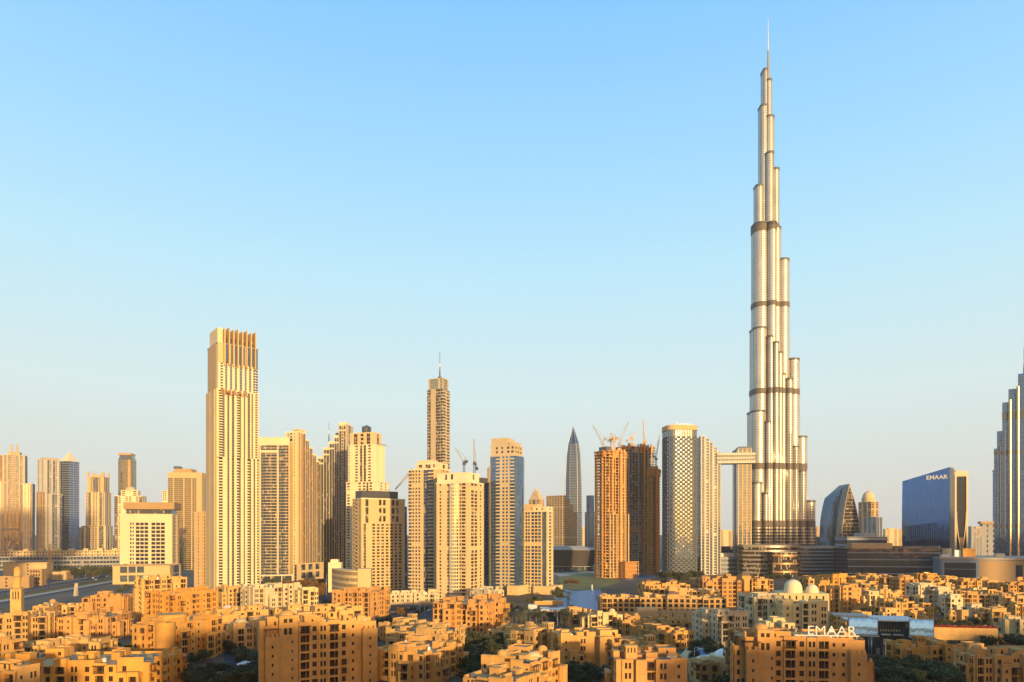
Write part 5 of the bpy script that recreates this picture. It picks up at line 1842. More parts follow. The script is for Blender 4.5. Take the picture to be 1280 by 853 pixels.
def old(label, pl, pm, pr, Y, rel, top, d=None, wm='sand', feats='', seed=None, arch=0.0, name='apartment_block', cat='apartment block', group=None, jit=True, bal=.22, zvis=None, fh=3.35, seg=None, plan=None, big=False):
    bal = min(.6, bal + .08)
    """low-rise block; feats: D dome, B stair house, T wind tower, U penthouse, P roof pergola, S dark roof panel, V vault, H hipped tile roof"""
    a = rel + math.degrees(math.atan2(CXP - pm, F))
    x, y, w_, d_ = corner(pl, pm, pr, Y, a, d)
    H = pz(top, Y) - (1.2 if 'U' in feats else .3)
    bal = min(.6, bal + .08) if bal > 0 else 0
    T = Thing(name, label, cat, (x, y, 0), a, group)
    rng = random.Random(seed if seed is not None else int(pl * 7 + pr * 3 + top))
    if wm == 'sand': wm = rng.choice(['sand', 'sand', 'sand_pale', 'sand_dim', 'buff'])
    elif wm == 'ochre': wm = rng.choice(['ochre', 'ochre', 'ochre_dim', 'clay', 'sand'])
    T.wm = wm
    v = (0, w_, 0, d_, 0, H)
    T.w, T.d, T.H = w_, d_, H
    zv = pz(870, Y) if zvis is None else zvis
    wings = {'R': [], 'L': []}
    wr = random.Random(int(pl * 3 + top * 11 + pr))
    for sd, Wd in (('R', w_), ('L', d_)):
        if (plan and sd == 'R') or big or not jit or Wd < 9: continue
        n_ = 1 if Wd < 22 else 2 if Wd < 40 else 3
        for k in range(n_):
            if wr.random() < .2: continue
            ww = Wd / n_ * wr.uniform(.3, .5)
            ua = Wd * k / n_ + wr.uniform(.05, .95) * (Wd / n_ - ww)
            wings[sd].append((ua, ua + ww))
            wing(T, v, sd, ua, ua + ww, wr.uniform(1.8, 4.2), H + wr.choice([-6.6, -3.4, -3.3, -.9, 1.6]) if H > 11 else H + wr.choice([-3.3, -.8, 1.2]), wm, rng, fh, arch, zv, bal)
    rough_face(T, v, 'R', wm, rng, fh, arch, seg, jit, 0, zv, bal, plan, big, wings['R'])
    rough_face(T, v, 'L', wm, rng, fh, arch, seg, jit, 0, zv, bal, None, big, wings['L'])
    wl = T.p('wall', (wm, 'rooftan'))
    for side in 'EB':
        Wd = flen(v, side)
        P = lambda uu, oo, zz: fpt(v, side, uu, oo, zz)
        wl.poly([P(0, 0, 0), P(Wd, 0, 0), P(Wd, 0, H), P(0, 0, H)])
        wl.poly([P(Wd, -.5, H - 1), P(0, -.5, H - 1), P(0, -.5, H), P(Wd, -.5, H)])
        wl.poly([P(0, 0, H), P(Wd, 0, H), P(Wd, -.5, H), P(0, -.5, H)])
    zr = H - .9
    T.p('roof', 'rooftan').box(.5, w_ - .5, .5, d_ - .5, zr - .3, zr)
    # roofscape
    slots = [(i, j) for i in range(max(1, int(w_ / 7))) for j in range(max(1, int(d_ / 7)))]
    rng.shuffle(slots)
    nx_, ny_ = max(1, int(w_ / 7)), max(1, int(d_ / 7))
    sx, sy = (w_ - 1.4) / nx_, (d_ - 1.4) / ny_
    def slot(): 
        i, j = slots.pop() if slots else (rng.randrange(nx_), rng.randrange(ny_))
        return .7 + sx * (i + .5), .7 + sy * (j + .5)
    s_ = min(sx, sy)
    for ch in feats:
        cx_, cy_ = slot()
        if ch == 'U':
            hw, hd = sx * rng.uniform(.40, .49), sy * rng.uniform(.40, .49)
            upper(T, (cx_ - hw, cx_ + hw, cy_ - hd, cy_ + hd, zr, zr + rng.uniform(2.3, 3.1)), wm, rng, arch)
        elif ch == 'B':
            hw, hd = s_ * .28, s_ * .33
            upper(T, (cx_ - hw, cx_ + hw, cy_ - hd, cy_ + hd, zr, zr + rng.uniform(2.2, 2.7)), wm, rng, 0, 'stair_house')
        elif ch == 'D':
            r_ = s_ * .24
            mb = T.n('domed_house', wm)
            mb.box(cx_ - r_ * 1.15, cx_ + r_ * 1.15, cy_ - r_ * 1.15, cy_ + r_ * 1.15, zr, zr + 2.2)
            mb.cyl(cx_, cy_, r_, zr + 2.2, zr + 2.7, 20)
            mb.dome(cx_, cy_, zr + 2.7, r_ * .97, r_ * .8)
        elif ch == 'V':
            r_ = s_ * .33
            mb = T.n('vaulted_roof', 'pale')
            mb.box(cx_ - r_, cx_ + r_, cy_ - r_, cy_ + r_, zr, zr + 1.6)
            mb.dome(cx_, cy_, zr + 1.6, r_ * .98, r_ * .55, 20, 6)
        elif ch == 'T':
            r_ = 1.9
            mb = T.n('wind_tower', wm)
            mb.box(cx_ - r_, cx_ + r_, cy_ - r_, cy_ + r_, zr, zr + 4.6)
            mb.box(cx_ - r_ - .2, cx_ + r_ + .2, cy_ - r_ - .2, cy_ + r_ + .2, zr + 4.6, zr + 5.0)
            for q in (-1, 0, 1):
                mb2 = T.p('wind_tower_slot', 'dark')
                mb2.box(cx_ + q * 1.1 - .25, cx_ + q * 1.1 + .25, cy_ - r_ - .03, cy_ - r_ - .004, zr + 2.6, zr + 4.3)
                mb2.box(cx_ - r_ - .03, cx_ - r_ - .004, cy_ + q * 1.1 - .25, cy_ + q * 1.1 + .25, zr + 2.6, zr + 4.3)
        elif ch == 'P':
            mb = T.n('roof_pergola', 'timber')
            r_ = s_ * .36
            for q in (-1, 1):
                for q2 in (-1, 1):
                    mb.box(cx_ + q * r_ - .1, cx_ + q * r_ + .1, cy_ + q2 * r_ - .1, cy_ + q2 * r_ + .1, zr, zr + 2.4)
            for k in range(9):
                x_ = cx_ - r_ + 2 * r_ * k / 8
                mb.box(x_ - .07, x_ + .07, cy_ - r_ - .3, cy_ + r_ + .3, zr + 2.4, zr + 2.55)
        elif ch == 'S':
            r_ = s_ * .42
            T.n('roof_deck', 'roofgrey').box(cx_ - r_, cx_ + r_, cy_ - r_, cy_ + r_, zr + .003, zr + .12)
            for q in range(3): aircon(T.root, cx_ + rng.uniform(-.7, .7) * r_, cy_ + rng.uniform(-.7, .7) * r_, zr + .12, rng.choice([0, 1.57]))
        elif ch == 'H':
            r_ = s_ * .46
            mb = T.n('tile_roofed_tower', wm); mb.box(cx_ - r_, cx_ + r_, cy_ - r_, cy_ + r_, zr, zr + 3.4)
            e_ = r_ + .7
            T.n('tile_roof', 'tile').prism([(cx_ - e_, cy_ - e_), (cx_ + e_, cy_ - e_), (cx_ + e_, cy_ + e_), (cx_ - e_, cy_ + e_)], zr + 3.4, zr + 5.0, top=[(cx_ - .3, cy_ - .3), (cx_ + .3, cy_ - .3), (cx_ + .3, cy_ + .3), (cx_ - .3, cy_ + .3)])
        elif ch == 'W':   # dividing terrace walls
            mb = T.n('terrace_wall', wm)
            mb.box(cx_ - sx * .45, cx_ + sx * .45, cy_ - .15, cy_ + .15, zr, zr + 1.7)
            mb.box(cx_ - .15, cx_ + .15, cy_ + .15, cy_ + sy * .45, zr, zr + 1.5)
    for q in range(min(7, int(w_ * d_ / 70))):
        cx_, cy_ = rng.uniform(2.5, max(2.6, w_ - 2.5)), rng.uniform(2.5, max(2.6, d_ - 2.5))
        hx, hy = rng.uniform(.9, 2.0), rng.uniform(.9, 1.8)
        hx, hy = min(hx, w_ * .3), min(hy, d_ * .3)
        hh = rng.uniform(1.3, 2.7)
        mb = T.n('roof_room', (wm, 'rooftan'))
        mb.box(cx_ - hx, cx_ + hx, cy_ - hy, cy_ + hy, zr + .002 * q, zr + hh)
        mb.box(cx_ - hx - .12, cx_ + hx + .12, cy_ - hy - .12, cy_ + hy + .12, zr + hh, zr + hh + .18)
        if hh > 1.9: mb.box(cx_ - .4, cx_ + .4, cy_ - hy - .03, cy_ - hy - .002, zr + .05, zr + 1.85, 1)
    if w_ * d_ > 160:
        for q in range(rng.randint(1, 3)):
            cx_, cy_ = rng.uniform(2, w_ - 2), rng.uniform(2, d_ - 2)
            mb = T.n('water_tank', 'whitemetal' if rng.random() < .5 else 'slab')
            mb.cyl(cx_, cy_, .75, zr, zr + 1.5, 12); mb.cyl(cx_, cy_, .77, zr + 1.5, zr + 1.75, 12, r2=.2)
    for q in range(rng.randint(2, 3 + int(w_ * d_ / 90))):
        aircon(T.root, rng.uniform(1.5, max(1.6, w_ - 1.5)), rng.uniform(1.5, max(1.6, d_ - 1.5)), zr, rng.choice([0, 1.57]))
    T.done()
    return T
# ------------------------------------------------------------------ low-rise blocks, nearest rows first
G_SAND = 'sand-coloured low-rise blocks'
def ob(label, *a, **k):
    k.setdefault('group', G_SAND)
    return old(label, *a, **k)

# front centre block
Y = 250
T = ob('big sand block in the front centre with corner turrets and stacked balconies', 326, 330, 470, Y, 9, 779, wm='sand', feats='UUVSBSBW', seed=4, bal=.30, plan=[(16, 'blank', 0, 0), (16, 'small', 0, 0), (9, 'one', 0, 0), (15, 'bal', .5, .6), (9, 'one', 0, .6), (12, 'pair', .3, .3), (15, 'bal', .6, .9), (11, 'one', 0, .3), (13, 'small', 0, .3), (24, 'blank', 0, -.5)])
v = (T.w * .005, T.w * .125, -2.2, 3, 0, pz(797, Y))
def turret(T, u0, u1, o, z, wm, win=True, awn=False):
    mb = T_part(T, 'corner_turret', wm)
    ops = []
    vv = (u0, u1, -o, 2, 0, z)
    k = 0
    while win and z - 3.3 * (k + 1) > 1:
        ops.append(('win', (u1 - u0) * .5 - .35, z - 3.3 * (k + 1) - 1, .7, 1.1)); k += 1
    panel(mb, vv, 'R', 0, u1 - u0, 0, 0, z, ops)
    put_ops(T.root, vv, 'R', 0, ops, wm)
    for side in 'LE':
        panel(mb, vv, side, 0, flen(vv, side), 0, 0, z, [])
    mb.poly([(u0, -o, z), (u1, -o, z), (u1, 2, z), (u0, 2, z)])
    n_ = max(2, int((u1 - u0) / 1.6))
    for q in range(n_):
        x_ = u0 + (u1 - u0) * (q + .5) / n_
        mb.box(x_ - .45, x_ + .45, -o + .02, -o + .5, z, z + 1.1)
    o_ = mb.build('corner_turret', wm, T.root)
    if awn:
        m2 = MB()
        for x_ in (u0 + .3, u1 - .3):
            for y_ in (-o + .4, 1.2): m2.box(x_ - .1, x_ + .1, y_ - .1, y_ + .1, z, z + 2.6)
        for q in range(10):
            x_ = u0 - .3 + (u1 - u0 + .6) * q / 9
            m2.box(x_ - .08, x_ + .08, -o - .3, 1.6, z + 2.6, z + 2.8)
        m2.box(u0 - .4, u1 + .4, -o - .4, -o - .2, z + 2.45, z + 2.6)
        m2.build('roof_pergola', 'timber', T.root)
def T_part(T, n_, m_): return MB()
turret(T, .2, T.w * .12, 2.4, pz(796, Y), T.wm, awn=True)
turret(T, T.w * .86, T.w * 1.0, 2.0, pz(794, Y), T.wm)
mb = MB(); 
vv = (T.w * .12, T.w * .28, -1.6, 6, 0, pz(771, Y))
ops = [('win', 1.6, vv[5] - 2.6, 1.3, 1.5), ('win', 3.5, vv[5] - 2.6, 1.3, 1.5), ('win', 1.7, vv[5] - 7.0, 1.2, 2.4), ('win', 3.4, vv[5] - 7.0, 1.2, 2.4)] + [('win', 4.4, vv[5] - 7.0 - 3.35 * q, .6, 1.0) for q in range(1, 6)]
panel(mb, vv, 'R', 0, flen(vv, 'R'), 0, 0, vv[5], ops); put_ops(T.root, vv, 'R', 0, ops, T.wm)
for s_ in 'LE': panel(mb, vv, s_, 0, flen(vv, s_), 0, 0, vv[5], [])
panel(mb, vv, 'B', 0, flen(vv, 'B'), 0, T.H - 1, vv[5], [])
mb.poly([(vv[0], vv[2], vv[5]), (vv[1], vv[2], vv[5]), (vv[1], vv[3], vv[5]), (vv[0], vv[3], vv[5])])
mb.dome((vv[0] + vv[1]) / 2, 2.4, vv[5], 2.6, 1.7)
mb.build('stair_tower', T.wm, T.root)

# sign block, front right
Y = 236
T = ob('big sand block at the front right carrying large white roof letters', 914, 931, 1081, Y, 12, 792, wm='ochre', feats='UDSBSW', seed=9, bal=.30, plan=[(17, 'blank', 0, 0), (18, 'small', 0, 0), (12, 'one', 0, 0), (16, 'bal', .5, .5), (12, 'one', 0, .5), (12, 'pair', .3, .2), (16, 'bal', .5, .6), (9, 'small', 0, .2), (14, 'small', 0, .2), (18, 'blank', 0, -.5)])
turret(T, .2, T.w * .11, 2.4, pz(811, Y), T.wm, awn=True)
turret(T, T.w * .87, T.w * 1.0, 2.0, pz(813, Y), T.wm)
turret(T, T.w * 1.0, T.w * 1.1, -2.5, pz(826, Y), T.wm, win=False)
mb = MB()
vv = (T.w * .10, T.w * .24, -1.7, 6, 0, pz(786, Y))
ops = [('win', 1.0, vv[5] - 2.6, 1.2, 1.4), ('win', 2.8, vv[5] - 2.6, 1.2, 1.4), ('win', 1.1, vv[5] - 7.0, 1.1, 2.4), ('win', 2.8, vv[5] - 7.0, 1.1, 2.4)] + [('win', 4.4, vv[5] - 7.0 - 3.35 * q, .6, 1.0) for q in range(1, 5)]
panel(mb, vv, 'R', 0, flen(vv, 'R'), 0, 0, vv[5], ops); put_ops(T.root, vv, 'R', 0, ops, T.wm)
for s_ in 'LE': panel(mb, vv, s_, 0, flen(vv, s_), 0, 0, vv[5], [])
panel(mb, vv, 'B', 0, flen(vv, 'B'), 0, T.H - 1, vv[5], [])
mb.poly([(vv[0], vv[2], vv[5]), (vv[1], vv[2], vv[5]), (vv[1], vv[3], vv[5]), (vv[0], vv[3], vv[5])])
mb.dome((vv[0] + vv[1]) / 2 - 1, 2.0, vv[5], 2.4, 1.7)
mb.build('stair_tower', T.wm, T.root)
# the roof letters stand on a white rail: a thing of their own
ca, sa = math.cos(T.root.rotation_euler[2]), math.sin(T.root.rotation_euler[2])
bx, by = T.w * .67, 1.2
lx, ly = T.root.location.x + bx * ca - by * sa, T.root.location.y + bx * sa + by * ca
S = empty('rooftop_sign', (lx, ly, T.H + .3), math.degrees(T.root.rotation_euler[2]), 'white EMAAR letters standing on a rail above the front right block', 'sign')
tm = inst('lettering', text_mesh('EMAAR', 4.5, 'canvas', .3, -.03), S, (2.6, 0, .7))
tm.rotation_euler = (R(90), 0, 0)
tm.scale = (1.12, 1, 1)
mb = MB(); mb.box(-9.5, 11.5, -.15, .15, .25, .6)
for q in range(9): mb.box(-9.2 + q * 2.5, -9.05 + q * 2.5, -.1, .9, -.6, .25)
mb.build('sign_rail', 'canvas', S)

# left front
ob('long sand block along the bottom left edge with deep balconies', -40, 188, 224, 246, 66, 824, wm='ochre', feats='SBWSUBSB', seed=2, bal=.3)
ob('orange-lit block in the bottom left corner with a timber roof pergola', -25, 20, 50, 205, 40, 838, wm='ochre', feats='PB', seed=5)
ob('domed sand block on the left edge, above the bottom left corner block', -45, 2, 28, 262, 40, 802, wm='ochre', feats='DD', seed=6)
ob('sand block with long lit roof terrace, behind the long bottom left block', 22, 62, 108, 285, 52, 806, wm='sand', feats='UDWBU', seed=7)
ob('grey-tan block between the lit terrace block and the trees, lower left', 66, 126, 146, 300, 60, 800, wm='tan', feats='UWS', seed=8)
ob('tan two-wing block behind a row of trees at the left edge', -40, 60, 76, 365, 66, 767, wm='tan', feats='UWSB', seed=10)
ob('bright orange block with narrow windows, right of the tan block at the left edge', 72, 132, 166, 372, 60, 769, wm='ochre', feats='USWB', seed=11)
ob('bright orange upper block below the highway, left of the balconied corner block', 104, 152, 173, 470, 64, 744, wm='ochre', feats='UWB', seed=12)
ob('low tan villa with a small dome beside the minaret', 40, 62, 82, 455, 60, 757, wm='tan', feats='DW', seed=13, jit=False)
ob('low tan building with a flat roof right of the minaret villa', 78, 96, 108, 470, 60, 757, wm='sand', feats='W', seed=131)
ob('tall tan block with shadowed top balconies, below the wide cream hotel', 171, 180, 233, 460, 14, 722, wm='tan', feats='VWU', seed=14, bal=.4)
ob('tan and orange corner block with a curved balcony, in front of the tall tan block', 182, 212, 273, 405, 38, 741, wm='ochre', feats='UWB', seed=15)
T = ob('tall sand block with a round lit corner bay, left of the front centre block', 171, 206, 278, 302, 38, 777, wm='ochre', feats='DDUS', seed=16, bal=.3)
mb = MB(); mb.cyl(1.8, 1.8, 4.2, 0, T.H + .6, 20); mb.build('round_corner_bay', T.wm, T.root)
mb = MB(); mb.cyl(T.w * .3, T.d * .4, 6.5, T.H - .9, T.H + 3.2, 24); mb.build('roof_drum', T.wm, T.root)
ob('sand block left of the front centre block, partly hidden by it', 283, 296, 350, 332, 14, 781, wm='sand', feats='VWU', seed=17)
ob('low sand block with flat roofs behind the round-cornered block', 240, 258, 306, 365, 20, 771, wm='sand', feats='WUS', seed=18)
ob('low sand block with a wide roof in front of the white arched block', 278, 292, 345, 385, 16, 762, wm='sand', feats='WSU', seed=19, jit=False)
ob('sand block with a square roof house behind the front centre block', 352, 372, 452, 345, 14, 763, wm='sand', feats='UBWSU', seed=20)
T = old('white block with arched top windows, behind the low sand roofs', 302, 318, 377, 470, 24, 733, wm='white', feats='UUB', seed=21, arch=.6, group='white low-rise blocks', bal=.12)
old('white end house glowing orange, right end of the white arched block', 371, 374, 397, 478, 16, 737, wm='pale', feats='U', seed=22, arch=.3, group='white low-rise blocks')
old('small tan house with a blue gate left of the white arched block', 270, 284, 303, 520, 20, 735, wm='sand', feats='W', seed=23, group=G_SAND)
ob('orange-lit block with curled balconies left of the white terraces', 416, 462, 488, 466, 60, 738, wm='ochre', feats='UWUB', seed=24, bal=.3)
old('stepped white terrace row below the beige window-grid block', 486, 488, 549, 560, 2, 741, 18, wm='white', feats='UUUB', seed=25, arch=.15, group='white low-rise blocks', bal=.08)
old('small white terrace house right of the stepped white terraces, by the round-fronted tower', 588, 612, 630, 540, 50, 738, wm='white', feats='UB', seed=26, arch=.3, group='white low-rise blocks')
ob('bright orange block with a pergola corner in the centre, behind the trees', 542, 606, 630, 402, 72, 752, wm='ochre', feats='UUBW', seed=27, bal=.28)
ob('sand block with lit right side, right of the front centre block', 466, 531, 578, 262, 56, 813, wm='sand', feats='UBSWU', seed=28, bal=.4)
ob('stepped sand block with roof terraces behind the block with the lit right side', 482, 548, 582, 318, 58, 790, wm='sand', feats='UUBSW', seed=29)
ob('low sand block with a cube-shaped roof house, behind the stepped roof terraces', 474, 506, 546, 365, 45, 781, wm='sand', feats='TUW', seed=30)
ob('domed sand block with vaulted roof, bottom centre', 604, 664, 700, 228, 64, 826, wm='sand', feats='DVUDSB', seed=31)
ob('low sand block at the very bottom edge below the domed vaulted block', 580, 640, 672, 190, 60, 850, wm='sand', feats='WB', seed=32)
ob('sand block with a blank lit upper wall right of the domed vaulted block', 684, 700, 776, 300, 14, 793, wm='ochre', feats='UUS', seed=33, bal=.3)
ob('cluster block of stepped sand roofs behind the domed vaulted block', 640, 668, 702, 318, 45, 790, wm='sand', feats='TUB', seed=34)
ob('low sand villa beside the dark pavilion with a cube roof house', 610, 640, 690, 350, 45, 788, wm='sand', feats='BWU', seed=35)
ob('low tan villa with flat terraces right of the dark canopied pavilion', 700, 716, 752, 420, 20, 764, wm='tan', feats='WU', seed=36, jit=False)
ob('pale open-topped roof house beside the tan villa, below the arcaded hotel', 734, 738, 778, 405, 10, 769, wm='pale', feats='PD', seed=37)
ob('sand block with lit corner and grey roof decks, bottom centre right', 765, 776, 858, 226, 10, 820, wm='ochre', feats='SSTBU', seed=38)
ob('wide sand block with a blank cube wall behind the grey-decked block', 748, 782, 830, 290, 24, 806, wm='sand', feats='UBSTW', seed=39)
ob('stepped sand villa with small arches left of the white balcony block', 800, 830, 866, 345, 30, 789, wm='sand', feats='UWUB', seed=40)
ob('low sand houses with roof domes, in front of the crenellated hotel wall', 752, 780, 822, 392, 26, 776, wm='sand', feats='DUWD', seed=41)
ob('low sand house with brown shutters below the crenellated hotel wall', 816, 836, 862, 395, 20, 777, wm='sand', feats='WUB', seed=42)
ob('round-roofed tan garden house left of the white domed pool house', 862, 876, 900, 262, 26, 828, wm='tan', feats='V', seed=43, jit=False)
# white block group right of centre
old('pale block with grey left side and brown arched windows, left of the sign block', 868, 896, 934, 352, 30, 766, wm='white', feats='UW', seed=44, arch=.4, group='white low-rise blocks', bal=.1)
old('tallest pale block with two window columns, behind the sign block', 922, 946, 976, 362, 30, 744, wm='white', feats='SU', seed=45, arch=.3, group='white low-rise blocks', bal=.1)
old('pale block with a rounded gable in front of the two mosque domes', 968, 978, 1034, 345, 14, 752, wm='pale', feats='UWB', seed=46, arch=.4, group='white low-rise blocks', bal=.1)
old('low pale house with roof plants between the tall pale block and the sign block', 950, 962, 992, 300, 20, 779, wm='pale', feats='WB', seed=461, group='white low-rise blocks', bal=.1)

# hotel with arcades
T = old('long arcaded hotel front with three rows of dark openings, centre right', 748, 752, 834, 492, 4, 745, 20, wm='sand', feats='UWUP', seed=47, arch=.5, name='hotel_wing', cat='hotel', group='wings of the sand-coloured hotel', bal=.1, seg=3.9, big=True)
old('hotel wing with arches and glazed bays, right half of the long arcaded front', 832, 834, 908, 486, 4, 747, 20, wm='sand', feats='PHWS', seed=48, arch=.4, name='hotel_wing', cat='hotel', group='wings of the sand-coloured hotel', bal=.15, seg=4.1, big=True)
old('upper hotel wing with hipped tile roofs behind the long arcaded front', 798, 806, 862, 560, 12, 729, 22, wm='sand', feats='HUHW', seed=49, arch=.3, name='hotel_wing', cat='hotel', group='wings of the sand-coloured hotel', bal=.4)
old('hotel wing with an orange-lit square tower and tile roofs, left of the mosque domes', 872, 880, 926, 545, 14, 724, 26, wm='ochre', feats='HTHU', seed=50, name='hotel_wing', cat='hotel', group='wings of the sand-coloured hotel', bal=.3)
old('rightmost hotel wing with a brown tile roof and columned bay', 924, 930, 966, 560, 14, 724, 26, wm='sand', feats='HHW', seed=51, name='hotel_wing', cat='hotel', group='wings of the sand-coloured hotel', bal=.3)
old('low hotel wing above the arcades with a wide dark balcony row', 830, 836, 900, 520, 8, 736, 18, wm='sand', feats='WUP', seed=52, name='hotel_wing', cat='hotel', group='wings of the sand-coloured hotel', bal=.7)
Y = 440
T = Thing('crenellated_wall', 'sand wall with battlements and slit openings below the arcaded hotel', 'wall', (px(798, Y), Y, 0), 2, None)
wL = px(906, Y) - px(798, Y)
T.p('wall', 'stonewall').box(0, wL, 0, 2, 0, pz(764, Y))
T.p('tower', 'stonewall').box(-1, 12, -3, 4, 0, pz(760, Y))
for k in range(int(wL / 1.8)):
    T.p('battlement', 'stonewall').box(k * 1.8, k * 1.8 + 1, .02, .6, pz(764, Y), pz(764, Y) + 1.1)
for k in range(5):
    T.n('slit_opening', 'dark').box(14 + k * 8, 14.7 + k * 8, -.05, -.005, 4, 7)
T.done()

# right-hand villas, front to back
VR = 'villas on the right'
def vil(label, pl, pm, pr, Y, rel, top, wm, feats, seed, **k):
    k.setdefault('arch', .2)
    k.setdefault('bal', .25)
    old(label, pl, pm, pr, Y, rel, top, wm=wm, feats=feats, seed=seed, name='villa', cat='house', group=VR, **k)
vil('sand villa with a cube roof house in front of the billboards', 1108, 1130, 1190, 300, 35, 806, 'ochre', 'TWUB', 60)
vil('big sand block in the bottom right corner with grey shaded left side', 1192, 1220, 1330, 262, 34, 816, 'ochre', 'UDUBSWU', 61)
vil('orange-topped low villa right of the cube-roofed villa', 1176, 1190, 1235, 330, 30, 807, 'ochre', 'WU', 62)
vil('sand villa behind the bottom right corner block with a small dome', 1235, 1246, 1300, 360, 30, 798, 'ochre', 'DU', 63)
vil('brightest orange villa with grey left side, behind the two mosque domes', 1034, 1048, 1076, 470, 40, 733, 'ochre', 'UW', 64)
vil('small cream villa with a white arch right of the brightest orange villa', 1074, 1086, 1103, 470, 35, 741, 'pale', 'UB', 65)
vil('orange villa with dark balcony slots at the back left of the villa field', 1020, 1042, 1070, 620, 45, 719, 'ochre', 'UBW', 66)
vil('sand villa with a long roof terrace at the back, below the banded mall', 1068, 1090, 1122, 640, 40, 720, 'sand', 'UWB', 67)
vil('orange villa with big arches, in the middle of the back villa row', 1110, 1126, 1148, 580, 35, 722, 'ochre', 'UB', 68)
vil('orange-topped villa in front of the end wall of the banded mall', 1140, 1158, 1174, 640, 40, 718, 'ochre', 'UW', 69)
vil('tan villa in the back row left of the showcase window', 1166, 1182, 1196, 650, 40, 722, 'sand', 'UB', 70)
vil('orange villa directly below the showcase window of the mall', 1188, 1204, 1226, 600, 40, 725, 'ochre', 'UWB', 71)
vil('tan villa right of the orange villa below the showcase window', 1214, 1236, 1256, 620, 45, 726, 'sand', 'UW', 72)
vil('orange villa at the right edge below the mall window band', 1250, 1262, 1290, 600, 40, 729, 'ochre', 'UB', 73)
vil('cream villa with brown arches in the middle row, left of the white villa pair', 1072, 1100, 1126, 500, 45, 738, 'sand', 'UWT', 74)
vil('sand villa with stepped terraces, below the cream villa with brown arches', 1096, 1118, 1142, 430, 45, 751, 'sand', 'UWB', 75)
vil('whitest villa with square bays, middle of the villa field', 1132, 1150, 1168, 540, 45, 731, 'white', 'UB', 76, arch=.5)
vil('small white villa right of the whitest villa, under tan roofs', 1164, 1172, 1190, 530, 35, 736, 'white', 'UW', 77, arch=.5)
vil('white villa with a big dark arch beside the dark trees', 1178, 1188, 1204, 470, 35, 745, 'white', 'UB', 78, arch=.7)
vil('cream villa with dark loggias, curved front facing the dark trees', 1192, 1200, 1258, 540, 12, 740, 'sand', 'UWUB', 79, bal=.6)
vil('white villa with narrow windows at the right, below the loggia villa', 1204, 1214, 1232, 430, 35, 757, 'white', 'UB', 80, arch=.3)
vil('tan villa with blank wall right of the narrow-windowed white villa', 1216, 1228, 1262, 410, 30, 763, 'tan', 'UWB', 81)
vil('tan villa at the right edge with a lit roof, above the parked tree clump', 1240, 1256, 1310, 470, 30, 744, 'tan', 'UWBU', 82)
vil('cream villa row with white-framed windows at the right edge, by the low red-flowered wall', 1252, 1258, 1320, 385, 14, 773, 'pale', 'UWB', 83)
vil('tan villa left of the dark trees with a flat terrace', 1128, 1140, 1156, 440, 45, 762, 'tan', 'UT', 84)
vil('low sand villa with a pale terrace behind the left billboard', 1046, 1064, 1094, 400, 40, 768, 'sand', 'WUB', 85)
vil('small gate house with a dark arch, right of the billboard pavilion roof', 1130, 1134, 1143, 345, 20, 766, 'sand', '', 86, jit=False, arch=1, bal=0)
vil('smaller arch-fronted house above the right billboard', 1149, 1152, 1161, 345, 20, 770, 'sand', '', 87, jit=False, arch=1, bal=0)
vil('tan villa behind the brightest orange villa with flat roofs', 1060, 1076, 1094, 560, 40, 728, 'tan', 'UW', 88)
vil('tan villa between the whitest villa and the back row', 1150, 1166, 1186, 600, 40, 727, 'sand', 'UB', 89)
vil('tan house row behind the white domes, by the banded podium', 1000, 1016, 1036, 640, 40, 722, 'sand', 'WU', 90)

# smaller houses filling the lanes between the villas
FR = random.Random(303)
FILL = [(1050, 420, 768, 'ochre', 'sand house with a square roof room, left below the brightest orange villa'), (1078, 460, 757, 'sand', 'low sand house under the small cream villa with the white arch'), (1102, 470, 752, 'tan', 'tan house between the small cream villa and the stepped-terrace villa'),
 (1120, 520, 741, 'ochre', 'orange house left of the whitest villa, middle field'), (1128, 610, 725, 'ochre', 'orange cube house in the back rows, left of the mall end wall'), (1142, 500, 745, 'pale', 'pale house in front of the whitest villa'),
 (1156, 460, 757, 'sand', 'sand house behind the tan flat-terraced villa near the dark trees'), (1170, 560, 735, 'ochre', 'orange house behind the small white villa under tan roofs'), (1186, 600, 729, 'tan', 'tan house behind the cream loggia villa, back rows'),
 (1202, 570, 734, 'ochre', 'orange-topped house behind the left end of the loggia villa'), (1222, 560, 736, 'pale', 'pale house behind the middle of the loggia villa'), (1240, 540, 739, 'sand', 'sand house behind the right end of the loggia villa'),
 (1262, 520, 744, 'ochre', 'orange house near the right edge, behind the tan villa with a lit roof'), (1272, 440, 757, 'sand', 'sand house at the right edge above the white-framed villa row'), (1196, 410, 766, 'tan', 'low tan house on the edge of the dark tree clump, right field'),
 (1244, 420, 764, 'ochre', 'ochre house between the blank-walled villa and the right edge'), (1030, 560, 728, 'ochre', 'orange house behind the left flank of the brightest orange villa'), (1094, 600, 722, 'ochre', 'orange-topped house in the back row above the small cream villa'),
 (1012, 600, 724, 'sand', 'sand house behind the smaller mosque dome'), (1112, 420, 763, 'sand', 'sand house right behind the dark showroom roof'), (1158, 680, 716, 'ochre', 'farthest orange house touching the mall end wall'), (1230, 650, 723, 'sand', 'farthest sand house under the tan mall wall'), (1275, 660, 723, 'ochre', 'farthest ochre house at the right edge under the mall windows')]
for k, (x_, Y_, ty, wm_, lab) in enumerate(FILL):
    hw_ = FR.uniform(7, 12) * 480 / Y_
    vil(lab, x_ - hw_, x_ - hw_ * FR.uniform(.2, .6), x_ + hw_, Y_, FR.uniform(30, 48), ty, wm_, FR.choice(['U', 'UB', 'W', 'UW', 'D', 'WB']), 400 + k)

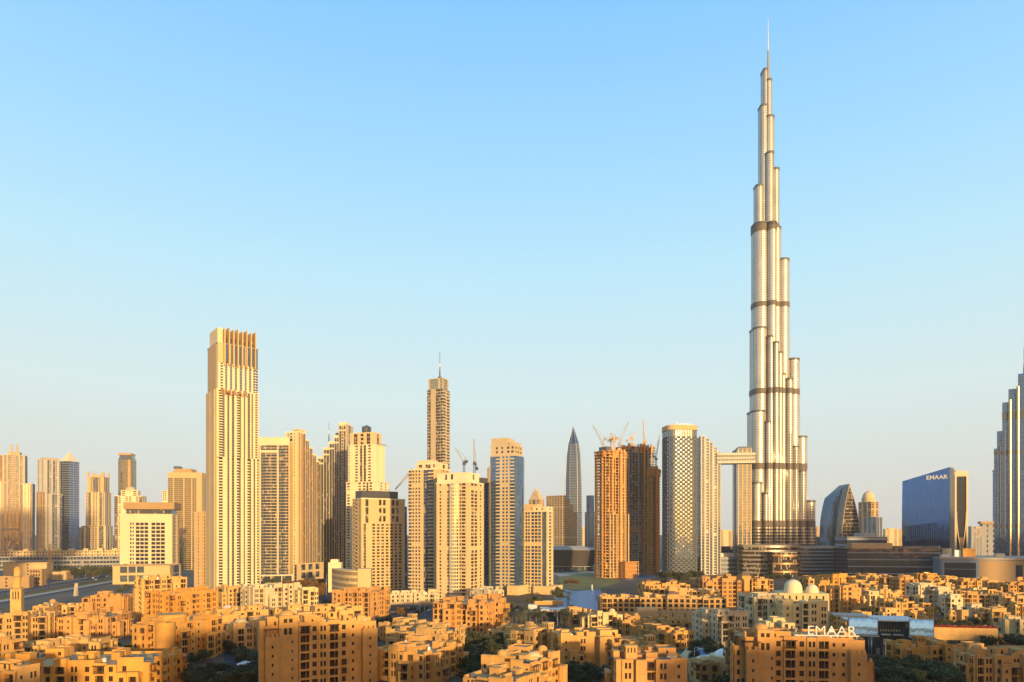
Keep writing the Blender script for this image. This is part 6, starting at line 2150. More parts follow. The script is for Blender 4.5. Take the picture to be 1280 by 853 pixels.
# mosque with two domes
Y = 430
T = Thing('domed_hall', 'pale building with two cream domes, one larger, behind the gabled pale block', 'mosque', (px(1005, Y), Y, 0), -10)
zt = pz(742, Y)
T.p('wall', 'pale').box(-15, 15, 0, 22, 0, zt)
for x_, r_, zb_ in ((-5, 5.2, pz(738, Y)), (6.5, 3.6, pz(741, Y))):
    mb = T.n('dome', 'cream_light')
    mb.cyl(x_, 7, r_ * 1.06, zt, zb_ + 1.5, 24)
    mb.dome(x_, 7, zb_ + 1.5, r_, r_ * .92, 24, 8)
for k in range(7):
    T.n('window', 'pane').box(-13 + k * 4, -12 + k * 4, -.06, -.01, zt - 4, zt - 1.5)
T.done()
# white domed pool house and pool
Y = 280
T = Thing('pool_house', 'cream pool house with a white vaulted roof and a dark opening, beside the blue pool', 'pool house', (px(885, Y), Y, 0), -22)
zt = pz(830, Y)
T.p('wall', 'pale').box(-8, 8, 0, 12, 0, zt)
T.n('vaulted_roof', 'canvas').dome(0, 6, zt, 6.4, 2.6, 20, 6)
T.p('opening', 'dark').box(-4, 4, -.05, -.01, .4, zt - 1.2)
for s_ in (-1, 1): T.n('window', 'dark').box(s_ * 6 - .5, s_ * 6 + .5, -.05, -.01, 1, zt - 1)
T.done()
Y = 305
T = Thing('pool_deck', 'raised stone deck holding a narrow blue pool, behind the pool house', 'pool', (px(872, Y), Y, 0), -22)
T.p('stone_surround', 'pale').box(-9, 9, 0, 34, 0, 1.8)
T.n('pool_basin', 'water').box(-4, 4, 3, 30, 1.8, 1.83)
T.done()
Y = 270
T = Thing('white_dome_house', 'round cream house with a white dome at the left corner of the sign block', 'house', (px(908, Y), Y, 0), -20)
T.p('wall', 'pale').cyl(0, 6, 7, 0, pz(822, Y), 24)
T.n('dome', 'whitepaint').dome(0, 6, pz(822, Y), 5, 2.6, 20, 6)
T.n('window', 'dark').box(-1, 1, -1.4, -1.0, 2, 4)
T.done()

# minaret
Y = 430
T = Thing('minaret', 'sand minaret with two balconies and tall slit windows, by the highway at the left', 'minaret', (px(21.5, Y), Y, 0), 20)
m_ = T.p('shaft', 'sand')
s_ = Y / F
z1, z2, z3, z4, z5 = pz(737, Y), pz(735, Y), pz(722, Y), pz(720, Y), pz(713, Y)
m_.box(-2.9, 2.9, -2.9, 2.9, 0, z1)
for f in range(4):
    for q in (-1, 0, 1):
        a = math.pi / 2 * f
        mb = T.n('slit_window', 'dark')
        x_, y_ = q * 1.4, -2.93
        if f == 0: mb.box(x_ - .35, x_ + .35, -2.95, -2.905, z1 - 6, z1 - 1)
        elif f == 3: mb.box(-2.95, -2.905, x_ - .35, x_ + .35, z1 - 6, z1 - 1)
T.n('balcony', 'brownish').cyl(0, 0, 3.9, z1 + .02, z2 + .3, 8, smooth=False)
m_.cyl(0, 0, 2.3, z2 + .3, z3, 8, smooth=False)
T.n('balcony', 'brownish').cyl(0, 0, 3.0, z3, z4, 8, smooth=False)
m_.cyl(0, 0, 1.8, z4, z5, 8, smooth=False)
T.n('cap', 'ochre').dome(0, 0, z5, 1.9, 2.4, 12, 6)
T.done()

# buildings along the far side of the highway
def plainblk(label, pl, pm, pr, Y, rel, top, wm, sL, sR, name='roadside_building', gm='glass_brown', fh=4.0, cat='building', d=None, extra=None):
    T = tw(name, label, pl, pm, pr, Y, rel, d, cat=cat)
    v = V(T, 0, 1, 0, 1, 0, pz(top, Y))
    shaft(T, v, gm, sR, sL, sR, fh=fh, wm=wm)
    if extra: T.n('roof_house', wm).box(T.w * .3, T.w * .7, T.d * .2, T.d * .6, v[5], v[5] + extra)
    T.done()
plainblk('beige low hall with tall wall panels, behind the minaret', -20, 36, 42, 735, 70, 722, 'brownish', "w1 o.4 w1 o.4 w1 o.4 w1", "w1 o.5 w1")
plainblk('olive-tan block with dark stripes right of the minaret hall', 36, 52, 58, 770, 66, 713, 'brownish', "w.4 o1 o1 o1 o1 w.4", "w1 o1 w1")
plainblk('orange-lit wall of a roofless building shell across the highway', 4, 58, 66, 880, 72, 705, 'beige', "w4 o.4 w3", "w1 o.4 w1")
plainblk('low sand-coloured sheds at the roadside right of the orange-lit shell', 64, 82, 92, 870, 66, 716, 'beige', "w3 o.4 w2", "w1")
Y = 860
T = Thing('site_mast', 'slim rusty mast standing beside the orange-lit shell across the highway', 'mast', (px(62.5, Y), Y, 0), 0)
for x_, y_ in ((-1, -1), (1, -1), (1, 1), (-1, 1)): T.p('mast', 'copper').bar((x_, y_, 0), (x_, y_, pz(680, Y)), .3)
for k in range(20): T.p('bracing', 'copper').bar((-1, -1, k * 2.2), (1, -1, k * 2.2 + 2.2), .2)
T.done()
# long pale arcade and stacked car-park strips under the far-left towers
rr = random.Random(8)
T = tw('viaduct_building', 'long pale car park with rows of dark openings under the far-left towers', -20, 149, 152, 1150, 80, cat='car park')
v = V(T, 0, 1, 0, 1, 0, pz(696, 1150)); v = (0, 20, 0, T.d, 0, v[5])
core(T, v, 'glass_dark'); fac(T, v, 'L', ' '.join(['O1'] * 40), 3, 'greystone', fr=.5); fac(T, v, 'R', "w1", 3, 'greystone'); cap(T, v, 'greystone')
T.done()
T = tw('terrace_building', 'pale terraced buildings with square windows behind the long car park, far left', -20, 149, 153, 1260, 80, cat='building')
v = (0, 30, 0, T.d, 0, pz(689, 1260))
core(T, v, 'glass_dark'); fac(T, v, 'L', ' '.join(['w.6 O1', 'w.3 o1'] * 22), 5, 'pale', fr=.4); fac(T, v, 'R', "w1", 5, 'pale'); cap(T, v, 'pale')
for k in range(9): T.n('roof_house', 'pale').box(4, 20, T.d * (k + .2) / 9, T.d * (k + .55) / 9, v[5], v[5] + 5)
T.done()

# curved low hotel podium, mid-left
Y0 = 640
T = Thing('curved_building', 'curved cream low building with rows of small columns and a stepped gable, mid-left', 'building', (px(452, Y0), Y0, 0), 8)
w0 = px(452, Y0) - px(410, Y0)
pts = []
for k in range(13):
    t = k / 12
    pts.append((-w0 * 1.15 * (1 - t) , 40 * (1 - t) ** 2 * 1.6 - 6))
zt = pz(715, Y0)
mb = T.p('wall', 'cream')
core_ = T.p('glazing', 'glass_brown')
for k in range(12):
    a, b_ = pts[k], pts[k + 1]
    core_.prism([(a[0], a[1] + .6), (b_[0], b_[1] + .6), (b_[0] + 2, b_[1] + 18), (a[0] + 2, a[1] + 18)], 0, zt)
    for f in range(4):
        z_ = f * zt / 4
        mb.prism([a, b_, (b_[0], b_[1] + .5), (a[0], a[1] + .5)], z_, z_ + zt / 4 * .42)
    for q in range(3):
        t0 = (q + .3) / 3; t1 = (q + .7) / 3
        p, r_ = (a[0] + (b_[0] - a[0]) * t0, a[1] + (b_[1] - a[1]) * t0), (a[0] + (b_[0] - a[0]) * t1, a[1] + (b_[1] - a[1]) * t1)
        mb.prism([(p[0], p[1] - .1), (r_[0], r_[1] - .1), (r_[0], r_[1] + .45), (p[0], p[1] + .45)], 0, zt - .1)
    mb.prism([(a[0], a[1] - .5), (b_[0], b_[1] - .5), (b_[0] + 2, b_[1] + 18), (a[0] + 2, a[1] + 18)], zt, zt + 1.4)
T.n('gable', 'cream_light').box(-w0 * 1.15, -w0 * .75, 46, 62, 0, zt + 7)
T.n('gable', 'cream_light').box(-w0 * 1.08, -w0 * .85, 47, 60, zt + 7, zt + 10)
T.n('end_block', 'cream').box(-3, 9, -7, 10, 0, zt + 3)
T.done()
# white canopy building left of the avenue
Y = 800
T = Thing('canopy_building', 'low white canopy on pillars left of the orange avenue trees', 'canopy', (px(345, Y), Y, 0), 25)
T.n('canopy_roof', 'cream_light').box(-20, 20, 0, 14, 9, 10.4)
for k in range(4): T.n('pillar', 'cream_light').box(-18 + k * 12, -17 + k * 12, .5, 1.5, 0, 9)
T.n('glass_front', 'glass_dark').box(-18, 18, 6, 12, 0, 8.9)
T.done()

# dark canopied pavilion by the lake road
Y = 455
T = Thing('canopied_pavilion', 'dark open pavilion with pale angled canopy roofs, among palms by the lake', 'pavilion', (px(680, Y), Y, 0), -6)
T.p('glass_hall', 'glass_dark').box(-16, 15, 2, 14, 0, 6)
T.n('canopy_roof', 'canvas').prism([(-2, -1), (17, 1), (16, 13), (-1, 12)], 7.2, 7.8)
T.n('flat_roof', 'slabdark').prism([(-20, 0), (-3, 0), (-3, 13), (-20, 13)], 6.0, 6.5)
T.n('plant_box', 'whitemetal').box(-12, -6, 18, 24, 0, 9)
T.n('plant_box', 'whitemetal').box(-4, 2, 19, 24, 0, 7)
for k in range(5): T.n('post', 'steel').bar((-18 + k * 8.4, .6, 0), (-18 + k * 8.4, .6, 7), .18, 6)
T.done()
# lake-side low wall and terraces
for (x0, x1, Y, h_, lab) in ((668, 704, 560, 3.0, 'low tan retaining wall at the foot of the shorter beige tower'), (705, 748, 470, 4.0, 'low tan curved terrace wall between the lake and the tan villa')):
    T = Thing('terrace_wall', lab, 'wall', (px((x0 + x1) / 2, Y), Y, 0), 8)
    hw = (px(x1, Y) - px(x0, Y)) / 2
    T.p('wall', 'sand').box(-hw, hw, 0, 9, 0, h_)
    T.p('coping', 'pale').box(-hw - .2, hw + .2, -.3, .5, h_, h_ + .35)
    T.done()
# white statue on the lawn edge
Y = 700
T = Thing('statue', 'small white statue standing on a plinth at the edge of the lawn', 'statue', (px(740, Y), Y, 0))
T.p('plinth', 'whitepaint').cyl(0, 0, 1.7, 0, 1.2, 12)
T.n('figure', 'whitepaint').cyl(0, 0, .8, 1.2, 4.5, 10, r2=.6)
T.n('figure', 'whitepaint').cyl(0, 0, .6, 4.5, 6.6, 10, r2=.3)
T.done()
# billboard pavilion
Y = 330
T = Thing('showroom', 'dark glass showroom with a thin pale roof, between the two billboards', 'showroom', (px(1105, Y), Y, 0), -14)
hw = (px(1132, Y) - px(1064, Y)) / 2
zt = pz(775, Y)
T.p('glass_hall', 'glass_dark').box(-hw, hw, 0, 16, 0, zt - 1)
T.n('thin_roof', 'canvas').box(-hw - 5, hw + 1.5, -3.5, 17, zt - .3, zt + .25)
T.n('roof_fin', 'slab').box(-hw - 8, -hw + 8, 6, 18, zt + .3, zt + 1.0)
sg = T.n('lettering', 'cream_light')
for k in range(8): sg.box(-hw * .12 + k * 1.15, -hw * .12 + k * 1.15 + .22, -.3, -.1, zt - 5.6, zt - 4.4 - (.3 if k % 3 == 1 else 0)); sg.box(-hw * .12 + k * 1.15 + .22, -hw * .12 + k * 1.15 + .7, -.29, -.11, zt - 5.0, zt - 4.8)
T.n('awning', 'canvas').box(-hw * .1, hw * .2, -1.6, -.1, zt - 7.2, zt - 6.7); T.n('awning', 'canvas').box(hw * .3, hw * .62, -1.6, -.1, zt - 7.2, zt - 6.7)
T.done()
m, n, b = mat('billboard_print')
setm(b, .45)
tc = n.nodes.new('ShaderNodeTexCoord'); sp = n.nodes.new('ShaderNodeSeparateXYZ'); no = n.nodes.new('ShaderNodeTexNoise'); no.inputs['Scale'].default_value = 5; no.inputs['Detail'].default_value = 6
ad = n.nodes.new('ShaderNodeMath'); ad.operation = 'MULTIPLY_ADD'; ad.inputs[1].default_value = .55
rp = n.nodes.new('ShaderNodeValToRGB'); e = rp.color_ramp.elements
e[0].position = .25; e[0].color = (.10, .24, .38, 1); e[1].position = 1.0; e[1].color = (.10, .34, .62, 1)
for p_, c_ in ((.38, (.34, .48, .56)), (.46, (.12, .17, .20)), (.58, (.20, .26, .26)), (.66, (.36, .58, .70)), (.8, (.45, .66, .80))):
    q = e.new(p_); q.color = c_ + (1,)
n.links.new(tc.outputs['Generated'], sp.inputs[0]); n.links.new(tc.outputs['Generated'], no.inputs['Vector'])
n.links.new(no.outputs['Fac'], ad.inputs[0]); 
hf = n.nodes.new('ShaderNodeMath'); hf.operation = 'MULTIPLY_ADD'; hf.inputs[1].default_value = .75; hf.inputs[2].default_value = -.02
n.links.new(sp.outputs['Z'], hf.inputs[0]); n.links.new(hf.outputs[0], ad.inputs[2]); n.links.new(ad.outputs[0], rp.inputs['Fac']); n.links.new(rp.outputs['Color'], b.inputs['Base Color'])
n.links.new(rp.outputs['Color'], b.inputs['Emission Color']); b.inputs['Emission Strength'].default_value = .35   # lit screens
M['billboard_print'] = m
for (x0, x1, y0, y1, Y, lab) in ((1063, 1095, 773, 793, 318, 'lit billboard showing a pale city skyline, left of the dark showroom'), (1139, 1165, 775, 795, 318, 'smaller lit billboard showing a blue skyline, right of the dark showroom')):
    T = Thing('billboard', lab, 'billboard', (px((x0 + x1) / 2, Y), Y, 0), -16)
    hw = (px(x1, Y) - px(x0, Y)) / 2
    za, zb = pz(y1, Y), pz(y0, Y)
    T.p('frame', 'steel').box(-hw - .3, hw + .3, .05, .8, za - .3, zb + .3)
    T.n('printed_panel', 'billboard_print').box(-hw, hw, -.02, .04, za, zb)
    T.n('ledge', 'slab').box(-hw - .6, hw + .6, -1.2, .04, za - .9, za - .4)
    for s_ in (-.6, .6): T.n('post', 'steel').bar((hw * s_, .4, 0), (hw * s_, .4, za - .3), .3, 8)
    T.done()
Y = 350
T = Thing('flowered_wall', 'long low tan wall topped with dark red flowers, right of the billboards', 'wall', (px(1203, Y), Y, 0), -10)
hw = (px(1246, Y) - px(1166, Y)) / 2
T.p('wall', 'tan').box(-hw, hw, 0, 1.2, 3.6, pz(785, Y))
for k in range(5): T.n('pillar', 'tan').box(-hw + k * hw / 2 - .6, -hw + k * hw / 2 + .6, .1, 1.1, 0, 3.6)
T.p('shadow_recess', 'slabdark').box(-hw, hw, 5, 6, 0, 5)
fl_ = MB(); rr = random.Random(4)
for k in range(900):
    x_, y_, z_ = rr.uniform(-hw, hw), rr.uniform(-.2, 1.6), pz(785, Y) + rr.uniform(-.2, 1.0)
    s_ = rr.uniform(.15, .35)
    fl_.poly([(x_ - s_, y_, z_), (x_ + s_, y_ + s_ * .5, z_), (x_ + s_ * .4, y_, z_ + s_), (x_ - s_ * .5, y_ + .1, z_ + s_)])
tag(fl_.build('red_flowers', 'redflower', T.root), kind='stuff')
T.done()

# unseen buildings behind the viewpoint, added and sized for shade (they show in glass)
bg_ = 'unseen shading buildings behind the viewpoint'
def behind(label, x, y, w_, d_, h, rz, wm='cream', gm='glass_brown', fh=3.5, name='high_rise'):
    T = Thing(name, label, 'tower' if h > 60 else 'apartment block', (x, y, 0), rz, bg_)
    v = (0, w_, 0, d_, 0, h)
    shaft(T, v, gm, "w1 o1 g1 o1 w1 o1 g1 o1 w1", "o1 w1 g1 w1 o1", "o1 w1 g1 w1 o1", "w1 o1 g1 o1 w1 o1 g1 o1 w1", fh=fh, wm=wm)
    T.n('roof_house', wm).box(w_ * .3, w_ * .7, d_ * .3, d_ * .7, h, h + 5)
    T.done()
behind('unseen sand block just behind the viewpoint, sized for its shade', 22, -92, 80, 22, 64, 6, 'beige')
behind('lower unseen sand block behind the viewpoint to the left, sized for its shade', -74, -86, 58, 20, 51, 0, 'beige')
behind('unseen sand block behind the viewpoint to the right, sized for its shade', 190, -96, 105, 22, 58, -4, 'beige')
behind('tall unseen beige block behind the viewpoint on the right, sized for its shade', 304, -90, 100, 24, 80, -6, 'beige')
behind('low unseen sand block behind the viewpoint on the far right, sized for its shade', 425, -100, 130, 24, 64, -6, 'sand')
for k, (x, y, w_, h) in enumerate(((850, -110, 60, 205), (935, -150, 55, 250), (1015, -110, 60, 220), (1100, -140, 70, 235), (1190, -120, 60, 200))):
    behind(('cream', 'brown', 'pale', 'grey', 'tan')[k] + ' tower in the unseen row behind the viewpoint on the right, added for its shade', x, y, w_, 40, h, -8 + 4 * k, ('cream', 'brownish', 'cream_light', 'greystone', 'beige')[k])
for k, (x, y, w_, h) in enumerate(((-470, -40, 130, 300), (-310, -20, 70, 285))):
    behind(('cream', 'grey')[k] + ' tower unseen behind the viewpoint on the left, added for its shade', x, y, w_, 40, h, 10 * k, ('cream', 'greystone')[k])
# ------------------------------------------------------------------ trees, palms, cars, lamps
def leafmat(key, c1, c2):
    m, n, b = mat(key)
    setm(b, .7, 0, .25)
    oi = n.nodes.new('ShaderNodeObjectInfo'); tc = n.nodes.new('ShaderNodeTexCoord')
    no = n.nodes.new('ShaderNodeTexNoise'); no.inputs['Scale'].default_value = .9; no.inputs['Detail'].default_value = 4
    ad = n.nodes.new('ShaderNodeMath'); ad.operation = 'MULTIPLY_ADD'; ad.inputs[1].default_value = .5
    n.links.new(tc.outputs['Object'], no.inputs['Vector'])
    n.links.new(oi.outputs['Random'], ad.inputs[0]); n.links.new(no.outputs['Fac'], ad.inputs[2])
    mr_ = n.nodes.new('ShaderNodeMapRange'); mr_.inputs['From Min'].default_value = .35; mr_.inputs['From Max'].default_value = 1.1
    n.links.new(ad.outputs[0], mr_.inputs['Value'])
    mx = n.nodes.new('ShaderNodeMix'); mx.data_type = 'RGBA'
    mx.inputs[6].default_value = c1 + (1,); mx.inputs[7].default_value = c2 + (1,)
    n.links.new(mr_.outputs[0], mx.inputs[0]); n.links.new(mx.outputs[2], b.inputs['Base Color'])
    M[key] = m
leafmat('leaf', (.045, .055, .018), (.11, .11, .034))
leafmat('leaf_dry', (.13, .065, .018), (.20, .10, .028))
leafmat('leaf_dark', (.034, .042, .018), (.095, .095, .034))
leafmat('leaf_palm', (.05, .055, .022), (.09, .085, .035))

def make_tree(name, h, r, seed, leaf, nclump=26, nleaf=70, flat=.75, ls=.28):
    rg = random.Random(seed)
    root = empty(name, (0, 0, -500))
    tr = MB()
    tr.bar((0, 0, 0), (rg.uniform(-.2, .2), rg.uniform(-.2, .2), h * .4), .28, 7, 0, .18)
    cr = MB()
    for k in range(nclump):
        a = rg.uniform(0, 6.283)
        rad = r * math.sqrt(rg.random()) * .85
        zz = h * .55 + (h * .42) * rg.uniform(-.5, 1) * math.sqrt(max(0.05, 1 - (rad / r) ** 2)) * flat
        c = Vector((rad * math.cos(a), rad * math.sin(a), zz))
        tr.bar((0, 0, h * rg.uniform(.3, .42)), tuple(c * .92), .09, 5, 0, .04)
        cs = r * rg.uniform(.16, .44)
        for q in range(nleaf):
            d = Vector((rg.gauss(0, 1), rg.gauss(0, 1), rg.gauss(0, .8)))
            d.normalize()
            p = c + d * cs * rg.uniform(.5, 1.05)
            u = Vector((rg.gauss(0, 1), rg.gauss(0, 1), rg.gauss(0, .6))).normalized()
            w_ = d.cross(u)
            if w_.length < .05: continue
            w_.normalize()
            s = ls * rg.uniform(.6, 1.5)
            cr.poly([tuple(p - u * s), tuple(p + w_ * s * .6), tuple(p + u * s), tuple(p - w_ * s * .6)])
    tr.build('trunk', 'bark', root)
    cr.build('crown', leaf, root)
    return root
def make_palm(name, h, seed):
    rg = random.Random(seed)
    root = empty(name, (0, 0, -500))
    tr = MB()
    lean = (rg.uniform(-.4, .4), rg.uniform(-.4, .4))
    tr.bar((0, 0, 0), (lean[0], lean[1], h), .30, 8, 0, .2)
    tr.build('trunk', 'bark', root)
    fr = MB()
    for k in range(34):
        a = rg.uniform(0, 6.283)
        up = rg.uniform(-.15, 1.2)
        L_ = rg.uniform(2.8, 3.8)
        prev = None
        for q in range(8):
            t = q / 7
            rr_ = L_ * t * math.cos(up * .55)
            zz = h + L_ * (t * math.sin(up) - 1.0 * t * t)
            p = Vector((lean[0] + rr_ * math.cos(a), lean[1] + rr_ * math.sin(a), zz))
            if prev is not None:
                sd = Vector((-math.sin(a), math.cos(a), 0))
                wd = .75 * (1 - abs(t - .5) * 1.5)
                for sg in (-1, 1):
                    for e_ in (0, .5):
                        p0 = prev + (p - prev) * e_
                        fr.poly([tuple(p0), tuple(p0 + (p - prev) * .3), tuple(p0 + (p - prev) * .55 + sd * sg * wd + Vector((0, 0, -.28 * wd)))])
            prev = p
    fr.build('fronds', 'leaf_palm', root)
    return root
PROTO = {
    'b': [make_tree('broadleaf_tree', 7.0, 3.6, s, 'leaf') for s in (1, 2, 3)],
    'd': [make_tree('broadleaf_tree', 8.0, 4.4, s, 'leaf_dark', 30, 80, .8, .32) for s in (4, 5, 6)],
    'o': [make_tree('broadleaf_tree', 8.0, 4.2, s, 'leaf_dry', 28, 60, .8, .36) for s in (7, 8)],
    'p': [make_palm('date_palm', 8.0, s) for s in (9, 10, 11)],
}
USED = set()
TR = random.Random(77)
def plant(kind, x, Y, label, group, scale=1.0, z=0.0):
    pr = TR.choice(PROTO[kind])
    cat = 'palm' if kind == 'p' else 'tree'
    loc = (x, Y, z)
    rz = TR.uniform(0, 6.28)
    sc = scale * TR.uniform(.85, 1.15)
    if pr.name not in USED:
        USED.add(pr.name)
        pr.location = loc; pr.rotation_euler = (0, 0, rz); pr.scale = (sc,) * 3
        pr['category'] = cat
        o = pr
    else:
        o = dup(pr, loc, rz, None, None, sc)
    o['label'] = label; o['group'] = group; o['category'] = cat
    return o
def grove(kind, pts, label, group, scale=1.0):
    for x, Y in pts:
        plant(kind, x, Y, label, group, scale)
def scat(n_, x0, x1, y0, y1, seed):
    """n points spread over the ground seen between the given photo columns and rows"""
    rg = random.Random(seed)
    o = []
    for k in range(n_):
        o.append(gp(rg.uniform(x0, x1), rg.uniform(y0, y1)))
    return o
# dark wood by the highway, far left
grove('d', [(px(x, Y), Y) for x, Y in [(70 + k * 5.2, 880 + (k * 37 % 90)) for k in range(17)]], 'dark tree in the long row behind the highway on the left', 'dark trees along the highway', 1.7)
grove('b', [(px(x, Y), Y) for x, Y in [(150 + k * 4, 660 + (k * 31 % 70)) for k in range(3)]], 'small tree by the podium of the wide cream hotel', 'trees by the cream hotel podium', .8)
# orange avenue trees
grove('o', [(px(x, Y), Y) for x, Y in [(358, 720), (364, 740), (371, 700), (378, 730), (385, 760), (392, 720), (398, 745), (388, 690), (396, 660), (402, 640), (392, 630), (384, 650), (405, 690), (399, 615)]], 'brown-orange tree on the avenue between the framed tower pair and the curved building', 'orange avenue trees', 1.15)
grove('d', [(px(x, Y), Y) for x, Y in [(330, 720), (338, 740), (346, 730), (352, 700), (344, 690), (334, 680), (357, 680)]], 'dark green tree at the foot of the framed tower pair', 'dark trees below the framed towers', 1.1)
grove('b', [(px(x, Y), Y) for x, Y in [(412, 545), (406, 560), (418, 540), (400, 520)]], 'green tree beside the avenue junction left of the orange curled-balcony block', 'trees at the avenue junction', .9)
# street trees by white terraces
grove('b', [(px(x, Y), Y) for x, Y in [(500, 500), (508, 490), (516, 500), (523, 485), (530, 500)]], 'street tree in front of the stepped white terraces', 'street trees by the white terraces', .85)
grove('o', [(px(502, 470), 470)], 'orange-leaved street tree in front of the stepped white terraces', 'orange street tree')
grove('d', [(px(x, Y), Y) for x, Y in [(486, 445), (480, 440), (492, 425), (470, 430)]], 'dark shrub-like tree at the foot of the orange curled-balcony block', 'trees at the curled-balcony block', .7)
# centre grove
grove('d', [(px(x, Y), Y) for x, Y in [(585, 340), (592, 350), (600, 345), (588, 320), (596, 310), (604, 322), (611, 335), (618, 340), (590, 295), (600, 290), (608, 300), (584, 282), (594, 272), (604, 270), (588, 262), (616, 318), (622, 345), (626, 355)]], 'dark tree in the grove between the lit-sided block and the domed vaulted block', 'dark grove in the centre', .95)
# palms by the lake
grove('p', [(px(x, Y), Y) for x, Y in [(632, 430), (638, 450), (645, 425), (651, 440), (640, 410), (657, 435), (663, 420), (670, 430), (678, 420), (705, 430), (710, 420), (726, 400), (714, 445), (633, 395), (648, 395)]], 'date palm among the dark canopied pavilion by the lake', 'date palms by the pavilion', 1.25)
grove('b', [(px(x, Y), Y) for x, Y in [(662, 560), (668, 570), (674, 560), (700, 590), (694, 620), (696, 660), (702, 640), (698, 700)]], 'tree on the lake side of the shorter beige tower', 'trees at the shorter beige tower', 1.1)
grove('o', [(px(x, Y), Y) for x, Y in [(708, 770), (714, 775), (721, 770)]], 'orange tree on the far edge of the lawn before the dark boat-shaped hall', 'orange trees by the lawn', .9)
grove('p', [(px(711, 560), 560), (px(709, 540), 540)], 'tall palm standing in front of the blue lake', 'palms before the lake', 1.2)
grove('d', [(px(x, Y), Y) for x, Y in [(738, 440), (744, 450)]], 'dark bushy tree at the left foot of the arcaded hotel', 'trees at the arcaded hotel', .9)
# trees right of the shells
grove('d', [(px(x, Y), Y) for x, Y in [(826, 860), (834, 850), (842, 865), (850, 850), (858, 840), (866, 855), (874, 850), (846, 810), (856, 800)]], 'dark tree below the checkered tower', 'dark trees below the checkered tower', 1.4)
grove('b', [(px(x, Y), Y) for x, Y in [(830, 780), (838, 770), (846, 765), (854, 740), (862, 735), (868, 740)]], 'yellow-green tree in the strip below the checkered tower', 'yellow-green trees', 1.15)
grove('d', [(px(x, Y), Y) for x, Y in [(958, 840), (966, 850), (975, 845), (984, 850), (1004, 830), (1012, 840), (1020, 835)]], 'dark tree in front of the copper entrance drum and grey podium', 'dark trees at the podium', 1.1)
grove('b', [(px(x, Y), Y) for x, Y in [(970, 610), (976, 600), (982, 620), (990, 640), (962, 640)]], 'tree on the plaza behind the mosque domes', 'trees behind the domes', .9)
# left foreground
grove('d', [(px(x, Y), Y) for x, Y in [(4, 335), (12, 338), (20, 335), (28, 338), (36, 336), (84, 345), (90, 340)]], 'tree in the row before the tan two-wing block at the left edge', 'tree row lower left', .62)
grove('b', [(px(x, Y), Y) for x, Y in [(118, 325), (126, 330), (150, 320), (156, 312), (146, 330), (134, 335)]], 'tree beside the bright orange narrow-windowed block, lower left', 'trees lower left', .8)
grove('b', [(px(100, 470), 470), (px(97, 480), 480)], 'round tree by the highway edge above the low tan roofs', 'trees by the highway edge', .8)
grove('d', [(px(x, Y), Y) for x, Y in [(232, 272), (240, 266), (226, 275), (292, 275), (300, 270), (308, 272), (316, 276), (322, 280), (285, 268), (296, 262), (310, 262), (304, 300), (310, 310), (298, 318), (290, 330), (284, 335)]], 'dark tree in the courtyard between the round-cornered block and the front centre block', 'courtyard trees', .72)
grove('b', [(px(x, Y), Y) for x, Y in [(304, 305), (312, 300), (316, 308), (301, 322)]], 'olive-green tree behind the courtyard parasols', 'olive trees in the courtyard', .85)
grove('d', [(px(282, 470), 470), (px(276, 460), 460)], 'dark tree before the small house with the blue gate', 'trees by the blue gate', .7)
grove('b', [(px(336, 240), 240), (px(492, 238), 238), (px(497, 240), 240)], 'small tree crown at the bottom edge by the front centre block', 'bottom edge trees', .7)
# right foreground
grove('d', [(px(x, Y), Y) for x, Y in [(1098, 290), (1104, 280), (1112, 285), (1096, 262), (1104, 255), (1112, 258), (1120, 262), (1130, 268), (1140, 272), (1150, 275), (1160, 272), (1170, 270), (1180, 268), (1118, 278), (1128, 284), (1140, 288), (1122, 246), (1134, 250), (1146, 254), (1156, 258), (1168, 256), (1178, 252), (1110, 240), (1128, 236), (1144, 240), (1160, 240), (1174, 240), (1190, 250), (1187, 262)]], 'dark tree in the large clump between the sign block and the bottom right block', 'dark clump bottom right', .92)
grove('d', [(px(x, Y), Y) for x, Y in [(1170, 392), (1178, 396), (1186, 400), (1194, 396), (1202, 392), (1210, 396), (1218, 392), (1176, 410), (1190, 412), (1204, 408), (1214, 410)]], 'dark tree in the clump above the red-flowered wall', 'dark clump above the flowered wall', .95)
grove('d', [(px(x, Y), Y) for x, Y in [(1234, 345), (1240, 350), (1266, 345), (1274, 350), (1280, 340)]], 'dark tree before the right end of the red-flowered wall', 'trees at the flowered wall end', .9)
grove('p', [(px(x, Y), Y) for x, Y in [(1122, 315), (1129, 318), (1166, 312), (1171, 316)]], 'palm standing before the dark showroom or its right billboard', 'palms by the showroom', 1.0)
grove('d', [(px(x, Y), Y) for x, Y in [(1150, 470), (1158, 475), (1166, 480), (1172, 490), (1248, 450), (1256, 455), (1140, 475)]], 'dark tree in the villa gardens on the right', 'garden trees among the villas', .85)
grove('p', [(px(1090, 640), 640), (px(1099, 650), 650), (px(1096, 660), 660)], 'palm rising above the back villas before the banded mall', 'palms above the back villas', 1.7)
grove('d', [(px(x, Y), Y) for x, Y in [(1036, 440), (1044, 445), (1052, 440), (1060, 445), (1070, 440)]], 'dark tree below the brightest orange villa', 'trees below the orange villa', .65)
grove('b', [(px(x, Y), Y) for x, Y in [(890, 335), (896, 330), (888, 322), (895, 318), (884, 345)]], 'green tree below the pale block with brown arched windows', 'trees by the pale arched block', .95)
grove('d', [(px(x, Y), Y) for x, Y in [(900, 250), (906, 246), (912, 252), (764, 245), (756, 240), (790, 330)]], 'dark tree in the lanes beside the grey-decked block', 'lane trees', .7)

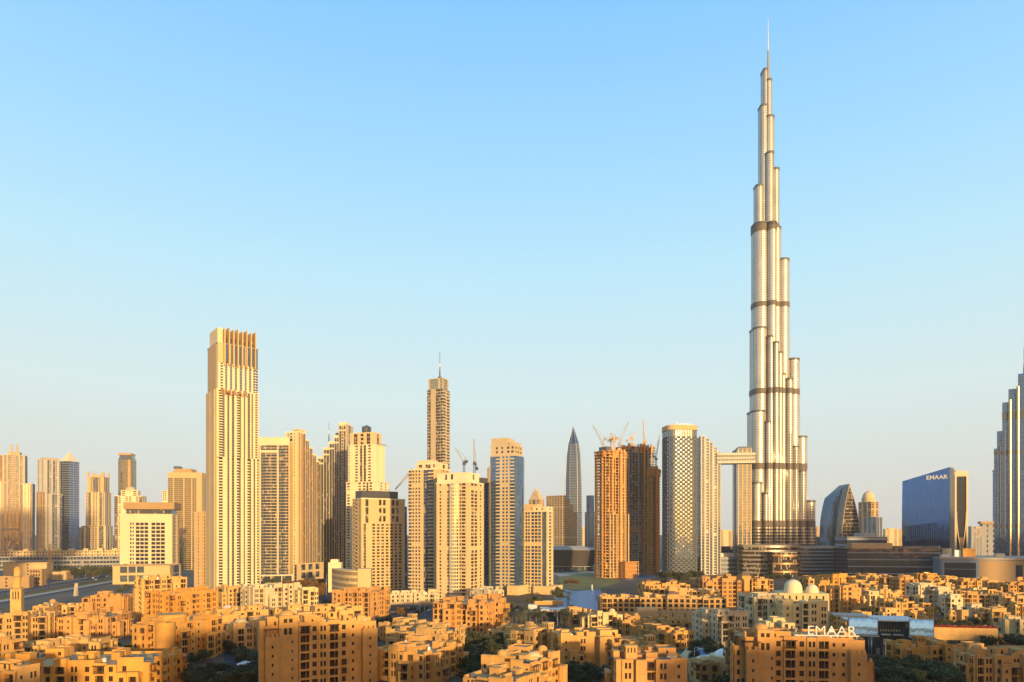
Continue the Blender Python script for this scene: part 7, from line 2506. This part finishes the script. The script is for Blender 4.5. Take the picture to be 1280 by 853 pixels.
# greenery in the lanes and gardens of the low-rise district
grove('b', [(px(x, Y), Y) for x, Y in [(1060, 520), (1082, 505), (1104, 540), (1112, 478), (1126, 500), (1146, 560), (1160, 500), (1190, 505), (1212, 505), (1226, 512), (1236, 500), (1256, 495), (1206, 640), (1244, 600), (1186, 640), (1134, 600), (1086, 590), (1052, 590), (1270, 560), (1262, 610)]], 'olive-green garden tree between the villas of the right-hand field', 'olive garden trees among the villas', .62)
grove('p', [(px(x, Y), Y) for x, Y in [(768, 402), (790, 412), (806, 415), (822, 405), (838, 402), (846, 400), (866, 402), (880, 405), (892, 400), (756, 430)]], 'date palm on the lane before the crenellated hotel wall', 'palms before the crenellated wall', .75)
grove('p', [(px(x, Y), Y) for x, Y in [(308, 300), (316, 295), (296, 305), (322, 292)]], 'date palm in the courtyard left of the front centre block', 'courtyard palms', .8)
grove('d', [(px(x, Y), Y) for x, Y in [(640, 372), (648, 378), (690, 372), (700, 380), (716, 385), (742, 375), (752, 360), (760, 350), (770, 335), (866, 330), (872, 345), (868, 310)]], 'dark tree in the lanes between the stepped sand roofs, centre right', 'lane trees centre right', .6)
grove('d', [(px(x, Y), Y) for x, Y in [(240, 330), (248, 345), (280, 372), (296, 402), (350, 420), (364, 410), (400, 430), (438, 420), (452, 395), (460, 380), (470, 360)]], 'dark tree between the sand roofs behind the front centre block', 'roof-gap trees', .6)
grove('b', [(px(x, Y), Y) for x, Y in [(545, 505), (556, 520), (566, 530), (580, 520), (636, 520), (642, 500), (650, 505), (240, 560), (250, 570), (262, 575), (282, 580)]], 'street tree at the feet of the cream and beige towers', 'street trees below the towers', .9)

grove('d', [(px(x, Y), Y) for x, Y in [(236, 262), (244, 258), (252, 262), (262, 266), (274, 262), (284, 258), (230, 268), (250, 275), (266, 278), (280, 280), (240, 300), (256, 310), (318, 262), (322, 270)]], 'dark tree at the bottom of the courtyard left of the front centre block', 'bottom courtyard trees', .7)
grove('d', [(px(x, Y), Y) for x, Y in [(705, 262), (712, 270), (722, 262), (730, 258), (740, 264), (748, 268), (756, 262), (762, 270), (735, 275), (718, 280), (766, 258)]], 'dark tree at the bottom edge below the blank lit upper wall block', 'bottom centre-right trees', .8)
grove('b', [(px(x, Y), Y) for x, Y in [(174, 300), (166, 320), (160, 340), (170, 350), (178, 372), (170, 385)]], 'tree in the gap left of the round-cornered sand block', 'gap trees', .75)

# cars
def make_car(paint):
    root = empty('car', (0, 0, -500))
    b_ = MB()
    prof = [(-2.2, .35), (2.2, .35), (2.25, .8), (1.25, .95), (.55, 1.42), (-1.1, 1.45), (-1.8, 1.0), (-2.25, .9)]
    n_ = len(prof)
    i = len(b_.v)
    for s_ in (-.88, .88):
        for p in prof: b_.v.append((p[0], s_ * (.86 if p[1] > 1.2 else 1), p[1]))
    for k in range(n_):
        j = (k + 1) % n_
        b_.f.append((i + k, i + j, i + n_ + j, i + n_ + k)); b_.m.append(0); b_.sm.append(False)
    b_.f.append(tuple(i + k for k in reversed(range(n_)))); b_.f.append(tuple(i + n_ + k for k in range(n_)))
    b_.m += [0, 0]; b_.sm += [False, False]
    b_.build('body', paint, root)
    g_ = MB()
    g_.poly([(1.23, -.7, .97), (1.23, .7, .97), (.58, .66, 1.40), (.58, -.66, 1.40)]); g_.poly([(-1.78, -.7, 1.03), (-1.78, .7, 1.03), (-1.13, .66, 1.42), (-1.13, -.66, 1.42)])
    for s_ in (-.895, .895): g_.poly([(1.0, s_ * .97, 1.0), (.5, s_ * .88, 1.37), (-1.0, s_ * .88, 1.38), (-1.5, s_ * .97, 1.02)])
    g_.build('windows', 'dark', root)
    for x_ in (-1.35, 1.35):
        for y_ in (-.85, .85):
            w_ = MB(); w_.bar((x_, y_ - .1, .33), (x_, y_ + .1, .33), .33, 12); w_.build('wheel', 'dark', root)
    return root
CARW, CARD = make_car('carwhite'), make_car('cardark')
first = {id(CARW): True, id(CARD): True}
def car(proto, x, y, rz, label, group):
    if first[id(proto)]:
        first[id(proto)] = False
        proto.location = (x, y, .02); proto.rotation_euler = (0, 0, rz)
        o = proto
    else:
        o = dup(proto, (x, y, .02), rz)
    o['label'] = label; o['group'] = group; o['category'] = 'car'
ha = math.atan2(hd.y, hd.x)
rr = random.Random(21)
for k, (s_, o_) in enumerate(((330, -10), (352, 3), (390, 37), (402, 6), (430, -6), (460, 33), (500, 41), (520, 2), (560, -6), (600, 33), (300, 45), (270, -14), (640, 2), (680, 37), (450, 45), (720, -10), (240, 33), (350, 38), (375, -12), (415, 46), (440, 2), (475, 39), (485, -8), (535, 34), (545, 46), (580, 5), (615, 40), (660, -4), (700, 34), (310, 4), (325, 39))):
    c = H0 + hd * s_ + hn * o_
    car(CARW if k % 3 else CARD, c.x, c.y, ha + (math.pi if o_ > 16 else 0), ('white' if k % 3 else 'dark') + ' car driving on the highway at the left', 'cars on the highway')
for k, (x, y, lab) in enumerate(((492, 767, 'dark car parked by the white terraces'), (536, 764, 'dark car parked by the white terraces'), (510, 762, 'white car parked by the white terraces'))):
    g_ = gp(x, y)
    car(CARW if 'white' in lab else CARD, g_[0], g_[1], .3 + k, lab, 'cars by the white terraces')

# street lamps
def lamp(x, Y, h, label, group='street lamps'):
    T = Thing('street_lamp', label, 'street lamp', (x, Y, 0), 0, group)
    T.p('pole', 'whitemetal').bar((0, 0, 0), (0, 0, h), .13, 8, 0, .07)
    T.n('arm', 'whitemetal').bar((0, 0, h), (1.6, 0, h + .3), .06, 6)
    T.n('lamp_head', 'steel').box(1.2, 2.0, -.18, .18, h + .2, h + .36)
    T.done()
for k_, (x_, Y_) in enumerate(((1086, 330), (1150, 345), (1190, 372), (1228, 372), (660, 470), (720, 470), (470, 500), (546, 520), (868, 300), (880, 360))):
    lamp(px(x_, Y_), Y_, 8, 'plain white street lamp along the lanes of the low-rise district', 'lane street lamps')
lamp(px(525, 480), 480, 10, 'white street lamp by the white terraces, left one')
lamp(px(531, 470), 470, 9, 'white street lamp by the white terraces, right one')
lamp(px(697, 430), 430, 10, 'white street lamp beside the dark canopied pavilion')
lamp(px(1107, 300), 300, 11, 'white street lamp before the dark showroom, left of the right billboard')
lamp(px(408, 640), 640, 20, 'tall white flagpole-like lamp at the left end of the curved building')
for k_ in range(9):
    c = H0 + hd * (260 + k_ * 55) + hn * 16
    lamp(c.x, c.y, 11, 'white street lamp on the median of the left highway', 'highway lamps')
grove('p', [tuple(H0 + hd * (290 + k_ * 26) + hn * (-31 - (k_ % 3))) for k_ in range(13)], 'small palm in the row along the near edge of the highway', 'palms along the highway', .62)
# white sign pylon by the highway
T = Thing('sign_pylon', 'tall white tapered pylon standing on the near edge of the highway', 'pylon', (px(95, 640), 640, 0), 20)
T.p('pylon', 'slab').prism([(-2, -.5), (2, -.5), (2, .5), (-2, .5)], 0, 12, top=[(-1, -.4), (1.6, -.4), (1.6, .4), (-1, .4)])
T.done()
# parasols
def parasol(x, Y, z, label):
    T = Thing('parasol', label, 'parasol', (x, Y, z), 20, 'parasols in the courtyard')
    T.p('pole', 'steel').bar((0, 0, 0), (0, 0, 2.8), .05, 6)
    T.n('canopy', 'canvas').prism([(-1.9, -1.9), (1.9, -1.9), (1.9, 1.9), (-1.9, 1.9)], 2.5, 3.2, top=[(-.08, -.08), (.08, -.08), (.08, .08), (-.08, .08)])
    T.done()
parasol(px(250, 278), 278, 0, 'large pale parasol at the foot of the round-cornered block')
for k, (x, Y) in enumerate(((302, 292), (307, 296), (312, 299))): parasol(px(x, Y), Y, 0, 'small pale parasol in the courtyard left of the front centre block')
T = Thing('white_tent', 'white dome-shaped tent before the small house with the blue gate', 'tent', (px(287, 440), 440, 0), 0)
T.p('tent_wall', 'canvas').cyl(0, 0, 4.2, 0, pz(762, 440), 20); T.n('tent_roof', 'whitepaint').dome(0, 0, pz(762, 440), 4.6, 2.6, 20, 6)
T.done()
for pr in list(PROTO.values()):
    for o in pr:
        if o.name not in USED:
            for c in list(o.children): bpy.data.objects.remove(c)
            bpy.data.objects.remove(o)

# ------------------------------------------------------------------ the air
mb = MB(); mb.box(-3200, 3200, -420, 3400, -1.0, 900)
hz_o = mb.build('haze', 'dark')
m = bpy.data.materials.new('haze'); m.use_nodes = True
n = m.node_tree; n.nodes.clear()
o_ = n.nodes.new('ShaderNodeOutputMaterial'); pv = n.nodes.new('ShaderNodeVolumePrincipled')
pv.inputs['Color'].default_value = (.9, .9, .88, 1); pv.inputs['Density'].default_value = HAZE; pv.inputs['Anisotropy'].default_value = 0.0
n.links.new(pv.outputs[0], o_.inputs['Volume'])
hz_o.data.materials.clear(); hz_o.data.materials.append(m)
tag(hz_o, kind='stuff')
SC.cycles.volume_bounces = 0
